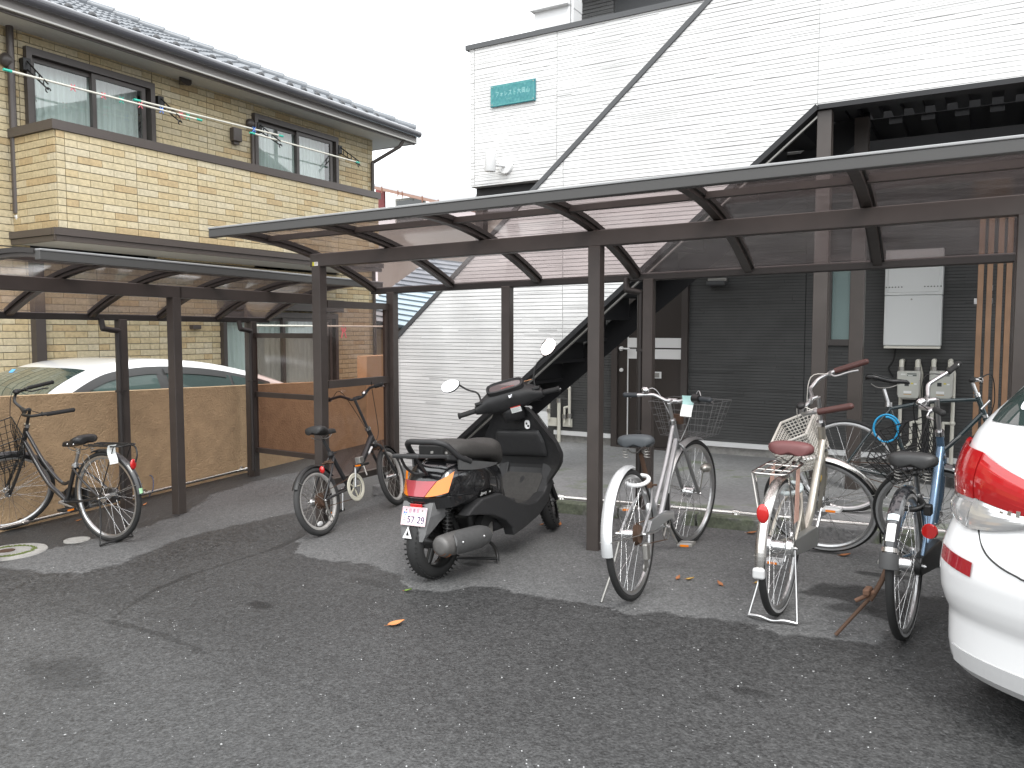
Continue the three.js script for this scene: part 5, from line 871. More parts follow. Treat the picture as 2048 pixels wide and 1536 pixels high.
    mesh('chain', [rod(V(bb.x, bb.y + ringR, 0.048), V(0, R + cogR, 0.046), 0.003), rod(V(bb.x, bb.y - ringR, 0.048), V(0, R - cogR, 0.046), 0.003)], o.chainM || M.rust, t);
    mesh('sprocket', [0, 1, 2, 3, 4].map((i) => new THREE.CylinderGeometry(cogR - i * 0.003, cogR - i * 0.003, 0.0025, 22).rotateX(Math.PI / 2).translate(0, R, 0.03 + i * 0.005)), o.sprocketM || M.dullSteel, t);
  }
  o.extra && o.extra({ t, rc, fc, hb, ht, bb, ss, stTop, ax, S, F, FT, R, Rf, sTop, crown });
  return t;
}
function helix(c, r, h, turns, w) { const l = []; for (let i = 0; i <= turns * 8; i++) { const a = i / 8 * Math.PI * 2; l.push(V(c.x + Math.cos(a) * r, c.y + h * i / (turns * 8), c.z + Math.sin(a) * r)); } return tube(l, w, turns * 14, 5); }
const looped = (hb, ht, bb, st) => [[hb.clone().lerp(ht, 0.25), hb.clone().lerp(bb, 0.5).add(V(-0.02, -0.06, 0)), bb.clone().lerp(hb, 0.16).add(V(0, -0.02, 0)), bb, 0.019], [hb.clone().lerp(ht, 0.75), hb.clone().lerp(bb, 0.45).add(V(-0.03, 0.06, 0)), bb.clone().lerp(st, 0.5).add(V(0.1, 0.0, 0)), bb.clone().lerp(st, 0.55), 0.0135]];
const straightTwin = (hb, ht, bb, st) => [[hb.clone().lerp(ht, 0.15), hb.clone().lerp(bb, 0.5).lerp(ht, 0.04), bb, 0.0165], [hb.clone().lerp(ht, 0.85), ht.clone().lerp(bb, 0.5).add(V(-0.01, 0.03, 0)), bb.clone().lerp(st, 0.42), 0.0135]];
const cityBar = (w, back, rise) => (s, ax) => ({ stem: [rod(s, s.clone().add(V(0.045, 0.0, 0)), 0.011), rod(s.clone().add(V(0.045, 0, -0.03)), s.clone().add(V(0.045, 0, 0.03)), 0.0165, 0.0165, 12)], pts: [[s.x + 0.045, s.y, 0], [s.x + 0.05, s.y + 0.005, 0.05], [s.x + 0.07, s.y + rise * 0.6, 0.13], [s.x + 0.03, s.y + rise, w * 0.8], [s.x - back * 0.45, s.y + rise, w * 0.95], [s.x - back, s.y + rise - 0.012, w]], grip: [[s.x - back * 0.3, s.y + rise, w * 0.935], [s.x - back - 0.035, s.y + rise - 0.016, w * 1.01]] });
const flatBar = (w, back, rise) => (s, ax) => ({ stem: [rod(s, s.clone().add(V(0.05, 0.01, 0)), 0.013), rod(s.clone().add(V(0.05, 0.01, -0.03)), s.clone().add(V(0.05, 0.01, 0.03)), 0.0165, 0.0165, 12)], pts: [[s.x + 0.05, s.y + 0.01, 0], [s.x + 0.05, s.y + 0.01, 0.05], [s.x + 0.045, s.y + 0.01 + rise, 0.13], [s.x + 0.03 - back * 0.5, s.y + 0.01 + rise, w * 0.75], [s.x + 0.03 - back, s.y + 0.01 + rise, w]], grip: [[s.x + 0.03 - back * 0.62, s.y + 0.01 + rise, w * 0.78], [s.x + 0.03 - back, s.y + 0.01 + rise, w + 0.01]] });
const bell = (k, p, m = M.chrome) => k.FT('bell', [new THREE.SphereGeometry(0.027, 16, 8, 0, Math.PI * 2, 0, Math.PI / 2).scale(1, 0.8, 1).translate(p.x, p.y + 0.012, p.z), new THREE.CylinderGeometry(0.024, 0.02, 0.012, 14).translate(p.x, p.y + 0.006, p.z)], m);
const twoLegStand = (k, R, m, spread = 0.13, back = -0.1) => { const l = []; for (const s of [-1, 1]) l.push(tube([V(0.0, R, s * 0.07), V(back * 0.4, R * 0.5, s * 0.09), V(back, 0.012, s * spread)], 0.0055, 14, 7)); l.push(tube([V(back, 0.012, -spread), V(back - 0.015, 0.02, -spread * 0.5), V(back - 0.02, 0.012, 0), V(back - 0.015, 0.02, spread * 0.5), V(back, 0.012, spread)], 0.0085, 20, 7)); mesh('stand', l, m, k.t); };
const rackGeo = (R, x0, x1, y, w, n = 3) => { const l = [tube([[x1, y, -w * 0.35], [x1 - 0.04, y, -w / 2], [x0 + 0.03, y, -w / 2], [x0, y, -w / 2 + 0.03], [x0, y, w / 2 - 0.03], [x0 + 0.03, y, w / 2], [x1 - 0.04, y, w / 2], [x1, y, w * 0.35]], 0.0055, 60, 7, false, 0.2)]; for (let i = 1; i <= n; i++) { const z = -w / 2 + w * i / (n + 1); l.push(rod(V(x0, y, z), V(x1 - 0.01, y, z), 0.004)); } for (const k of [0.3, 0.7]) l.push(rod(V(x0 + (x1 - x0) * k, y, -w / 2), V(x0 + (x1 - x0) * k, y, w / 2), 0.004)); for (const s of [-1, 1]) l.push(rod(V(x0 + 0.06, y, s * w / 2), V(0, R, s * 0.07), 0.004)); return l; };
const tagM = (hue) => new THREE.MeshStandardMaterial({ roughness: 0.6, side: THREE.DoubleSide, map: printed(64, 96, (g, w, h) => { g.fillStyle = '#e9ece9'; g.fillRect(0, 0, w, h); g.fillStyle = hue; g.fillRect(0, h * 0.55, w, h * 0.45); g.fillStyle = '#9aa6a4'; for (let i = 0; i < 5; i++) g.fillRect(8, 10 + i * 8, 40 - i * 4, 2); }) });
const paperTag = (p, q, w, m) => grid((u, v) => p.clone().lerp(q, v).add(V(0.012 * Math.sin(v * 5), 0, (u - 0.5) * w)), 1, 8);

// 1: silver city bicycle
{
  const silver = phys(lin(0.5, 0.51, 0.52), 0.28, { metalness: 0.75, clearcoat: 0.6 }), pale = mat(lin(0.62, 0.63, 0.63), 0.3, { metalness: 0.6 });
  const b = makeBike('city_bicycle', 'silver city bicycle with a wire front basket, parked right of the slim middle post', {
    R: 0.345, wb: 1.13, steer: -0.22, frameM: silver, forkM: mat(lin(0.3, 0.3, 0.3), 0.35, { metalness: 0.7 }), tubes: straightTwin, headLen: 0.14, bb: [0.45, 0.28, 0], seat: [0.25, 0.735, 0], seatTubeK: 0.58, bar: flatBar(0.28, 0.07, 0.03), stemH: 0.13, saddleM: mat(lin(0.05, 0.056, 0.062), 0.55), saddle: { W: 0.215, L: 0.25, thick: 0.07 }, seatPostM: M.rust,
    wheel: { rimM: M.steel }, fenderM: mat(lin(0.68, 0.69, 0.7), 0.25, { metalness: 0.5 }), frontFenderM: mat(lin(0.4, 0.4, 0.4), 0.4, { metalness: 0.7 }), rearFender: [78, 185], frontFender: [70, 170], fenderW: 0.058, dynamo: true, crank: -50, cogR: 0.06, sprocketM: M.rust, gripM: mat(lin(0.03, 0.035, 0.04), 0.6), cableM: pale,
    extra(k) {
      k.FT('basket', basketGeo({ lt: 0.3, wt: 0.42, lb: 0.22, wb: 0.3, h: 0.22, r: 0.0011, rim: 0.002, nx: 5, nz: 7, ny: 5 }).map((g) => g.translate(k.ht.x + 0.22, k.ht.y - 0.11, 0)), mat(grey(0.2), 0.5, { metalness: 0.6 }));
      k.FT('basket_bracket', [box(0.03, 0.06, 0.07, k.ht.x + 0.06, k.ht.y + 0.01, 0), rod(V(k.ht.x, k.ht.y, 0), V(k.ht.x + 0.1, k.ht.y, 0), 0.008)], M.rust);
      bell(k, V(k.sTop.x + 0.01, k.sTop.y + 0.06, -0.17));
      k.FT('shifter', [rod(V(k.sTop.x - 0.0, k.sTop.y + 0.04, 0.17), V(k.sTop.x - 0.02, k.sTop.y + 0.04, 0.215), 0.028, 0.022, 14)], M.black);
      k.FT('paper_tag', paperTag(V(k.sTop.x + 0.03, k.sTop.y + 0.05, 0.11), V(k.sTop.x - 0.02, k.sTop.y - 0.07, 0.13), 0.075), tagM('#a9cfcc'));
      k.FT('headlamp', [new THREE.SphereGeometry(0.034, 16, 10).scale(1.5, 0.9, 1).translate(k.fc.x + 0.02, k.fc.y + 0.17, 0.095), rod(V(k.fc.x, k.fc.y, 0.06), V(k.fc.x + 0.0, k.fc.y + 0.17, 0.09), 0.004)], mat(lin(0.45, 0.44, 0.4), 0.3, { metalness: 0.8 }));
      mesh('chain_guard', prism([[0.1, 0.36], [0.16, 0.405], [0.44, 0.4], [0.56, 0.37], [0.565, 0.31], [0.5, 0.34], [0.2, 0.345]], 0.012, 0.003).translate(-0.02, -0.02, 0.058), silver, k.t);
      mesh('derailleur', [rbox(0.05, 0.09, 0.03, -0.02, 0.26, 0.085, 0.01), rod(V(-0.02, 0.24, 0.08), V(0.01, 0.17, 0.07), 0.012), new THREE.CylinderGeometry(0.022, 0.022, 0.008, 14).rotateX(Math.PI / 2).translate(0.01, 0.165, 0.06)], M.dullSteel, k.t);
      mesh('hub_lock', new THREE.TorusGeometry(0.06, 0.012, 8, 24, 4.2).rotateX(Math.PI / 2).rotateZ(0.3).translate(0.17, 0.6, 0), M.whitePaint, k.t);
      mesh('kickstand', tube([V(0, 0.3, -0.07), V(-0.06, 0.16, -0.1), V(-0.14, 0.012, -0.14)], 0.007, 10, 7), M.dullSteel, k.t);
      mesh('reflector', new THREE.CylinderGeometry(0.021, 0.021, 0.01, 16).rotateX(Math.PI / 2).translate(0.1, 0.47, 0.075), M.whitePaint, k.t);
    } });
  const r = onGround(1272, 1196), f = ahead(r, onGround(1388, 1087), 1.13); stand(b, r, f, -0.085);
}
// 2: champagne city bicycle with white basket
{
  const champ = phys(lin(0.48, 0.45, 0.39), 0.3, { metalness: 0.65, clearcoat: 0.5 }), wine = mat(lin(0.15, 0.055, 0.055), 0.5), wineGrip = mat(lin(0.085, 0.035, 0.03), 0.5), white = mat(lin(0.62, 0.6, 0.55), 0.45);
  const b = makeBike('city_bicycle', 'champagne city bicycle with a white woven basket and wine-red saddle', {
    R: 0.335, wb: 1.09, steer: 1.6, frameM: champ, tubes: (hb, ht, bb, st) => [[hb.clone().lerp(ht, 0.35), hb.clone().lerp(bb, 0.55).add(V(-0.02, -0.05, 0)), bb.clone().add(V(0.06, 0.03, 0)), bb, 0.024]], tubeR: 0.018, headLen: 0.17, bb: [0.45, 0.285, 0], seat: [0.25, 0.715, 0], bar: cityBar(0.27, 0.2, 0.02), stemH: 0.17, saddleM: wine, saddle: { W: 0.23, L: 0.25, thick: 0.075 }, gripM: wineGrip, gripR: 0.018,
    wheel: { rimM: M.steel, wallM: mat(grey(0.35), 0.6) }, fenderM: M.stainless, rearFender: [70, 185], frontFender: [62, 188], dynamo: true, rearHubR: 0.032, crank: 55, chainCase: true, ringR: 0.036, cogR: 0.018, chainCaseM: mat(lin(0.36, 0.36, 0.35), 0.3, { metalness: 0.7 }), cableM: white, pedalM: mat(grey(0.5), 0.4), leverM: mat(grey(0.5), 0.35, { metalness: 0.8 }),
    extra(k) {
      k.FT('basket', basketGeo({ lt: 0.22, wt: 0.31, lb: 0.17, wb: 0.25, h: 0.21, r: 0.0034, rim: 0.0085, nx: 10, nz: 13, ny: 11, back: 0.02, seg: 5 }).map((g) => g.translate(k.ht.x + 0.16, k.ht.y - 0.2, 0)), white);
      k.FT('basket_stay', [-1, 1].map((s) => rod(V(k.ht.x + 0.16, k.ht.y - 0.1, s * 0.1), V(k.fc.x, k.fc.y, s * 0.062), 0.005)), M.dullSteel);
      bell(k, V(k.sTop.x + 0.03, k.sTop.y + 0.05, -0.2), M.black);
      mesh('rack', rackGeo(0.335, -0.22, 0.14, 0.735, 0.16), M.stainless, k.t);
      mesh('reflector', [new THREE.SphereGeometry(0.036, 16, 12).scale(0.35, 1.25, 0.8).translate(-0.3, 0.565, 0)], M.redLens, k.t);
      mesh('rack_stay', rod(V(-0.2, 0.73, -0.08), V(-0.27, 0.57, -0.03), 0.005), M.dullSteel, k.t);
      mesh('dress_guard', [-1, 1].flatMap((s) => [0, 1, 2, 3, 4].map((i) => rod(V(0.12 - i * 0.014, 0.73, s * 0.06), V(0.07 - i * 0.02, 0.46, s * 0.068), 0.0022, 0.0022, 5))), mat(lin(0.42, 0.25, 0.2), 0.6), k.t);
      mesh('hub_lock', new THREE.TorusGeometry(0.058, 0.013, 8, 24, 4.4).rotateX(Math.PI / 2).rotateZ(0.3).translate(0.15, 0.6, 0), mat(lin(0.5, 0.55, 0.55), 0.3), k.t);
      mesh('hub_motor', [new THREE.CylinderGeometry(0.05, 0.05, 0.035, 24).rotateX(Math.PI / 2).translate(0, 0.335, -0.055), new THREE.CylinderGeometry(0.045, 0.05, 0.02, 24).rotateX(Math.PI / 2).translate(0, 0.335, 0.05)], M.chrome, k.t);
      mesh('mudguard_tip', rbox(0.03, 0.05, 0.056, -0.357, 0.3, 0, 0.012), mat(grey(0.55), 0.3), k.t);
      mesh('frame_band', rod(k.hb.clone().lerp(k.bb, 0.28).add(V(-0.012, -0.02, 0)), k.hb.clone().lerp(k.bb, 0.33).add(V(-0.013, -0.025, 0)), 0.0255, 0.0255, 14), mat(lin(0.6, 0.4, 0.05), 0.5), k.t);
      twoLegStand(k, 0.335, M.steel, 0.115, -0.13);
    } });
  const r = onGround(1560, 1226), f = ahead(r, onGround(1655, 1117), 1.09); stand(b, r, f, -0.01);
}
// 3: blue city bicycle
{
  const blue = phys(lin(0.12, 0.2, 0.3), 0.25, { metalness: 0.55, clearcoat: 0.8 });
  const b = makeBike('city_bicycle', 'steel blue city bicycle with a black saddle and rusty kickstand, beside the white car', {
    R: 0.335, wb: 1.1, steer: 1.58, frameM: blue, tubes: (hb, ht, bb, st) => [[hb.clone().lerp(ht, 0.4), hb.clone().lerp(bb, 0.5), bb, 0.021]], tubeR: 0.017, headLen: 0.14, bb: [0.44, 0.285, 0], seat: [0.23, 0.70, 0], bar: flatBar(0.27, 0.12, 0.03), stemH: 0.2, saddleM: mat(grey(0.03), 0.42), saddle: { W: 0.22, L: 0.26, thick: 0.075 },
    wheel: { rimM: M.steel, wallM: mat(grey(0.3), 0.6) }, fenderM: phys(lin(0.02, 0.021, 0.024), 0.15, { clearcoat: 1 }), rearFender: [75, 160], frontFender: [70, 180], fenderW: 0.058, dynamo: false, rearHubR: 0.032, crank: 10, chainCase: true, ringR: 0.045, cogR: 0.02, chainCaseM: M.blackMetal,
    extra(k) {
      k.FT('basket', basketGeo({ lt: 0.26, wt: 0.34, lb: 0.2, wb: 0.26, h: 0.2, r: 0.0024, rim: 0.004, nx: 7, nz: 8, ny: 6 }).map((g) => g.translate(k.ht.x + 0.2, k.ht.y - 0.16, 0)), M.black);
      bell(k, V(k.sTop.x + 0.05, k.sTop.y + 0.03, -0.07));
      mesh('rear_reflector', new THREE.CylinderGeometry(0.03, 0.034, 0.014, 20).rotateZ(Math.PI / 2).translate(-0.02, 0.5, 0.1), M.redLens, k.t);
      mesh('reflector_arm', rod(V(0.06, 0.48, 0.06), V(-0.015, 0.5, 0.1), 0.005), M.dullSteel, k.t);
      mesh('mudguard_flap', [fenderGeo(V(0, 0.335, 0), 0.358, 158 * DEG, 169 * DEG, 0.075, 0.02)], mat(grey(0.06), 0.6), k.t);
      mesh('mudguard_band', creased(fenderGeo(V(0, 0.335, 0), 0.3555, 154 * DEG, 157 * DEG, 0.06)), M.stainless, k.t);
      mesh('registration_sticker', creased(fenderGeo(V(0, 0.335, 0), 0.3555, 137 * DEG, 150 * DEG, 0.034, 0.005)), new THREE.MeshStandardMaterial({ color: 0xe4e4e0, roughness: 0.5 }), k.t);
      mesh('registration_sticker', creased(fenderGeo(V(0, 0.335, 0), 0.3555, 129 * DEG, 134 * DEG, 0.044, 0.007)), new THREE.MeshStandardMaterial({ color: 0xd4dde0, roughness: 0.5 }), k.t);
      mesh('drum_brake', new THREE.CylinderGeometry(0.055, 0.055, 0.04, 24).rotateX(Math.PI / 2).translate(0, 0.335, -0.045), M.dullSteel, k.t);
      mesh('wheel_lock', [new THREE.TorusGeometry(0.048, 0.013, 8, 20, 4.4).rotateX(Math.PI / 2).rotateZ(0.3).translate(0.14, 0.58, 0), rbox(0.05, 0.05, 0.035, 0.1, 0.57, 0.075, 0.01)], M.black, k.t);
      mesh('kickstand', [tube([V(0.0, 0.33, -0.07), V(-0.02, 0.24, -0.1), V(-0.05, 0.16, -0.14)], 0.012, 8, 8), rod(V(-0.05, 0.17, -0.14), V(-0.17, 0.012, -0.26), 0.0085)], M.rust, k.t);
      mesh('stand_latch', [rbox(0.07, 0.03, 0.03, -0.045, 0.2, -0.15, 0.008), rod(V(-0.04, 0.2, -0.12), V(-0.06, 0.15, -0.2), 0.01)], mat(lin(0.15, 0.08, 0.05), 0.8), k.t);
    } });
  const r = onGround(1812, 1274), f = ahead(r, r.clone().add(V(0.113, 0, -1)), 1.1); stand(b, r, f, -0.03);
}
// 4: black city bicycle by the tan wall
{
  const black = phys(lin(0.016, 0.016, 0.017), 0.3, { clearcoat: 0.7 });
  const b = makeBike('city_bicycle', 'black city bicycle with a wire basket in front of the tan wall', {
    R: 0.335, wb: 1.08, steer: 1.2, frameM: black, tubes: looped, headLen: 0.17, bb: [0.44, 0.28, 0], seat: [0.27, 0.665, 0], bar: cityBar(0.28, 0.2, 0.05), stemH: 0.14, barM: M.blackMetal, stemM: M.blackMetal, leverM: M.blackMetal, saddleM: mat(grey(0.02), 0.3), saddle: { W: 0.2, L: 0.27, thick: 0.07, tail: 0.03 },
    wheel: { rimM: M.steel }, fenderM: black, rearFender: [70, 174], frontFender: [75, 170], crank: 10, chainCase: true, chainCaseM: black, pedalM: M.black,
    extra(k) {
      k.FT('basket', basketGeo({ lt: 0.32, wt: 0.38, lb: 0.24, wb: 0.29, h: 0.24, r: 0.0026, rim: 0.0045, nx: 7, nz: 8, ny: 5, back: 0.03 }).map((g) => g.translate(k.ht.x + 0.23, k.ht.y - 0.26, 0)), M.black);
      k.FT('basket_stay', [-1, 1].map((s) => rod(V(k.ht.x + 0.2, k.ht.y - 0.26, s * 0.1), V(k.fc.x, k.fc.y, s * 0.062), 0.004)), M.black);
      bell(k, V(k.sTop.x + 0.03, k.sTop.y + 0.06, 0.2), M.black);
      mesh('rack', rackGeo(0.335, -0.25, 0.14, 0.72, 0.15, 2), M.black, k.t);
      mesh('saddle_rivet', [-0.03, -0.1].map((dx) => new THREE.SphereGeometry(0.007, 8, 6).translate(k.ss.x + dx + 0.02, k.ss.y + 0.065, -0.093 + dx * 0.05)), M.chrome, k.t);
      mesh('reflector', [new THREE.SphereGeometry(0.032, 16, 12).scale(0.4, 1.2, 0.8).translate(-0.285, 0.585, 0)], M.redLens, k.t);
      mesh('green_sticker', [creased(fenderGeo(V(0, 0.335, 0), 0.3555, 167 * DEG, 173 * DEG, 0.04))], mat(lin(0.35, 0.6, 0.35), 0.6), k.t);
      mesh('paper_tag', paperTag(V(-0.16, 0.73, -0.06), V(-0.19, 0.6, -0.09), 0.07), tagM('#d9dddb'), k.t);
      mesh('bag_strap', tube([[-0.2, 0.72, 0.04], [-0.29, 0.71, 0.02], [-0.33, 0.66, 0], [-0.32, 0.6, -0.01]], 0.006, 16, 6), M.black, k.t);
      mesh('dress_guard', [-1, 1].flatMap((s) => [0, 1, 2, 3].map((i) => new THREE.TorusGeometry(0.035, 0.002, 5, 16).translate(0.12 - i * 0.012, 0.62 - i * 0.05, s * 0.06))), M.dullSteel, k.t);
      twoLegStand(k, 0.335, M.black, 0.14, -0.06);
    } });
  const r = onGround(222, 1083), f = ahead(r, r.clone().add(V(-1, 0, 0.12)), 1.08); stand(b, r, f, -0.02);
}
// 5: small folding bicycle
{
  const blk = phys(lin(0.02, 0.02, 0.022), 0.35, { clearcoat: 0.4 }), blk2 = mat(lin(0.03, 0.03, 0.031), 0.5);
  const b = makeBike('folding_bicycle', 'small black folding bicycle with a pale chain guard leaning by the left post', {
    R: 0.25, wb: 1.02, steer: 0.22, crown: 0.34, frameM: blk, tubes: (hb, ht, bb, st) => [[hb.clone().lerp(ht, 0.4), hb.clone().lerp(bb, 0.5).add(V(0, 0.02, 0)), bb.clone().add(V(0.02, 0.05, 0)), bb, 0.026]], tubeR: 0.017, headLen: 0.13, bb: [0.4, 0.27, 0], seat: [0.2, 0.68, 0], bar: flatBar(0.26, 0.06, 0.05), stemH: 0.27, stemM: blk2, barM: blk2, forkM: blk2, seatPostM: blk2, saddleM: mat(grey(0.022), 0.5), saddle: { W: 0.17, L: 0.27, thick: 0.065 }, springs: false, gripR: 0.018,
    wheel: { tyreW: 0.045, tyreM: M.tyreGrey, rimM: mat(lin(0.55, 0.54, 0.52), 0.4, { metalness: 0.4 }), spokeM: M.dullSteel, spokes: 28 }, fenderM: M.black, rearFender: [35, 150], frontFender: [40, 110], crank: 78, pedalM: M.black, cogR: 0.05, sprocketM: M.rust, chainM: M.rust, ringM: mat(lin(0.55, 0.53, 0.42), 0.5), ringR: 0.085, leverM: M.steel,
    frameDetail: (hb, ht, bb) => [['hinge', [rbox(0.06, 0.09, 0.05, (hb.x + bb.x) / 2 - 0.02, (hb.y + bb.y) / 2 + 0.02, 0, 0.008), rod(V((hb.x + bb.x) / 2, (hb.y + bb.y) / 2 + 0.06, 0), V((hb.x + bb.x) / 2 - 0.03, (hb.y + bb.y) / 2 - 0.09, 0.05), 0.007)], M.dullSteel], ['decal', [rod(hb.clone().lerp(bb, 0.16).add(V(0, 0.013, 0.018)), hb.clone().lerp(bb, 0.3).add(V(0, 0.013, 0.018)), 0.012)], M.whitePaint]],
    extra(k) {
      mesh('chain_guard', [new THREE.TorusGeometry(0.098, 0.011, 8, 44).scale(1, 1, 0.5).translate(k.bb.x, k.bb.y, 0.066), new THREE.TorusGeometry(0.082, 0.006, 6, 40).scale(1, 1, 0.5).translate(k.bb.x, k.bb.y, 0.068)], mat(lin(0.62, 0.6, 0.5), 0.45), k.t);
      mesh('reflector', [new THREE.SphereGeometry(0.028, 14, 10).scale(0.5, 1, 0.8).translate(0.03, 0.47, 0.07)], M.redLens, k.t);
      mesh('spoke_reflector', [new THREE.SphereGeometry(0.03, 12, 8).scale(1.1, 0.6, 0.3).translate(-0.03, 0.09, 0.01)], mat(grey(0.6), 0.3), k.t);
      mesh('freewheel_guard', new THREE.CylinderGeometry(0.06, 0.06, 0.006, 24).rotateX(Math.PI / 2).translate(0, 0.25, 0.025), M.rust, k.t);
      mesh('derailleur', [rod(V(0, 0.25, 0.07), V(0.02, 0.15, 0.065), 0.008), new THREE.TorusGeometry(0.022, 0.004, 6, 16).translate(0.04, 0.11, 0.06), new THREE.TorusGeometry(0.022, 0.004, 6, 16).translate(0.02, 0.16, 0.06)], M.dullSteel, k.t);
      k.FT('brake', [rbox(0.05, 0.06, 0.09, k.crown.x + 0.03, k.crown.y - 0.02, 0, 0.012), rod(V(k.crown.x + 0.02, k.crown.y + 0.02, -0.05), V(k.crown.x + 0.02, k.crown.y - 0.08, -0.05), 0.01), rod(V(k.crown.x + 0.02, k.crown.y + 0.02, 0.05), V(k.crown.x + 0.02, k.crown.y - 0.08, 0.05), 0.01)], M.rust);
      bell(k, V(k.sTop.x + 0.06, k.sTop.y + 0.02, 0.07));
      mesh('rear_brake', [rod(V(0.2, 0.5, -0.05), V(0.2, 0.5, 0.05), 0.008), rbox(0.05, 0.02, 0.03, 0.2, 0.51, 0, 0.006)], M.rust, k.t);
    } });
  const r = onGround(648, 1070), f = ahead(r, onGround(800, 1008), 1.02); stand(b, r, f, -0.2);
}
// 6: dark green road bicycle side-on in front of the gas meters
{
  const green = phys(lin(0.012, 0.026, 0.03), 0.22, { clearcoat: 0.9 });
  const b = makeBike('road_bicycle', 'dark green diamond-frame bicycle standing side-on on the pad below the gas meters', {
    R: 0.335, wb: 1.03, steer: -0.1, frameM: green, headAngle: 72, tubes: (hb, ht, bb, st) => [[hb.clone().lerp(ht, 0.2), hb.clone().lerp(bb, 0.5), bb, 0.0155], [ht.clone().addScaledVector(UP, -0.03), ht.clone().lerp(st, 0.5).add(V(0, -0.012, 0)), st.clone().add(V(0, -0.03, 0)), 0.0142]], headLen: 0.15, bb: [0.42, 0.275, 0], seat: [0.25, 0.885, 0], seatTubeK: 0.82, tubeR: 0.0145, stayK: 0.93, bar: flatBar(0.25, 0.03, 0.0), stemH: 0.1, saddleM: mat(grey(0.012), 0.25), saddle: { W: 0.15, L: 0.28, thick: 0.05 }, springs: false, barM: M.blackMetal,
    wheel: { tyreW: 0.028, rimM: M.steel, spokes: 32 }, fender: false, crank: -100, pedalM: M.dullSteel, ringR: 0.09,
    extra(k) {
      mesh('shift_levers', [rod(V(k.bb.x + 0.42, 0.75, 0.02), V(k.bb.x + 0.47, 0.81, 0.02), 0.008)], M.chrome, k.t);
      mesh('frame_lettering', [rod(k.hb.clone().lerp(k.bb, 0.3).add(V(-0.01, 0, 0.012)), k.hb.clone().lerp(k.bb, 0.62).add(V(-0.01, 0, 0.012)), 0.0065, 0.0065, 6)], mat(grey(0.16), 0.5), k.t);
    } });
  const r = onGround(1690, 1018); r.y = padY(r.x, -6.3); r.copy(onY(1690, 1026, padY(-0.95, -6.2))); const f = V(r.x + 1.02, 0, r.z - 0.1); f.y = padY(f.x, f.z); stand(b, r, f, -0.07);
  const p = onZ(1775, 855, r.z), t = thing('cable_lock', 'bright blue coiled cable lock looped round the dark green bicycle behind', 'cable lock', [p.x, p.y, p.z]);
  const l = []; for (let i = 0; i < 44; i++) { const a = -0.7 + i / 43 * 8.6, q = 0.1 - 0.0004 * i; l.push(V(Math.cos(a) * q * 0.85, Math.sin(a) * q, 0.06 + 0.05 * i / 44)); } mesh('cable', tube(l, 0.007, 110, 8), mat(lin(0.02, 0.33, 0.62), 0.35), t);
  mesh('lock_barrel', rod(V(0.05, -0.07, 0.08), V(0.12, 0.06, 0.08), 0.014, 0.014, 12), M.black, t);
}
const CARP = [0.52, -2.76, 60], FARC = [-8.0, -5.2, -0.35, -88];
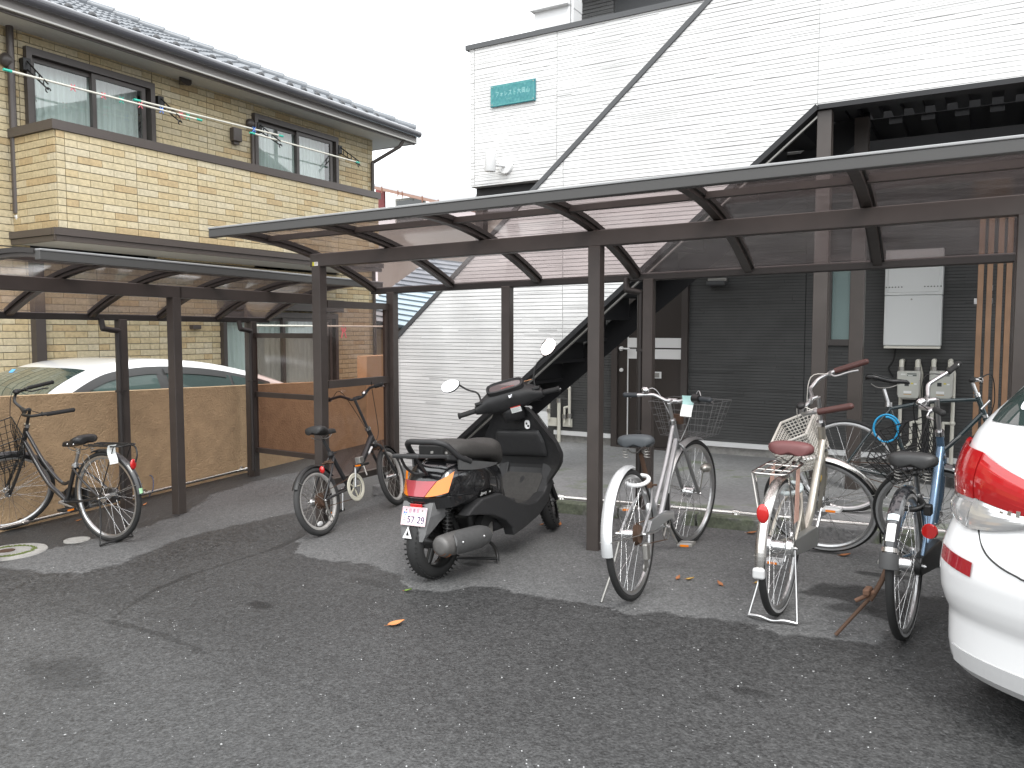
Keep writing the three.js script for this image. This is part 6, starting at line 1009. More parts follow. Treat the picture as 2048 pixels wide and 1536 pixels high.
// ---------- the scooter (x forward from the rear axle, y up, z to its right) ----------
{
  const t = thing('motor_scooter', 'black motor scooter with pink number plate and amber and red tail lamps, between the posts', 'scooter');
  const gloss = phys(lin(0.008, 0.008, 0.009), 0.16, { clearcoat: 1, clearcoatRoughness: 0.05 });
  const matte = mat(lin(0.026, 0.026, 0.027), 0.55, { bumpMap: fineBump, bumpScale: 0.0004, metres: 7, map: mottle });
  const floorM = mat(lin(0.05, 0.048, 0.045), 0.8, { map: speckle, metres: 3 });
  const seatM = mat(lin(0.045, 0.042, 0.039), 0.72, { bumpMap: fineBump, bumpScale: 0.0006, metres: 9, map: mottle });
  const greyP = mat(lin(0.085, 0.085, 0.085), 0.6, { map: mottle, metres: 5 });
  const ring = (x, w, yb, yt, n = 28, e = 0.62, lean = 0) => { const r = [], cy = (yb + yt) / 2, h = (yt - yb) / 2; for (let i = 0; i < n; i++) { const a = i / n * Math.PI * 2, c = Math.cos(a), s = Math.sin(a); r.push(V(x + lean * (Math.sign(s) * Math.pow(Math.abs(s), e)), cy + Math.sign(s) * Math.pow(Math.abs(s), e) * h, Math.sign(c) * Math.pow(Math.abs(c), e) * w)); } return r; };
  const smooth = (st, n) => { const out = []; for (let i = 0; i <= n; i++) { const x = i / n * (st.length - 1), k = Math.min(st.length - 2, x | 0), f = x - k, p = (j) => st[Math.max(0, Math.min(st.length - 1, j))]; out.push(st[0].map((_, q) => { const a = p(k - 1)[q], b = p(k)[q], c = p(k + 1)[q], d = p(k + 2)[q]; return 0.5 * (2 * b + (c - a) * f + (2 * a - 5 * b + 4 * c - d) * f * f + (3 * b - a - 3 * c + d) * f * f * f); })); } return out; };
  // rear body cover
  const cover = mesh('body_cover', loft(smooth([[-0.098, 0.09, 0.45, 0.53], [-0.07, 0.125, 0.432, 0.6], [-0.02, 0.158, 0.412, 0.66], [0.05, 0.182, 0.398, 0.692], [0.16, 0.198, 0.39, 0.70], [0.3, 0.198, 0.395, 0.685], [0.43, 0.18, 0.37, 0.64], [0.53, 0.145, 0.33, 0.61], [0.58, 0.1, 0.32, 0.58]], 40).map((s) => ring(s[0], s[1], s[2], s[3], 32, 0.66, s[0] < 0.05 ? 0.028 * (0.05 - s[0]) / 0.15 : 0))), gloss, t);
  mesh('tunnel_cover', loft(smooth([[0.36, 0.13, 0.3, 0.6], [0.5, 0.135, 0.28, 0.59], [0.57, 0.12, 0.27, 0.5], [0.62, 0.1, 0.27, 0.36]], 12).map((s) => ring(s[0], s[1], s[2], s[3], 20))), matte, t);
  // tail lamp: red middle and amber corners following the round tail
  const tail = (z, y) => { const q = Math.min(1, Math.abs(z) / 0.182); return V(-0.118 + 0.085 * Math.pow(q, 2.6) + (y - 0.5) * 0.34, y, z); };
  const lampPatch = (f, nu, nv) => creased(sheet(f, nu, nv, 0.012));
  mesh('tail_lamp', lampPatch((u, v) => { const y = 0.506 + 0.086 * v, h = 0.062 + 0.058 * v; return tail(-h - 0.012 + (2 * h) * u, y); }, 20, 6), phys(lin(0.4, 0.045, 0.06), 0.18, { clearcoat: 1 }), t);
  for (const s of [-1, 1]) { const l = mesh('indicator', lampPatch((u, v) => { const k = s > 0 ? u : 1 - u, h0 = 0.054 + 0.058 * v + (s < 0 ? 0.024 : 0), z = h0 + (0.168 + 0.012 * v - h0) * k, y = 0.506 + 0.02 * k * k + (0.086 + 0.028 * k) * v; return tail(s * z, y); }, 14, 6), M.amberLens, t); mesh('bulb', new THREE.SphereGeometry(0.016, 12, 8).scale(0.5, 1, 1).translate(-0.058, 0.548, s * 0.13), phys(lin(1, 0.5, 0.05), 0.1, { clearcoat: 1 }), l); }
  mesh('tail_bumper', creased(sheet((u, v) => { const k = u * 2 - 1, a = Math.abs(k), s = Math.sign(k), e = a > 0.7 ? (a - 0.7) / 0.3 : 0, z = s * Math.min(1, a / 0.7) * 0.178, y = 0.44 + 0.03 * e + (0.064 - 0.055 * e) * v; const p = tail(z, y); p.x += -0.006 + 0.2 * e - (y - 0.506) * 0.62; p.z += s * 0.012 * Math.sin(e * 2.4); return p; }, 44, 4, 0.02)), phys(lin(0.009, 0.009, 0.01), 0.2, { clearcoat: 0.8 }), t);
  // mud flap, plate, reflector
  mesh('mud_flap', creased(loft([[0.475, -0.112, 0.1, 0.112], [0.4, -0.148, 0.06, 0.112], [0.345, -0.165, -0.05, 0.1], [0.3, -0.176, -0.12, 0.092], [0.262, -0.182, -0.155, 0.072]].map(([y, xa, xb, w]) => [V(xa, y, -w), V(xa, y, w), V(xb, y + 0.01, w), V(xb, y + 0.01, -w)]))), mat(lin(0.17, 0.17, 0.17), 0.6, { map: mottle, metres: 5 }), t);
  mesh('plate_reflector', rbox(0.012, 0.026, 0.085, -0.133, 0.455, 0, 0.003), M.redLens, t);
  const plateT = printed(512, 280, (g, W, H) => {
    g.fillStyle = '#f7e3e6'; g.fillRect(0, 0, W, H); const gr = g.createLinearGradient(0, 0, 0, H); gr.addColorStop(0, '#e9a8ae'); gr.addColorStop(0.55, '#f6dfe2'); gr.addColorStop(1, '#fbf3f3'); g.fillStyle = gr; g.fillRect(0, 0, W, H);
    g.strokeStyle = '#c98b94'; g.lineWidth = 6; g.strokeRect(6, 6, W - 12, H - 12);
    g.fillStyle = '#2e6fc4'; g.beginPath(); g.moveTo(30, 72); g.lineTo(62, 72); g.lineTo(76, 100); g.lineTo(90, 72); g.lineTo(112, 72); g.lineTo(112, 118); g.lineTo(76, 132); g.lineTo(30, 118); g.fill(); g.fillStyle = '#eaf1fa'; g.beginPath(); g.moveTo(44, 118); g.lineTo(60, 90); g.lineTo(76, 118); g.lineTo(92, 92); g.lineTo(104, 118); g.fill();
    g.fillStyle = '#4a6a5e'; for (const x of [86, 428]) { g.beginPath(); g.arc(x, 44, 15, 0, 7); g.fill(); }
    g.strokeStyle = '#3a3560'; g.lineCap = 'round'; const st = (x0, y0, s, ch, w) => { g.lineWidth = w; for (const l of ch) { g.beginPath(); l.forEach(([x, y], k) => (k ? g.lineTo(x0 + x * s, y0 + y * s) : g.moveTo(x0 + x * s, y0 + y * s))); g.stroke(); } };
    st(140, 22, 6.2, [[[2, 1], [8, 1], [8, 9.6], [2, 9.6], [2, 1]], [[2, 3.8], [8, 3.8]], [[2, 6.6], [8, 6.6]]], 6);
    st(222, 22, 6.2, [[[2, 0.6], [8, 0.6], [8, 4], [2, 4], [2, 0.6]], [[5, 0.6], [5, 6.8]], [[2.3, 2.3], [7.7, 2.3]], [[1.6, 5.4], [8.4, 5.4]], [[0.8, 7], [9.2, 7]], [[1.5, 8.4], [1, 9.8]], [[4, 8.4], [4.2, 9.8]], [[6.2, 8.4], [6.6, 9.8]], [[8.2, 8.4], [9, 9.8]]], 5.2);
    st(306, 22, 6.2, [[[8.6, 1], [1.2, 1], [1.2, 9.4], [9, 9.4]], [[7, 2.6], [3, 7.8]], [[3, 2.8], [7.4, 7.8]]], 6);
    st(34, 158, 8, [[[2, 1.6], [5.6, 1.2], [3, 6.6], [1.2, 7.4], [0.6, 6.2], [2.4, 5.4], [6, 5.8], [9, 7]], [[7.6, 3], [7, 6], [5, 9]]], 7);
    g.fillStyle = '#2f2a55'; g.font = 'bold 148px sans-serif'; g.fillText('57', 122, 244); g.fillText('29', 334, 244); g.fillRect(292, 186, 32, 13);
  });
  const pa = V(-0.137, 0.449, 0), pb = V(-0.171, 0.348, 0), pn = V(-1, 0, 0).applyAxisAngle(V(0, 0, 1), -Math.atan2(pa.x - pb.x, pa.y - pb.y));
  const plateQ = new THREE.Matrix4().makeBasis(V(0, 0, 1), pa.clone().sub(pb).normalize(), V(0, 0, 0).crossVectors(V(0, 0, 1), pa.clone().sub(pb).normalize())).setPosition(pa.clone().lerp(pb, 0.5).addScaledVector(pn, 0.006));
  const plate = mesh('number_plate', rbox(0.185, 0.106, 0.003, 0, 0, 0, 0.0014).applyMatrix4(plateQ), mat(lin(0.8, 0.66, 0.68), 0.5), t);
  { const s = new THREE.Shape(), w = 0.0905, h = 0.051, r = 0.012; s.moveTo(-w + r, -h); s.lineTo(w - r, -h); s.quadraticCurveTo(w, -h, w, -h + r); s.lineTo(w, h - r); s.quadraticCurveTo(w, h, w - r, h); s.lineTo(-w + r, h); s.quadraticCurveTo(-w, h, -w, h - r); s.lineTo(-w, -h + r); s.quadraticCurveTo(-w, -h, -w + r, -h); const g = new THREE.ShapeGeometry(s, 6), p = g.attributes.position, uv = g.attributes.uv; for (let i = 0; i < p.count; i++) uv.setXY(i, (p.getX(i) + w) / (2 * w), (p.getY(i) + h) / (2 * h)); mesh('plate_face', g.translate(0, 0, 0.0024).applyMatrix4(plateQ), new THREE.MeshStandardMaterial({ map: plateT, roughness: 0.4 }), plate); }
  { const base = pb.clone().lerp(pa, -0.3).addScaledVector(pn, 0.024); const tri = (s) => { const sh = new THREE.Shape([[-0.034, -0.032], [0.034, -0.032], [0, 0.034]].map(([a, b]) => new THREE.Vector2(a * s, b * s))); sh.holes.push(new THREE.Path([[-0.013, -0.018], [0, 0.013], [0.013, -0.018]].map(([a, b]) => new THREE.Vector2(a * s, b * s)))); return new THREE.ExtrudeGeometry(sh, { depth: 0.0015, bevelEnabled: false }); }; mesh('triangle_sticker', tri(1).applyMatrix4(new THREE.Matrix4().makeBasis(V(0, 0, 1), V(0.25, 0.97, 0).normalize(), V(-0.97, 0.25, 0).normalize()).setPosition(base.x - 0.004, base.y - 0.008, -0.012)), M.whitePaint, t); }
  // seat
  mesh('seat', loft(smooth([[0.065, 0.085, 0.705, 0.745], [0.085, 0.125, 0.695, 0.78], [0.15, 0.152, 0.682, 0.802], [0.26, 0.162, 0.662, 0.795], [0.37, 0.16, 0.648, 0.766], [0.45, 0.152, 0.634, 0.752], [0.52, 0.14, 0.612, 0.764], [0.57, 0.124, 0.588, 0.752], [0.605, 0.1, 0.575, 0.705], [0.625, 0.07, 0.585, 0.66]], 44).map((s) => ring(s[0], s[1], s[2], s[3], 32, 0.7))), seatM, t);
  mesh('seat_trim', [-1, 1].map((s) => creased(sheet((u, v) => V(0.06 + 0.37 * u, 0.70 - 0.075 * u - (0.058 - 0.05 * u * u) * v, s * (0.176 + 0.012 * Math.sin(u * 3)) ), 14, 3, 0.014))), greyP, t);
  // grab rail, back pad and carrier
  const rail = [[0.16, 0.675, 0.185], [0.07, 0.715, 0.176], [-0.005, 0.79, 0.15], [-0.035, 0.812, 0.1], [-0.038, 0.813, 0], [-0.035, 0.812, -0.1], [-0.005, 0.79, -0.15], [0.07, 0.715, -0.176], [0.16, 0.675, -0.185]];
  mesh('grab_rail', tube(rail, 0.0175, 64, 12, false, 0.4), matte, t);
  mesh('back_pad', rbox(0.04, 0.075, 0.19, 0.04, 0.752, 0.0, 0.016), mat(lin(0.015, 0.015, 0.015), 0.6), t);
  mesh('carrier', [...[-1, 1].map((s) => bar(V(0.15, 0.69, s * 0.165), V(-0.02, 0.725, s * 0.15), 0.035, 0.03, 0.01)), ...[-1, 1].map((s) => bar(V(-0.01, 0.727, s * 0.15), V(-0.185, 0.752, s * 0.085), 0.022, 0.03, 0.008)), bar(V(-0.182, 0.752, -0.1), V(-0.182, 0.752, 0.1), 0.022, 0.04, 0.008), bar(V(-0.1, 0.74, -0.12), V(-0.1, 0.74, 0.12), 0.016, 0.04, 0.006), tube([[-0.17, 0.742, 0.06], [-0.13, 0.68, 0.065], [-0.08, 0.635, 0.05], [-0.06, 0.63, 0], [-0.08, 0.635, -0.05], [-0.13, 0.68, -0.065], [-0.17, 0.742, -0.06]], 0.0085, 30, 8)], matte, t);
  mesh('carrier_bolt', [[-0.08, 0.762, 0.1], [0.0, 0.748, 0.14]].map((p) => new THREE.CylinderGeometry(0.009, 0.009, 0.012, 8).translate(...p)), M.dullSteel, t);
  // side lettering, built as raised strokes
  { const q = printed(256, 64, (g, w, h) => { g.fillStyle = '#050505'; g.fillRect(0, 0, w, h); g.fillStyle = '#d8d8d6'; g.font = 'italic bold 44px sans-serif'; g.fillText('Spacy', 8, 46); g.font = 'italic bold 26px sans-serif'; g.fillText('100', 168, 46); g.fillRect(0, 50, 44, 5); });
    for (const s of [1, -1]) mesh('side_badge', grid((u, v) => V(0.22 + 0.13 * (s > 0 ? u : 1 - u), 0.452 + 0.032 * v, s * (0.194 + 0.006 * v)), 4, 1), new THREE.MeshStandardMaterial({ map: q, roughness: 0.35 }), cover); }
  // foot board with raised side skirts
  const skirt = [[0.06, 0.372], [0.13, 0.41], [0.22, 0.442], [0.4, 0.44], [0.5, 0.39], [0.58, 0.345], [0.7, 0.312], [0.8, 0.312], [0.9, 0.355], [0.97, 0.43], [1.03, 0.56], [1.04, 0.5], [1.0, 0.38], [0.93, 0.275], [0.82, 0.215], [0.66, 0.175], [0.52, 0.15], [0.505, 0.2], [0.44, 0.262], [0.32, 0.318], [0.18, 0.352]];
  for (const s of [-1, 1]) mesh('side_skirt', prism(skirt, 0.062, 0.009).translate(0, 0, s > 0 ? 0.148 : -0.21), matte, t);
  mesh('foot_board', creased(sheet((u, v) => { const x = 0.5 + 0.5 * u, y = 0.292 + (u > 0.62 ? Math.pow((u - 0.62) / 0.38, 1.6) * 0.16 : 0) + 0.0; return V(x, y, -0.16 + 0.32 * v); }, 20, 4, 0.03)), floorM, t);
  mesh('foot_step', [rbox(0.075, 0.035, 0.05, 0.52, 0.36, 0.19, 0.008), rbox(0.075, 0.035, 0.05, 0.52, 0.36, -0.19, 0.008)], matte, t);
  mesh('belly', loft([[0.45, 0.13, 0.17, 0.27], [0.7, 0.14, 0.17, 0.27], [0.88, 0.12, 0.23, 0.33], [0.98, 0.1, 0.32, 0.45]].map((s) => ring(s[0], s[1], s[2], s[3], 16))), matte, t);
  // leg shield
  const wAt = (y) => { const P = [[0.3, 0.185], [0.42, 0.225], [0.54, 0.305], [0.6, 0.322], [0.68, 0.298], [0.8, 0.21], [0.88, 0.155], [0.92, 0.115]]; for (let i = 1; i < P.length; i++) if (y <= P[i][0]) { const k = (y - P[i - 1][0]) / (P[i][0] - P[i - 1][0]); return P[i - 1][1] + (P[i][1] - P[i - 1][1]) * k; } return 0.11; };
  const xAt = (y) => (y < 0.5 ? 0.93 + 0.1 * Math.pow((y - 0.3) / 0.2, 0.7) : 1.03 - (y - 0.5) * 0.23);
  const nV = 26, rings = [], fr = [];
  for (let i = 0; i <= nV; i++) { const y = 0.3 + 0.62 * i / nV, w = wAt(y), x = xAt(y), back = [], front = [], f2 = []; for (let j = 0; j <= 16; j++) { const u = j / 8 - 1, edge = Math.pow(Math.abs(u), 3); back.push(V(x - 0.055 * edge - 0.03 * (1 - u * u) * Math.max(0, (y - 0.35)), y, u * w)); front.unshift(V(x - 0.03 * edge + 0.02, y, u * w)); f2.unshift(V(x + 0.012 - 0.02 * edge + (0.11 - 0.03 * Math.abs(y - 0.6)) * Math.sqrt(Math.max(0, 1 - u * u)), y, u * w * 0.97)); } rings.push([...back, ...front]); fr.push([...back.map((p) => p.clone().add(V(0.022, 0, 0)).setZ(p.z * 0.97)), ...f2]); }
  const shield = mesh('leg_shield', creased(loft(rings)), matte, t); mesh('front_cover', loft(fr), gloss, t);
  const back = (y, u) => { const w = wAt(y), x = xAt(y), e = Math.pow(Math.abs(u), 3); return V(x - 0.055 * e - 0.03 * (1 - u * u) * Math.max(0, y - 0.35), y, u * w); };
  const glove = mesh('glove_box', creased(sheet((u, v) => { const y = 0.575 + 0.185 * v, uu = (u * 2 - 1), k = 0.6 + 0.12 * v; const p = back(y, uu * k); const b = Math.pow(Math.max(0, 1 - Math.pow(uu, 6)), 0.5) * Math.pow(Math.max(0, 1 - Math.pow(v * 2 - 1, 6)), 0.5); p.x -= 0.004 + 0.03 * b; return p; }, 26, 18, 0.01)), matte, t);
  mesh('lock', new THREE.CylinderGeometry(0.011, 0.012, 0.014, 14).rotateZ(Math.PI / 2).translate(0.94, 0.728, 0.0), M.chrome, glove);
  { const c = back(0.80, 0.42); mesh('sticker', [creased(sheet((u, v) => { const a = u * Math.PI * 2, r = v; return V(c.x - 0.012, c.y + Math.sign(Math.sin(a)) * Math.pow(Math.abs(Math.sin(a)), 0.7) * 0.03 * r, c.z + Math.sign(Math.cos(a)) * Math.pow(Math.abs(Math.cos(a)), 0.7) * 0.021 * r); }, 24, 3, 0.003))], mat(grey(0.85), 0.4), shield); mesh('sticker_dot', [[0.006, -0.004, 0.0075], [-0.01, 0.008, 0.0085]].map(([dy, dz, r]) => new THREE.SphereGeometry(r, 12, 8).scale(0.3, 1, 1).translate(c.x - 0.0145, c.y + dy, c.z + dz)), M.black, shield); }
  mesh('ignition', [new THREE.CylinderGeometry(0.019, 0.021, 0.03, 16).rotateZ(Math.PI / 2).translate(0.915, 0.835, 0.03)], M.black, shield);
  { const q = rng(6), r = [0, 0.3, 0.55, 0.8, 1].map((k, i) => [V(0.592 + 0.02 * k + q() * 0.01, 0.66 - 0.3 * k, -0.02 + 0.02 * q()), V(0.6 + 0.02 * k, 0.66 - 0.3 * k - 0.02, 0.05 + 0.03 * q() - 0.03 * k), V(0.606 + 0.02 * k + q() * 0.01, 0.65 - 0.3 * k, 0.03 + 0.02 * q())]); mesh('plastic_bag', creased(loft(r)), phys(lin(0.5, 0.5, 0.48), 0.25, { clearcoat: 0.5 }), t); }
  // steered parts
  const rake = 64 * DEG, ax = V(-Math.cos(rake), Math.sin(rake), 0), fc = V(1.25, 0.205, 0), hb = V(0.99, 0.75, 0);
  const S = new THREE.Matrix4().makeTranslation(hb.x, hb.y, hb.z).multiply(new THREE.Matrix4().makeRotationAxis(ax, 0.5)).multiply(new THREE.Matrix4().makeTranslation(-hb.x, -hb.y, -hb.z));
  const FT = (n, g, m, p = t) => mesh(n, (Array.isArray(g) ? g.flat(Infinity) : [g]).map((q) => q.clone().applyMatrix4(S)), m, p);
  const cx = 0.84, cy = 0.985;
  const zr = (z, cxx, cyy, hx, hy, tw = 0.5) => { const r = []; for (let i = 0; i < 28; i++) { const a = i / 28 * Math.PI * 2, c = Math.cos(a), s = Math.sin(a), X = Math.sign(c) * Math.pow(Math.abs(c), 0.75) * hx, Y = Math.sign(s) * Math.pow(Math.abs(s), 0.75) * hy; r.push(V(cxx + X * Math.cos(tw) - Y * Math.sin(tw), cyy + X * Math.sin(tw) + Y * Math.cos(tw), z)); } return r; };
  FT('handle_cover', loft(smooth([[-0.235, -0.03, -0.022, 0.028, 0.026], [-0.2, -0.02, -0.012, 0.045, 0.04], [-0.15, -0.01, 0.0, 0.062, 0.058], [-0.11, 0.01, 0.008, 0.09, 0.075], [-0.05, 0.022, 0.016, 0.108, 0.085], [0, 0.025, 0.018, 0.112, 0.087], [0.05, 0.022, 0.016, 0.108, 0.085], [0.11, 0.01, 0.008, 0.09, 0.075], [0.15, -0.01, 0.0, 0.062, 0.058], [0.2, -0.02, -0.012, 0.045, 0.04], [0.235, -0.03, -0.022, 0.028, 0.026]], 40).map((s) => zr(s[0], cx + s[1], cy + s[2], s[3], s[4]))), matte);
  FT('steering_cover', loft([[0.83, 0.1, 0.075], [0.88, 0.1, 0.08], [0.93, 0.1, 0.085]].map(([y, a, b]) => { const r = []; for (let i = 0; i < 20; i++) { const q = i / 20 * Math.PI * 2; r.push(V(0.9 - (y - 0.83) * 0.4 + Math.cos(q) * a * 0.7, y, Math.sin(q) * b)); } return r; })), matte);
  // instruments: a bezel and a smoky window on the rider's side
  const dn = V(-0.62, 0.785, 0), du = V(0.785, 0.62, 0), dc = V(cx - 0.048, cy + 0.083, 0); const D = (a, b, h) => V(dc.x, dc.y, 0).addScaledVector(du, b).addScaledVector(dn, h).add(V(0, 0, a));
  const oval = (a, b, h, n = 36, e = 0.6) => { const l = []; for (let i = 0; i < n; i++) { const q = i / n * Math.PI * 2, c = Math.cos(q), s = Math.sin(q); l.push(D(Math.sign(c) * Math.pow(Math.abs(c), e) * a, Math.sign(s) * Math.pow(Math.abs(s), e) * b, h)); } return l; };
  FT('bezel', creased(loft([oval(0.128, 0.056, -0.02), oval(0.128, 0.056, 0.012), oval(0.118, 0.047, 0.016), oval(0.108, 0.038, 0.002)])), matte);
  FT('instrument_panel', creased(loft([oval(0.108, 0.038, -0.01), oval(0.108, 0.038, 0.004)])), phys(lin(0.13, 0.105, 0.105), 0.12, { clearcoat: 1 }));
  FT('instrument_mark', [rbox(0.003, 0.003, 0.09, 0, 0, 0, 0.001)].map((g) => g.translate(D(0.02, -0.02, 0.0055).x, D(0.02, -0.02, 0.0055).y, 0.02)), mat(lin(0.5, 0.12, 0.1), 0.5));
  { const em = printed(64, 64, (g, w, h) => { g.fillStyle = '#1a1a1c'; g.fillRect(0, 0, w, h); g.fillStyle = '#e6e8ec'; g.beginPath(); g.moveTo(6, 10); g.quadraticCurveTo(20, 34, 58, 8); g.quadraticCurveTo(56, 40, 30, 56); g.lineTo(8, 58); g.closePath(); g.fill(); g.fillStyle = '#1a1a1c'; for (let i = 0; i < 3; i++) g.fillRect(28 + i * 4, 26 + i * 7, 30, 2.4); });
    const e = V(cx - 0.112, cy - 0.0, 0); FT('wing_emblem', new THREE.PlaneGeometry(0.032, 0.03).rotateY(-Math.PI / 2).rotateZ(-0.15).translate(e.x + 0.004, e.y + 0.012, 0.03), new THREE.MeshStandardMaterial({ map: em, roughness: 0.35 }));
    const lb = printed(128, 80, (g, w, h) => { g.fillStyle = '#d8dad8'; g.fillRect(0, 0, w, h); g.fillStyle = '#d0493f'; g.fillRect(0, 0, w, 12); g.fillStyle = '#8f9896'; for (let i = 0; i < 6; i++) g.fillRect(10, 22 + i * 9, 108 - (i % 3) * 14, 3); });
    FT('warning_label', new THREE.PlaneGeometry(0.07, 0.044).rotateY(-Math.PI / 2).rotateZ(0.42).translate(cx - 0.052, cy - 0.083, 0.035), new THREE.MeshStandardMaterial({ map: lb, roughness: 0.5 })); }
  FT('tape', [rbox(0.035, 0.004, 0.05, cx + 0.0, cy + 0.083, 0.155, 0.001).rotateZ(0)], mat(lin(0.72, 0.36, 0.18), 0.6));
  for (const s of [-1, 1]) {
    FT('grip', [rod(V(cx - 0.03, cy - 0.022, s * 0.225), V(cx - 0.065, cy - 0.028, s * 0.345), 0.0175, 0.0175, 14), new THREE.CylinderGeometry(0.021, 0.021, 0.01, 14).rotateX(Math.PI / 2).translate(cx - 0.066, cy - 0.028, s * 0.347)], M.rubber);
    FT('brake_lever', tube([V(cx + 0.03, cy - 0.02, s * 0.2), V(cx + 0.03, cy - 0.022, s * 0.27), V(cx - 0.0, cy - 0.03, s * 0.355)], 0.006, 14, 8), s > 0 ? M.steel : M.black);
    FT('switch_box', [rbox(0.05, 0.022, 0.05, cx - 0.045, cy + 0.018, s * 0.2, 0.006)], M.black);
    FT('mirror_stem', tube(s < 0 ? [V(cx, cy + 0.03, -0.19), V(cx - 0.0, cy + 0.09, -0.2), V(cx - 0.0, cy + 0.13, -0.26), V(cx - 0.01, cy + 0.18, -0.31)] : [V(cx, cy + 0.03, 0.19), V(cx + 0.0, cy + 0.1, 0.2), V(cx, cy + 0.17, 0.24), V(cx - 0.01, cy + 0.21, 0.31)], 0.0065, 20, 8), M.black);
    const c = s < 0 ? V(cx - 0.02, cy + 0.185, -0.37) : V(cx - 0.02, cy + 0.265, 0.35); const tilt = s < 0 ? 0.1 : 0.8;
    const disc = (k, dx) => { const l = []; for (let i = 0; i < 32; i++) { const q = i / 32 * Math.PI * 2, r = 1 + 0.12 * Math.cos(q) * -s; const a = Math.cos(q) * 0.068 * k * r, b = Math.sin(q) * 0.044 * k; l.push(V(dx, b * Math.cos(tilt) - a * Math.sin(tilt) * -1 * 1, a * Math.cos(tilt) + b * Math.sin(tilt) * -1)); } return l; };
    const aim = new THREE.Matrix4().makeRotationY(s < 0 ? 0.0 : 0.25).multiply(new THREE.Matrix4().makeRotationZ(-0.32));
    const place = (g) => g.applyMatrix4(aim).translate(c.x, c.y, c.z);
    const head = new THREE.Group(); head.name = 'mirror'; t.add(head);
    FT('housing', place(creased(loft([disc(0.55, 0.035), disc(0.9, 0.022), disc(1.0, 0.004), disc(0.97, -0.004)]))), M.black, head);
    FT('mirror_glass', place(creased(loft([disc(0.93, 0), disc(0.93, -0.0055)]))), mat(grey(0.92), 0.01, { metalness: 1 }), head);
  }
  const fw = new THREE.Group(); fw.name = 'wheel'; fw.position.copy(fc); fw.updateMatrix(); fw.applyMatrix4(S); t.add(fw);
  const tyre = (R, w) => { const l = []; for (let i = 0; i <= 14; i++) { const a = -1.9 + 3.8 * i / 14; l.push(new THREE.Vector2(R - 0.052 + 0.052 * Math.cos(a), w / 2 * Math.sin(a))); } return new THREE.LatheGeometry(l, 56).rotateX(Math.PI / 2); };
  const tread = (R, w) => { const l = []; for (let i = 0; i < 44; i++) for (const s of [-1, 1]) { const a = i / 44 * Math.PI * 2 + (s > 0 ? 0.07 : 0); l.push(box(0.0035, 0.009, w * 0.34, 0, 0, 0).rotateX(0.0).rotateY(s * 0.5).rotateZ(0).translate(R - 0.0155, 0, s * w * 0.3).rotateZ(a)); } return l; };
  const wheel = (g, R, w) => { mesh('tyre', tyre(R, w), M.rubber, g); mesh('tread', tread(R, w), mat(grey(0.012), 0.9), g); mesh('rim', [ringGeo(R - 0.06, [[0, -w * 0.36], [-0.02, -w * 0.3], [-0.026, 0], [-0.02, w * 0.3], [0, w * 0.36]], 40), ...[0, 1, 2].map((i) => rod(V(0, 0, 0), V(Math.cos(i * 2.094) * (R - 0.08), Math.sin(i * 2.094) * (R - 0.08), 0), 0.024, 0.018, 10)), new THREE.CylinderGeometry(0.05, 0.05, w * 0.8, 24).rotateX(Math.PI / 2)], M.blackMetal, g); mesh('axle_nut', new THREE.CylinderGeometry(0.014, 0.014, w + 0.06, 6).rotateX(Math.PI / 2), M.steel, g); };
  wheel(fw, 0.205, 0.09);
  FT('fork', [-1, 1].map((s) => rod(V(fc.x - 0.01, fc.y, s * 0.075), V(1.05, 0.62, s * 0.06), 0.017, 0.02, 10)), M.blackMetal);
  FT('front_mudguard', creased(fenderGeo(fc, 0.235, 25 * DEG, 160 * DEG, 0.12, 0.03)), gloss);
  const rw = new THREE.Group(); rw.name = 'wheel'; rw.position.set(0, 0.217, 0); t.add(rw); wheel(rw, 0.217, 0.104);
  // power unit
  mesh('engine', [rbox(0.34, 0.14, 0.09, 0.14, 0.235, -0.1, 0.03), rbox(0.2, 0.16, 0.16, 0.36, 0.25, 0, 0.03), new THREE.CylinderGeometry(0.07, 0.07, 0.05, 24).rotateX(Math.PI / 2).translate(0.36, 0.25, 0.11)], mat(grey(0.035), 0.5, { metalness: 0.4 }), t);
  mesh('rear_mudguard', creased(fenderGeo(V(0, 0.217, 0), 0.25, 35 * DEG, 120 * DEG, 0.12, 0.02)), M.black, t);
  mesh('shock_absorber', [-1, 1].flatMap((s) => [rod(V(0, 0.22, s * 0.1), V(0.03, 0.46, s * 0.1), 0.014), helix(V(0.015, 0.27, s * 0.1), 0.026, 0.16, 7, 0.005)]), M.blackMetal, t);
  const mx = [[-0.175, 0.03], [-0.17, 0.05], [-0.15, 0.062], [-0.05, 0.067], [0.1, 0.066], [0.22, 0.058], [0.27, 0.045], [0.29, 0.02]];
  const sil = (x) => V(x, 0.243 - 0.1 * (x + 0.17) * 0.6, 0.185);
  const silR = (k, x, r) => { const c = sil(x), l = []; for (let i = 0; i < 20; i++) { const a = i / 20 * Math.PI * 2; l.push(V(c.x, c.y + Math.sin(a) * r * k, c.z + Math.cos(a) * r * k)); } return l; };
  const muf = mesh('muffler', loft(mx.map(([x, r]) => silR(1, x, r))), mat(lin(0.15, 0.145, 0.14), 0.5, { metalness: 0.3, map: mottle, metres: 6 }), t);
  mesh('heat_shield', creased(sheet((u, v) => { const x = -0.11 + 0.36 * u, c = sil(x), a = -1.0 + 2.3 * v, k = Math.pow(Math.sin(Math.PI * Math.min(1, Math.max(0, u)) ), 0.18), r = 0.074 - (u > 0.75 ? (u - 0.75) * 0.05 : 0); return V(c.x, c.y + Math.sin(a * k) * r, c.z + Math.cos(a * k) * r); }, 22, 14, 0.004)), greyP, muf);
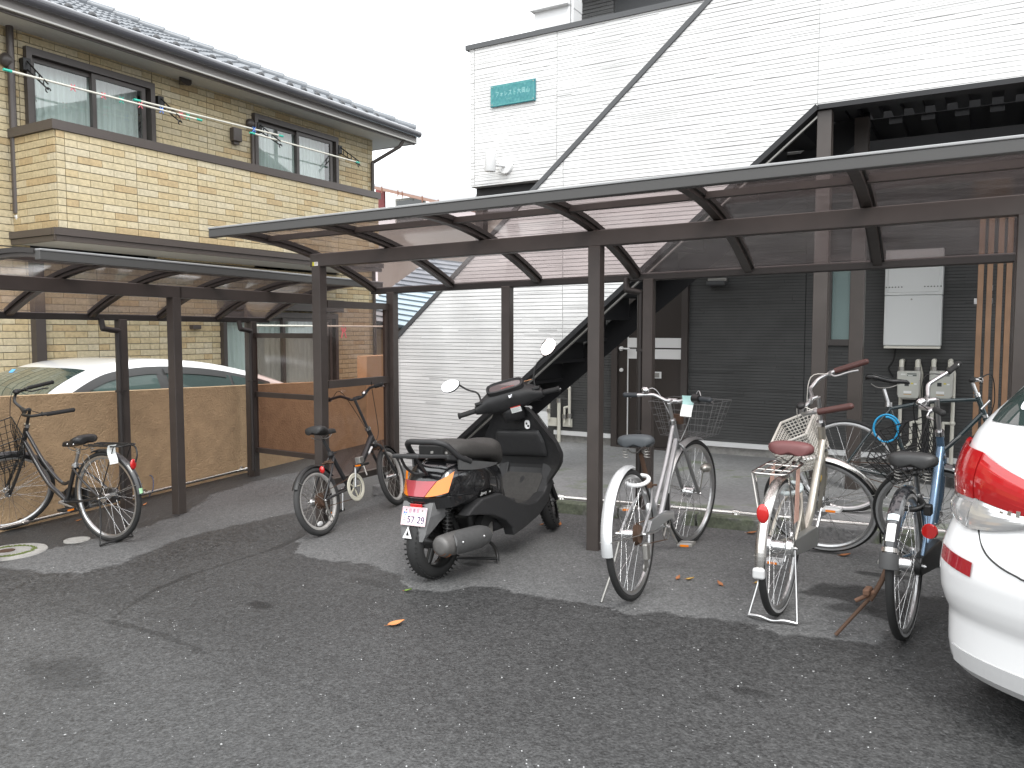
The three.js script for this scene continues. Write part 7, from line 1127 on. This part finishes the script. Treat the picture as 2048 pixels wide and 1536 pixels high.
  mesh('rust_patch', loft([[-0.172, 0.048], [-0.13, 0.0665]].map(([x, r]) => { const c = sil(x), l = []; for (let i = 0; i < 12; i++) { const a = -2.6 + i / 11 * 1.9; l.push(V(c.x, c.y + Math.sin(a) * (r + 0.0015), c.z + Math.cos(a) * (r + 0.0015))); } return l; }), false, false), mat(lin(0.22, 0.09, 0.04), 0.8), muf);
  mesh('shield_bolt', [[-0.05, 0.2], [0.15, 0.2]].map(([x]) => new THREE.SphereGeometry(0.008, 8, 6).translate(x, sil(x).y + 0.012, sil(x).z + 0.075)), M.steel, muf);
  mesh('exhaust_pipe', tube([[0.28, 0.215, 0.18], [0.34, 0.2, 0.16], [0.4, 0.25, 0.12], [0.42, 0.3, 0.1]], 0.017, 20, 10), M.dullSteel, t);
  mesh('stand', [tube([[0.42, 0.17, -0.02], [0.44, 0.1, 0.1], [0.4, 0.05, 0.16], [0.39, 0.012, 0.17]], 0.011, 20, 8), tube([[0.44, 0.17, -0.14], [0.38, 0.06, -0.2], [0.34, 0.01, -0.24]], 0.011, 14, 8), rod(V(0.3, 0.03, -0.1), V(0.39, 0.03, 0.17), 0.009)], M.black, t);
  const r = onGround(873, 1155), f = ahead(r, onGround(1103, 1056), 1.25); stand(t, r, f, -0.06);
}
// ---------- the two white cars ----------
function carWheel(parent, c, R, w) { const g = new THREE.Group(); g.name = 'wheel'; g.position.copy(c); parent.add(g); mesh('tyre', new THREE.LatheGeometry([[R * 0.66, -w / 2], [R * 0.93, -w / 2], [R, -w * 0.36], [R, w * 0.36], [R * 0.93, w / 2], [R * 0.66, w / 2]].map((p) => new THREE.Vector2(...p)), 48).rotateX(Math.PI / 2), M.rubber, g); mesh('rim', [ringGeo(R * 0.66, [[0.004, -w * 0.45], [-0.02, -w * 0.42], [-0.03, 0], [-0.02, w * 0.42], [0.004, w * 0.45]], 40), ...[0, 1, 2, 3, 4].flatMap((i) => [-1, 1].map((s) => rod(V(0, 0, s * w * 0.3), V(Math.cos(i * 1.257) * R * 0.64, Math.sin(i * 1.257) * R * 0.64, s * w * 0.36), 0.03, 0.022, 8))), new THREE.CylinderGeometry(R * 0.2, R * 0.2, w * 0.7, 24).rotateX(Math.PI / 2)], M.dullSteel, g); }
{ // near car: a tall estate seen at its rear left corner. x forward from the rear bumper, z to its right
  const t = thing('estate_car', 'white estate car whose rear corner with a red tail lamp fills the right edge', 'car');
  const L = 4.55, W = 0.87;
  // body as level outlines, rounded at the corners
  const lv = [ // y, rear x, front x, half width, corner radius rear
    [0.15, 0.075, 4.3, 0.84, 0.2], [0.18, 0.045, 4.45, 0.86, 0.22], [0.24, 0.036, 4.5, 0.866, 0.22], [0.365, 0.036, 4.52, 0.868, 0.22], [0.385, 0.022, 4.52, 0.874, 0.22], [0.44, 0.004, 4.54, 0.882, 0.24], [0.52, -0.004, 4.55, 0.885, 0.25], [0.6, 0.006, 4.54, 0.88, 0.25], [0.66, 0.03, 4.5, 0.872, 0.25], [0.7, 0.055, 4.45, 0.868, 0.26], [0.75, 0.07, 4.38, 0.866, 0.26], [0.85, 0.085, 4.2, 0.862, 0.27], [0.95, 0.105, 3.9, 0.852, 0.27], [1.0, 0.125, 3.65, 0.84, 0.27], [1.05, 0.16, 3.45, 0.818, 0.26], [1.12, 0.24, 3.25, 0.785, 0.25], [1.22, 0.37, 3.0, 0.745, 0.23], [1.34, 0.52, 2.75, 0.7, 0.22], [1.44, 0.66, 2.5, 0.655, 0.22], [1.5, 0.8, 2.3, 0.6, 0.22], [1.53, 1.0, 2.1, 0.5, 0.22]];
  const lvAt = (y) => { for (let i = 1; i < lv.length; i++) if (y <= lv[i][0]) { const k = (y - lv[i - 1][0]) / (lv[i][0] - lv[i - 1][0]); return lv[i - 1].map((v, q) => v + (lv[i][q] - v) * k); } return lv[lv.length - 1]; };
  // rear outline by s: -1 left side .. 0 centre .. 1 right side; bowed tail, round corners
  const rear = (y, s, off = 0) => { const [, xr, , w, r] = lvAt(y); const a = s * Math.PI / 2; const e = 0.42, cz = Math.sign(Math.sin(a)) * Math.pow(Math.abs(Math.sin(a)), e), cxx = Math.pow(Math.max(0, Math.cos(a)), e + 0.25); const d = 0.42; return V(xr + d - d * cxx - off * Math.cos(a), y, cz * (w + off * Math.abs(Math.sin(a)))); };
  const ringY = (y) => { const [, xr, xf, w] = lvAt(y), l = []; for (let i = 0; i <= 48; i++) l.push(rear(y, -1 + 2 * i / 48)); for (let i = 0; i <= 30; i++) { const a = i / 30 * Math.PI, c = Math.cos(a), s = Math.sin(a); l.push(V(xf - 0.75 + 0.75 * Math.pow(s, 0.7), y, Math.sign(c) * Math.pow(Math.abs(c), 0.5) * w)); } return l; };
  const ys = []; for (let i = 0; i <= 74; i++) ys.push(0.15 + 1.38 * i / 74);
  mesh('body', loft(ys.map(ringY)), M.carWhite, t);
  const patch = (n, f, nu, nv, m, off = 0.004, p = t) => mesh(n, grid((u, v) => { const [y, s] = f(u, v); return rear(y, s, off); }, nu, nv), m, p);
  const dark = mat(grey(0.015), 0.5);
  // hatch glass, sides and lamps
  const glass = patch('rear_window', (u, v) => [1.05 + 0.37 * v, (0.52 + 0.2 * Math.sqrt(v)) * (2 * u - 1)], 30, 10, M.carGlass, 0.005);
  patch('window_sticker', (u, v) => { const a = u * Math.PI * 2; return [1.14 + 0.042 * v * Math.sin(a), -0.36 + 0.05 * v * Math.cos(a)]; }, 24, 3, new THREE.MeshStandardMaterial({ color: 0xf4f6f8, roughness: 0.4 }), 0.009, glass);
  patch('window_sticker', (u, v) => [1.132 + 0.012 * v, -0.405 + 0.09 * u], 4, 1, mat(lin(0.05, 0.35, 0.75), 0.4), 0.0115, glass);
  for (const s of [-1, 1]) {
    const lamp = new THREE.Group(); lamp.name = 'tail_lamp'; t.add(lamp);
    const red = phys(lin(0.4, 0.012, 0.014), 0.1, { clearcoat: 1, clearcoatRoughness: 0.02 }), redDeep = phys(lin(0.55, 0.03, 0.03), 0.2, { clearcoat: 1 }), clear = phys(lin(0.62, 0.62, 0.62), 0.12, { metalness: 0.6, clearcoat: 1 });
    const S2 = (k) => s * k;
    const yb = (k) => 0.79 - 0.0 * k, yt = (k) => 1.0 - 0.055 * k; // k from the outer edge (0) inwards (1)
    const sheetP = (n, f, m, th, p) => mesh(n, creased(sheet((u, v) => { const [y, q, o] = f(s > 0 ? 1 - u : u, v); return rear(y, q, o); }, 26, 8, th)), m, p);
    sheetP('red_lens', (u, v) => { const k = u, e = 0.8 - 0.405 * u; const y0 = 0.785 + 0.0 * u, y1 = 0.968 - 0.022 * u; return [y0 + (y1 - y0) * v, S2(e), 0.012 + 0.012 * Math.sin(Math.PI * v)]; }, red, 0.012, lamp);
    sheetP('red_lens', (u, v) => { const e = 0.386 - 0.28 * u; const y0 = 0.79 - 0.03 * u, y1 = 0.945 - 0.09 * u; return [y0 + (y1 - y0) * v, S2(e), 0.012 + 0.012 * Math.sin(Math.PI * v)]; }, red, 0.012, lamp);
    for (const v0 of [0.25, 0.5, 0.75]) sheetP('lamp_band', (u, v) => { const e = 0.38 - 0.26 * u; const y0 = 0.79 - 0.03 * u, y1 = 0.945 - 0.09 * u; return [y0 + (y1 - y0) * (v0 + 0.06 * v), S2(e), 0.0245]; }, redDeep, 0.004, lamp);
    sheetP('clear_lens', (u, v) => { const e = 0.75 - 0.355 * u; const y1 = 0.77, y0 = 0.725 - 0.04 * u; return [y0 + (y1 - y0) * v, S2(e), 0.012 + 0.008 * Math.sin(Math.PI * v)]; }, clear, 0.012, lamp);
    sheetP('clear_lens', (u, v) => { const e = 0.386 - 0.25 * u; const y1 = 0.785 - 0.027 * u, y0 = 0.685 + 0.055 * u * u; return [y0 + (y1 - y0) * v, S2(e), 0.012 + 0.01 * Math.sin(Math.PI * v)]; }, clear, 0.012, lamp);
    for (let i = 0; i < 7; i++) sheetP('lamp_flute', (u, v) => { const k = 0.12 + i * 0.11, e = 0.386 - 0.25 * (k + 0.05 * u); return [0.705 + 0.05 * v + 0.04 * k * k, S2(e), 0.0215]; }, M.chrome, 0.003, lamp);
    patch('reflector', (u, v) => { const k = s > 0 ? 1 - u : u, e = 0.58 - 0.27 * k; return [0.545 + 0.05 * v - 0.014 * k + 0.008 * (1 - k), S2(e)]; }, 12, 2, phys(lin(0.3, 0.012, 0.02), 0.2, { clearcoat: 1 }), 0.006);
    // hatch edge as a real narrow dark joint, and the seam of the bumper
    const joint = (l) => tube(l.map(([y, q]) => rear(y, q * s, 0.0005)), 0.0032, 60, 6);
    mesh('panel_joint', [joint([[0.79, 0.39], [0.73, 0.37], [0.68, 0.335], [0.63, 0.28], [0.6, 0.22], [0.58, 0.16], [0.57, 0.1], [0.565, 0]]), joint([[0.715, 1.0], [0.715, 0.8], [0.71, 0.6], [0.695, 0.35]])], dark, t);
    // side windows
    mesh('side_window', grid((u, v) => { const x = 0.72 + 2.3 * u, y = 1.03 + 0.34 * v; const w = lvAt(y)[3]; return V(x, y, s * (w + 0.006)); }, 20, 6), M.carGlass, t);
    mesh('wheel_arch', new THREE.CylinderGeometry(0.36, 0.36, 0.02, 40).rotateX(Math.PI / 2).translate(0.95, 0.34, s * 0.875), dark, t); mesh('wheel_arch', new THREE.CylinderGeometry(0.36, 0.36, 0.02, 40).rotateX(Math.PI / 2).translate(3.65, 0.34, s * 0.865), dark, t);
    carWheel(t, V(0.95, 0.31, s * 0.79), 0.31, 0.2); carWheel(t, V(3.65, 0.31, s * 0.79), 0.31, 0.2);
  }
  mesh('exhaust_cutout', creased(sheet((u, v) => { const y = 0.153 + 0.09 * v - 0.0 * u; return rear(y, -0.52 + 1.04 * u, 0.003 ); }, 30, 3, 0.004)), mat(grey(0.5), 0.5), t);
  mesh('underbody', box(3.9, 0.06, 1.5, 2.3, 0.2, 0), dark, t);
  t.position.set(CARP[0], 0.05, CARP[1]); t.rotation.y = CARP[2] * DEG;
}
{ // far car: a white hatchback saloon parked beyond the tan wall; only its upper half shows. x forward
  const t = thing('parked_car', 'white saloon car parked behind the tan wall, its roof and side windows showing', 'car');
  const prof = (x) => { const P = [[-2.2, 0.72], [-2.15, 0.98], [-1.95, 1.07], [-1.6, 1.2], [-1.2, 1.32], [-0.7, 1.425], [-0.2, 1.48], [0.25, 1.485], [0.65, 1.43], [1.0, 1.3], [1.35, 1.11], [1.6, 0.97], [2.0, 0.85], [2.2, 0.68], [2.26, 0.5]]; for (let i = 1; i < P.length; i++) if (x <= P[i][0]) { const k = (x - P[i - 1][0]) / (P[i][0] - P[i - 1][0]), a = P[Math.max(0, i - 2)][1], b = P[i - 1][1], c = P[i][1], d = P[Math.min(P.length - 1, i + 1)][1]; return Math.max(Math.min(0.5 * (2 * b + (c - a) * k + (2 * a - 5 * b + 4 * c - d) * k * k + (3 * b - a - 3 * c + d) * k * k * k), Math.max(b, c) + 0.004), Math.min(b, c)); } return 0.5; };
  const wide = (x) => 0.865 - 0.16 * Math.pow(Math.abs(x) / 2.26, 5);
  const beltY = (x) => Math.min(prof(x) - 0.02, 0.9 - 0.02 * x);
  const side = (x, y, off = 0) => { const b = beltY(x), w = wide(x), top = prof(x), k = Math.max(0, (y - b) / Math.max(0.05, 1.48 - 0.9)); return w - 0.26 * Math.pow(k, 1.35) + off; };
  const ring = (x) => { const top = prof(x), b = beltY(x), w = wide(x), l = [[w * 0.93, 0.2], [w * 0.985, 0.34], [w, 0.6], [w * 0.995, 0.78], [w * 0.985, b]]; for (const k of [0.25, 0.5, 0.75, 0.9]) { const y = b + (top - b - 0.03) * k; l.push([Math.min(w, side(x, y)), y]); } const we = l[l.length - 1][0]; l.push([we * 0.94, top - 0.022], [we * 0.8, top - 0.006], [we * 0.4, top], [0, top]); const r = l.map(([z, y]) => V(x, y, z)); return [...r, ...l.slice(0, -1).reverse().map(([z, y]) => V(x, y, -z))]; };
  const xs = []; for (let i = 0; i <= 70; i++) xs.push(-2.2 + 4.46 * i / 70);
  mesh('body', loft(xs.map(ring)), M.carWhite, t);
  const tinted = phys(lin(0.035, 0.06, 0.056), 0.02, { clearcoat: 1 }), pillar = mat(grey(0.05), 0.4);
  for (const s of [-1, 1]) {
    const band = (n, x0, x1, lo, hi, m, off) => mesh(n, grid((u, v) => { const x = x0 + (x1 - x0) * u, a = lo(x), b = Math.max(a + 0.002, hi(x)), y = a + (b - a) * v; return V(x, y, s * side(x, y, off)); }, 30, 8), m, t);
    const lo = (x) => 0.93 - 0.02 * x, hi = (x) => prof(x) - 0.105 - (x > 0.6 ? (x - 0.6) * 0.05 : 0);
    band('window_surround', -1.42, 1.36, (x) => lo(x) - 0.012, (x) => hi(x) + 0.022, pillar, 0.004);
    band('side_window', 0.06, 1.16, lo, (x) => hi(x) - 0.02, phys(lin(0.07, 0.105, 0.098), 0.02, { clearcoat: 1 }), 0.008);
    band('side_window', -0.84, -0.06, lo, (x) => hi(x) - 0.02, tinted, 0.008);
    band('quarter_window', -1.36, -0.88, lo, (x) => hi(x) - 0.012, tinted, 0.008);
    band('wind_deflector', -0.8, -0.04, (x) => hi(x) - 0.05, (x) => hi(x) + 0.012, mat(grey(0.05), 0.3), 0.018); band('wind_deflector', 0.04, 0.95, (x) => hi(x) - 0.05, (x) => hi(x) + 0.01, mat(grey(0.05), 0.3), 0.018);
    mesh('door_mirror', new THREE.SphereGeometry(0.1, 16, 10).scale(0.8, 0.65, 1).translate(1.05, 0.96, s * 0.9), M.carWhite, t);
    carWheel(t, V(1.35, 0.3, s * 0.76), 0.3, 0.19); carWheel(t, V(-1.35, 0.3, s * 0.76), 0.3, 0.19);
  }
  mesh('windscreen', grid((u, v) => { const x = 1.52 - 0.78 * v, y = prof(x) + 0.006, w = side(x, prof(x) - 0.05) * (0.94); return V(x, y - 0.012 * Math.pow(Math.abs(u * 2 - 1), 4), (u * 2 - 1) * w * 0.92); }, 20, 14), tinted, t);
  mesh('rear_window', grid((u, v) => { const x = -1.88 + 0.78 * v, y = prof(x) + 0.006, w = side(x, prof(x) - 0.05) * 0.9; return V(x, y - 0.012 * Math.pow(Math.abs(u * 2 - 1), 4), (u * 2 - 1) * w * 0.9); }, 20, 10), tinted, t);
  for (const s of [-1, 1]) mesh('tail_lamp', grid((u, v) => { const x = -2.19 + 0.28 * u, y = 0.8 + 0.14 * v; return V(x, y, s * (side(x, y) + 0.006)); }, 8, 4), M.redLens, t);
  mesh('inspection_sticker', box(0.002, 0.05, 0.06, 0, 0, 0).rotateZ(0.9).translate(0.86, prof(0.86) + 0.012, 0.42), mat(lin(0.1, 0.4, 0.8), 0.4), t);
  t.position.set(FARC[0], FARC[2], FARC[1]); t.rotation.y = FARC[3] * DEG;
}
// ---------- fallen leaves ----------
{
  const leafM = [mat(lin(0.5, 0.2, 0.07), 0.8, { side: THREE.DoubleSide }), mat(lin(0.32, 0.13, 0.055), 0.85, { side: THREE.DoubleSide }), mat(lin(0.42, 0.26, 0.07), 0.8, { side: THREE.DoubleSide }), mat(lin(0.12, 0.2, 0.03), 0.8, { side: THREE.DoubleSide })];
  const leaf = (px, py, size, rot, mi, label) => { const p = onGround(px, py), t = thing('fallen_leaf', label, 'leaf', [p.x, p.y + 0.004, p.z], 'fallen leaves on the asphalt'); t.rotation.y = rot; mesh('blade', creased(sheet((u, v) => { const w = Math.sin(Math.PI * Math.pow(u, 0.8)) * 0.3; return V((u - 0.5) * size, 0.012 * Math.abs(v - 0.5) + 0.012 * u * u * 1.2, (v * 2 - 1) * w * size); }, 12, 4, 0.0012)), leafM[mi], t); mesh('stalk', rod(V(-size * 0.5, 0, 0), V(-size * 0.72, 0.004, 0.004), 0.0012, 0.0012, 5), leafM[1], t); };
  leaf(792, 1250, 0.085, 0.9, 0, 'orange leaf lying alone on the wet asphalt in front of the scooter');
  leaf(816, 1184, 0.045, 0.2, 3, 'small green leaf on the edge of the dry patch');
  leaf(1086, 1051, 0.04, 0.4, 0, 'orange leaf left of the scooter front tyre'); leaf(1120, 1051, 0.04, 1.9, 0, 'orange leaf right of the scooter front tyre');
  leaf(1519, 1168, 0.055, 0.5, 2, 'yellow-brown leaf left of the champagne bicycle rear wheel'); leaf(1440, 1171, 0.045, 2.5, 1, 'brown leaf on the dry asphalt between silver and champagne bicycles');
  leaf(1380, 1161, 0.045, 0.1, 2, 'yellowish leaf right of the silver bicycle rear wheel'); leaf(1356, 1159, 0.04, 1.4, 1, 'pale brown leaf nearest the silver bicycle tyre');
  leaf(1505, 1068, 0.07, 0.3, 1, 'dark red-brown leaf against the kerb, left of the champagne bicycle'); leaf(1200, 1037, 0.05, 0.8, 0, 'orange leaf by the kerb beside the slim middle post');
  leaf(1690, 1113, 0.06, 0.2, 1, 'brown leaf under the champagne bicycle front tyre'); leaf(158, 1043, 0.045, 0.6, 0, 'orange leaf behind the black bicycle at the foot of the tan wall');
  leaf(290, 1011, 0.04, 1.6, 0, 'orange leaf under the cable loop at the tan wall'); leaf(1240, 1066, 0.03, 0.4, 2, 'small yellow leaf inside the silver bicycle rear wheel');
}
renderer.render(scene, camera);
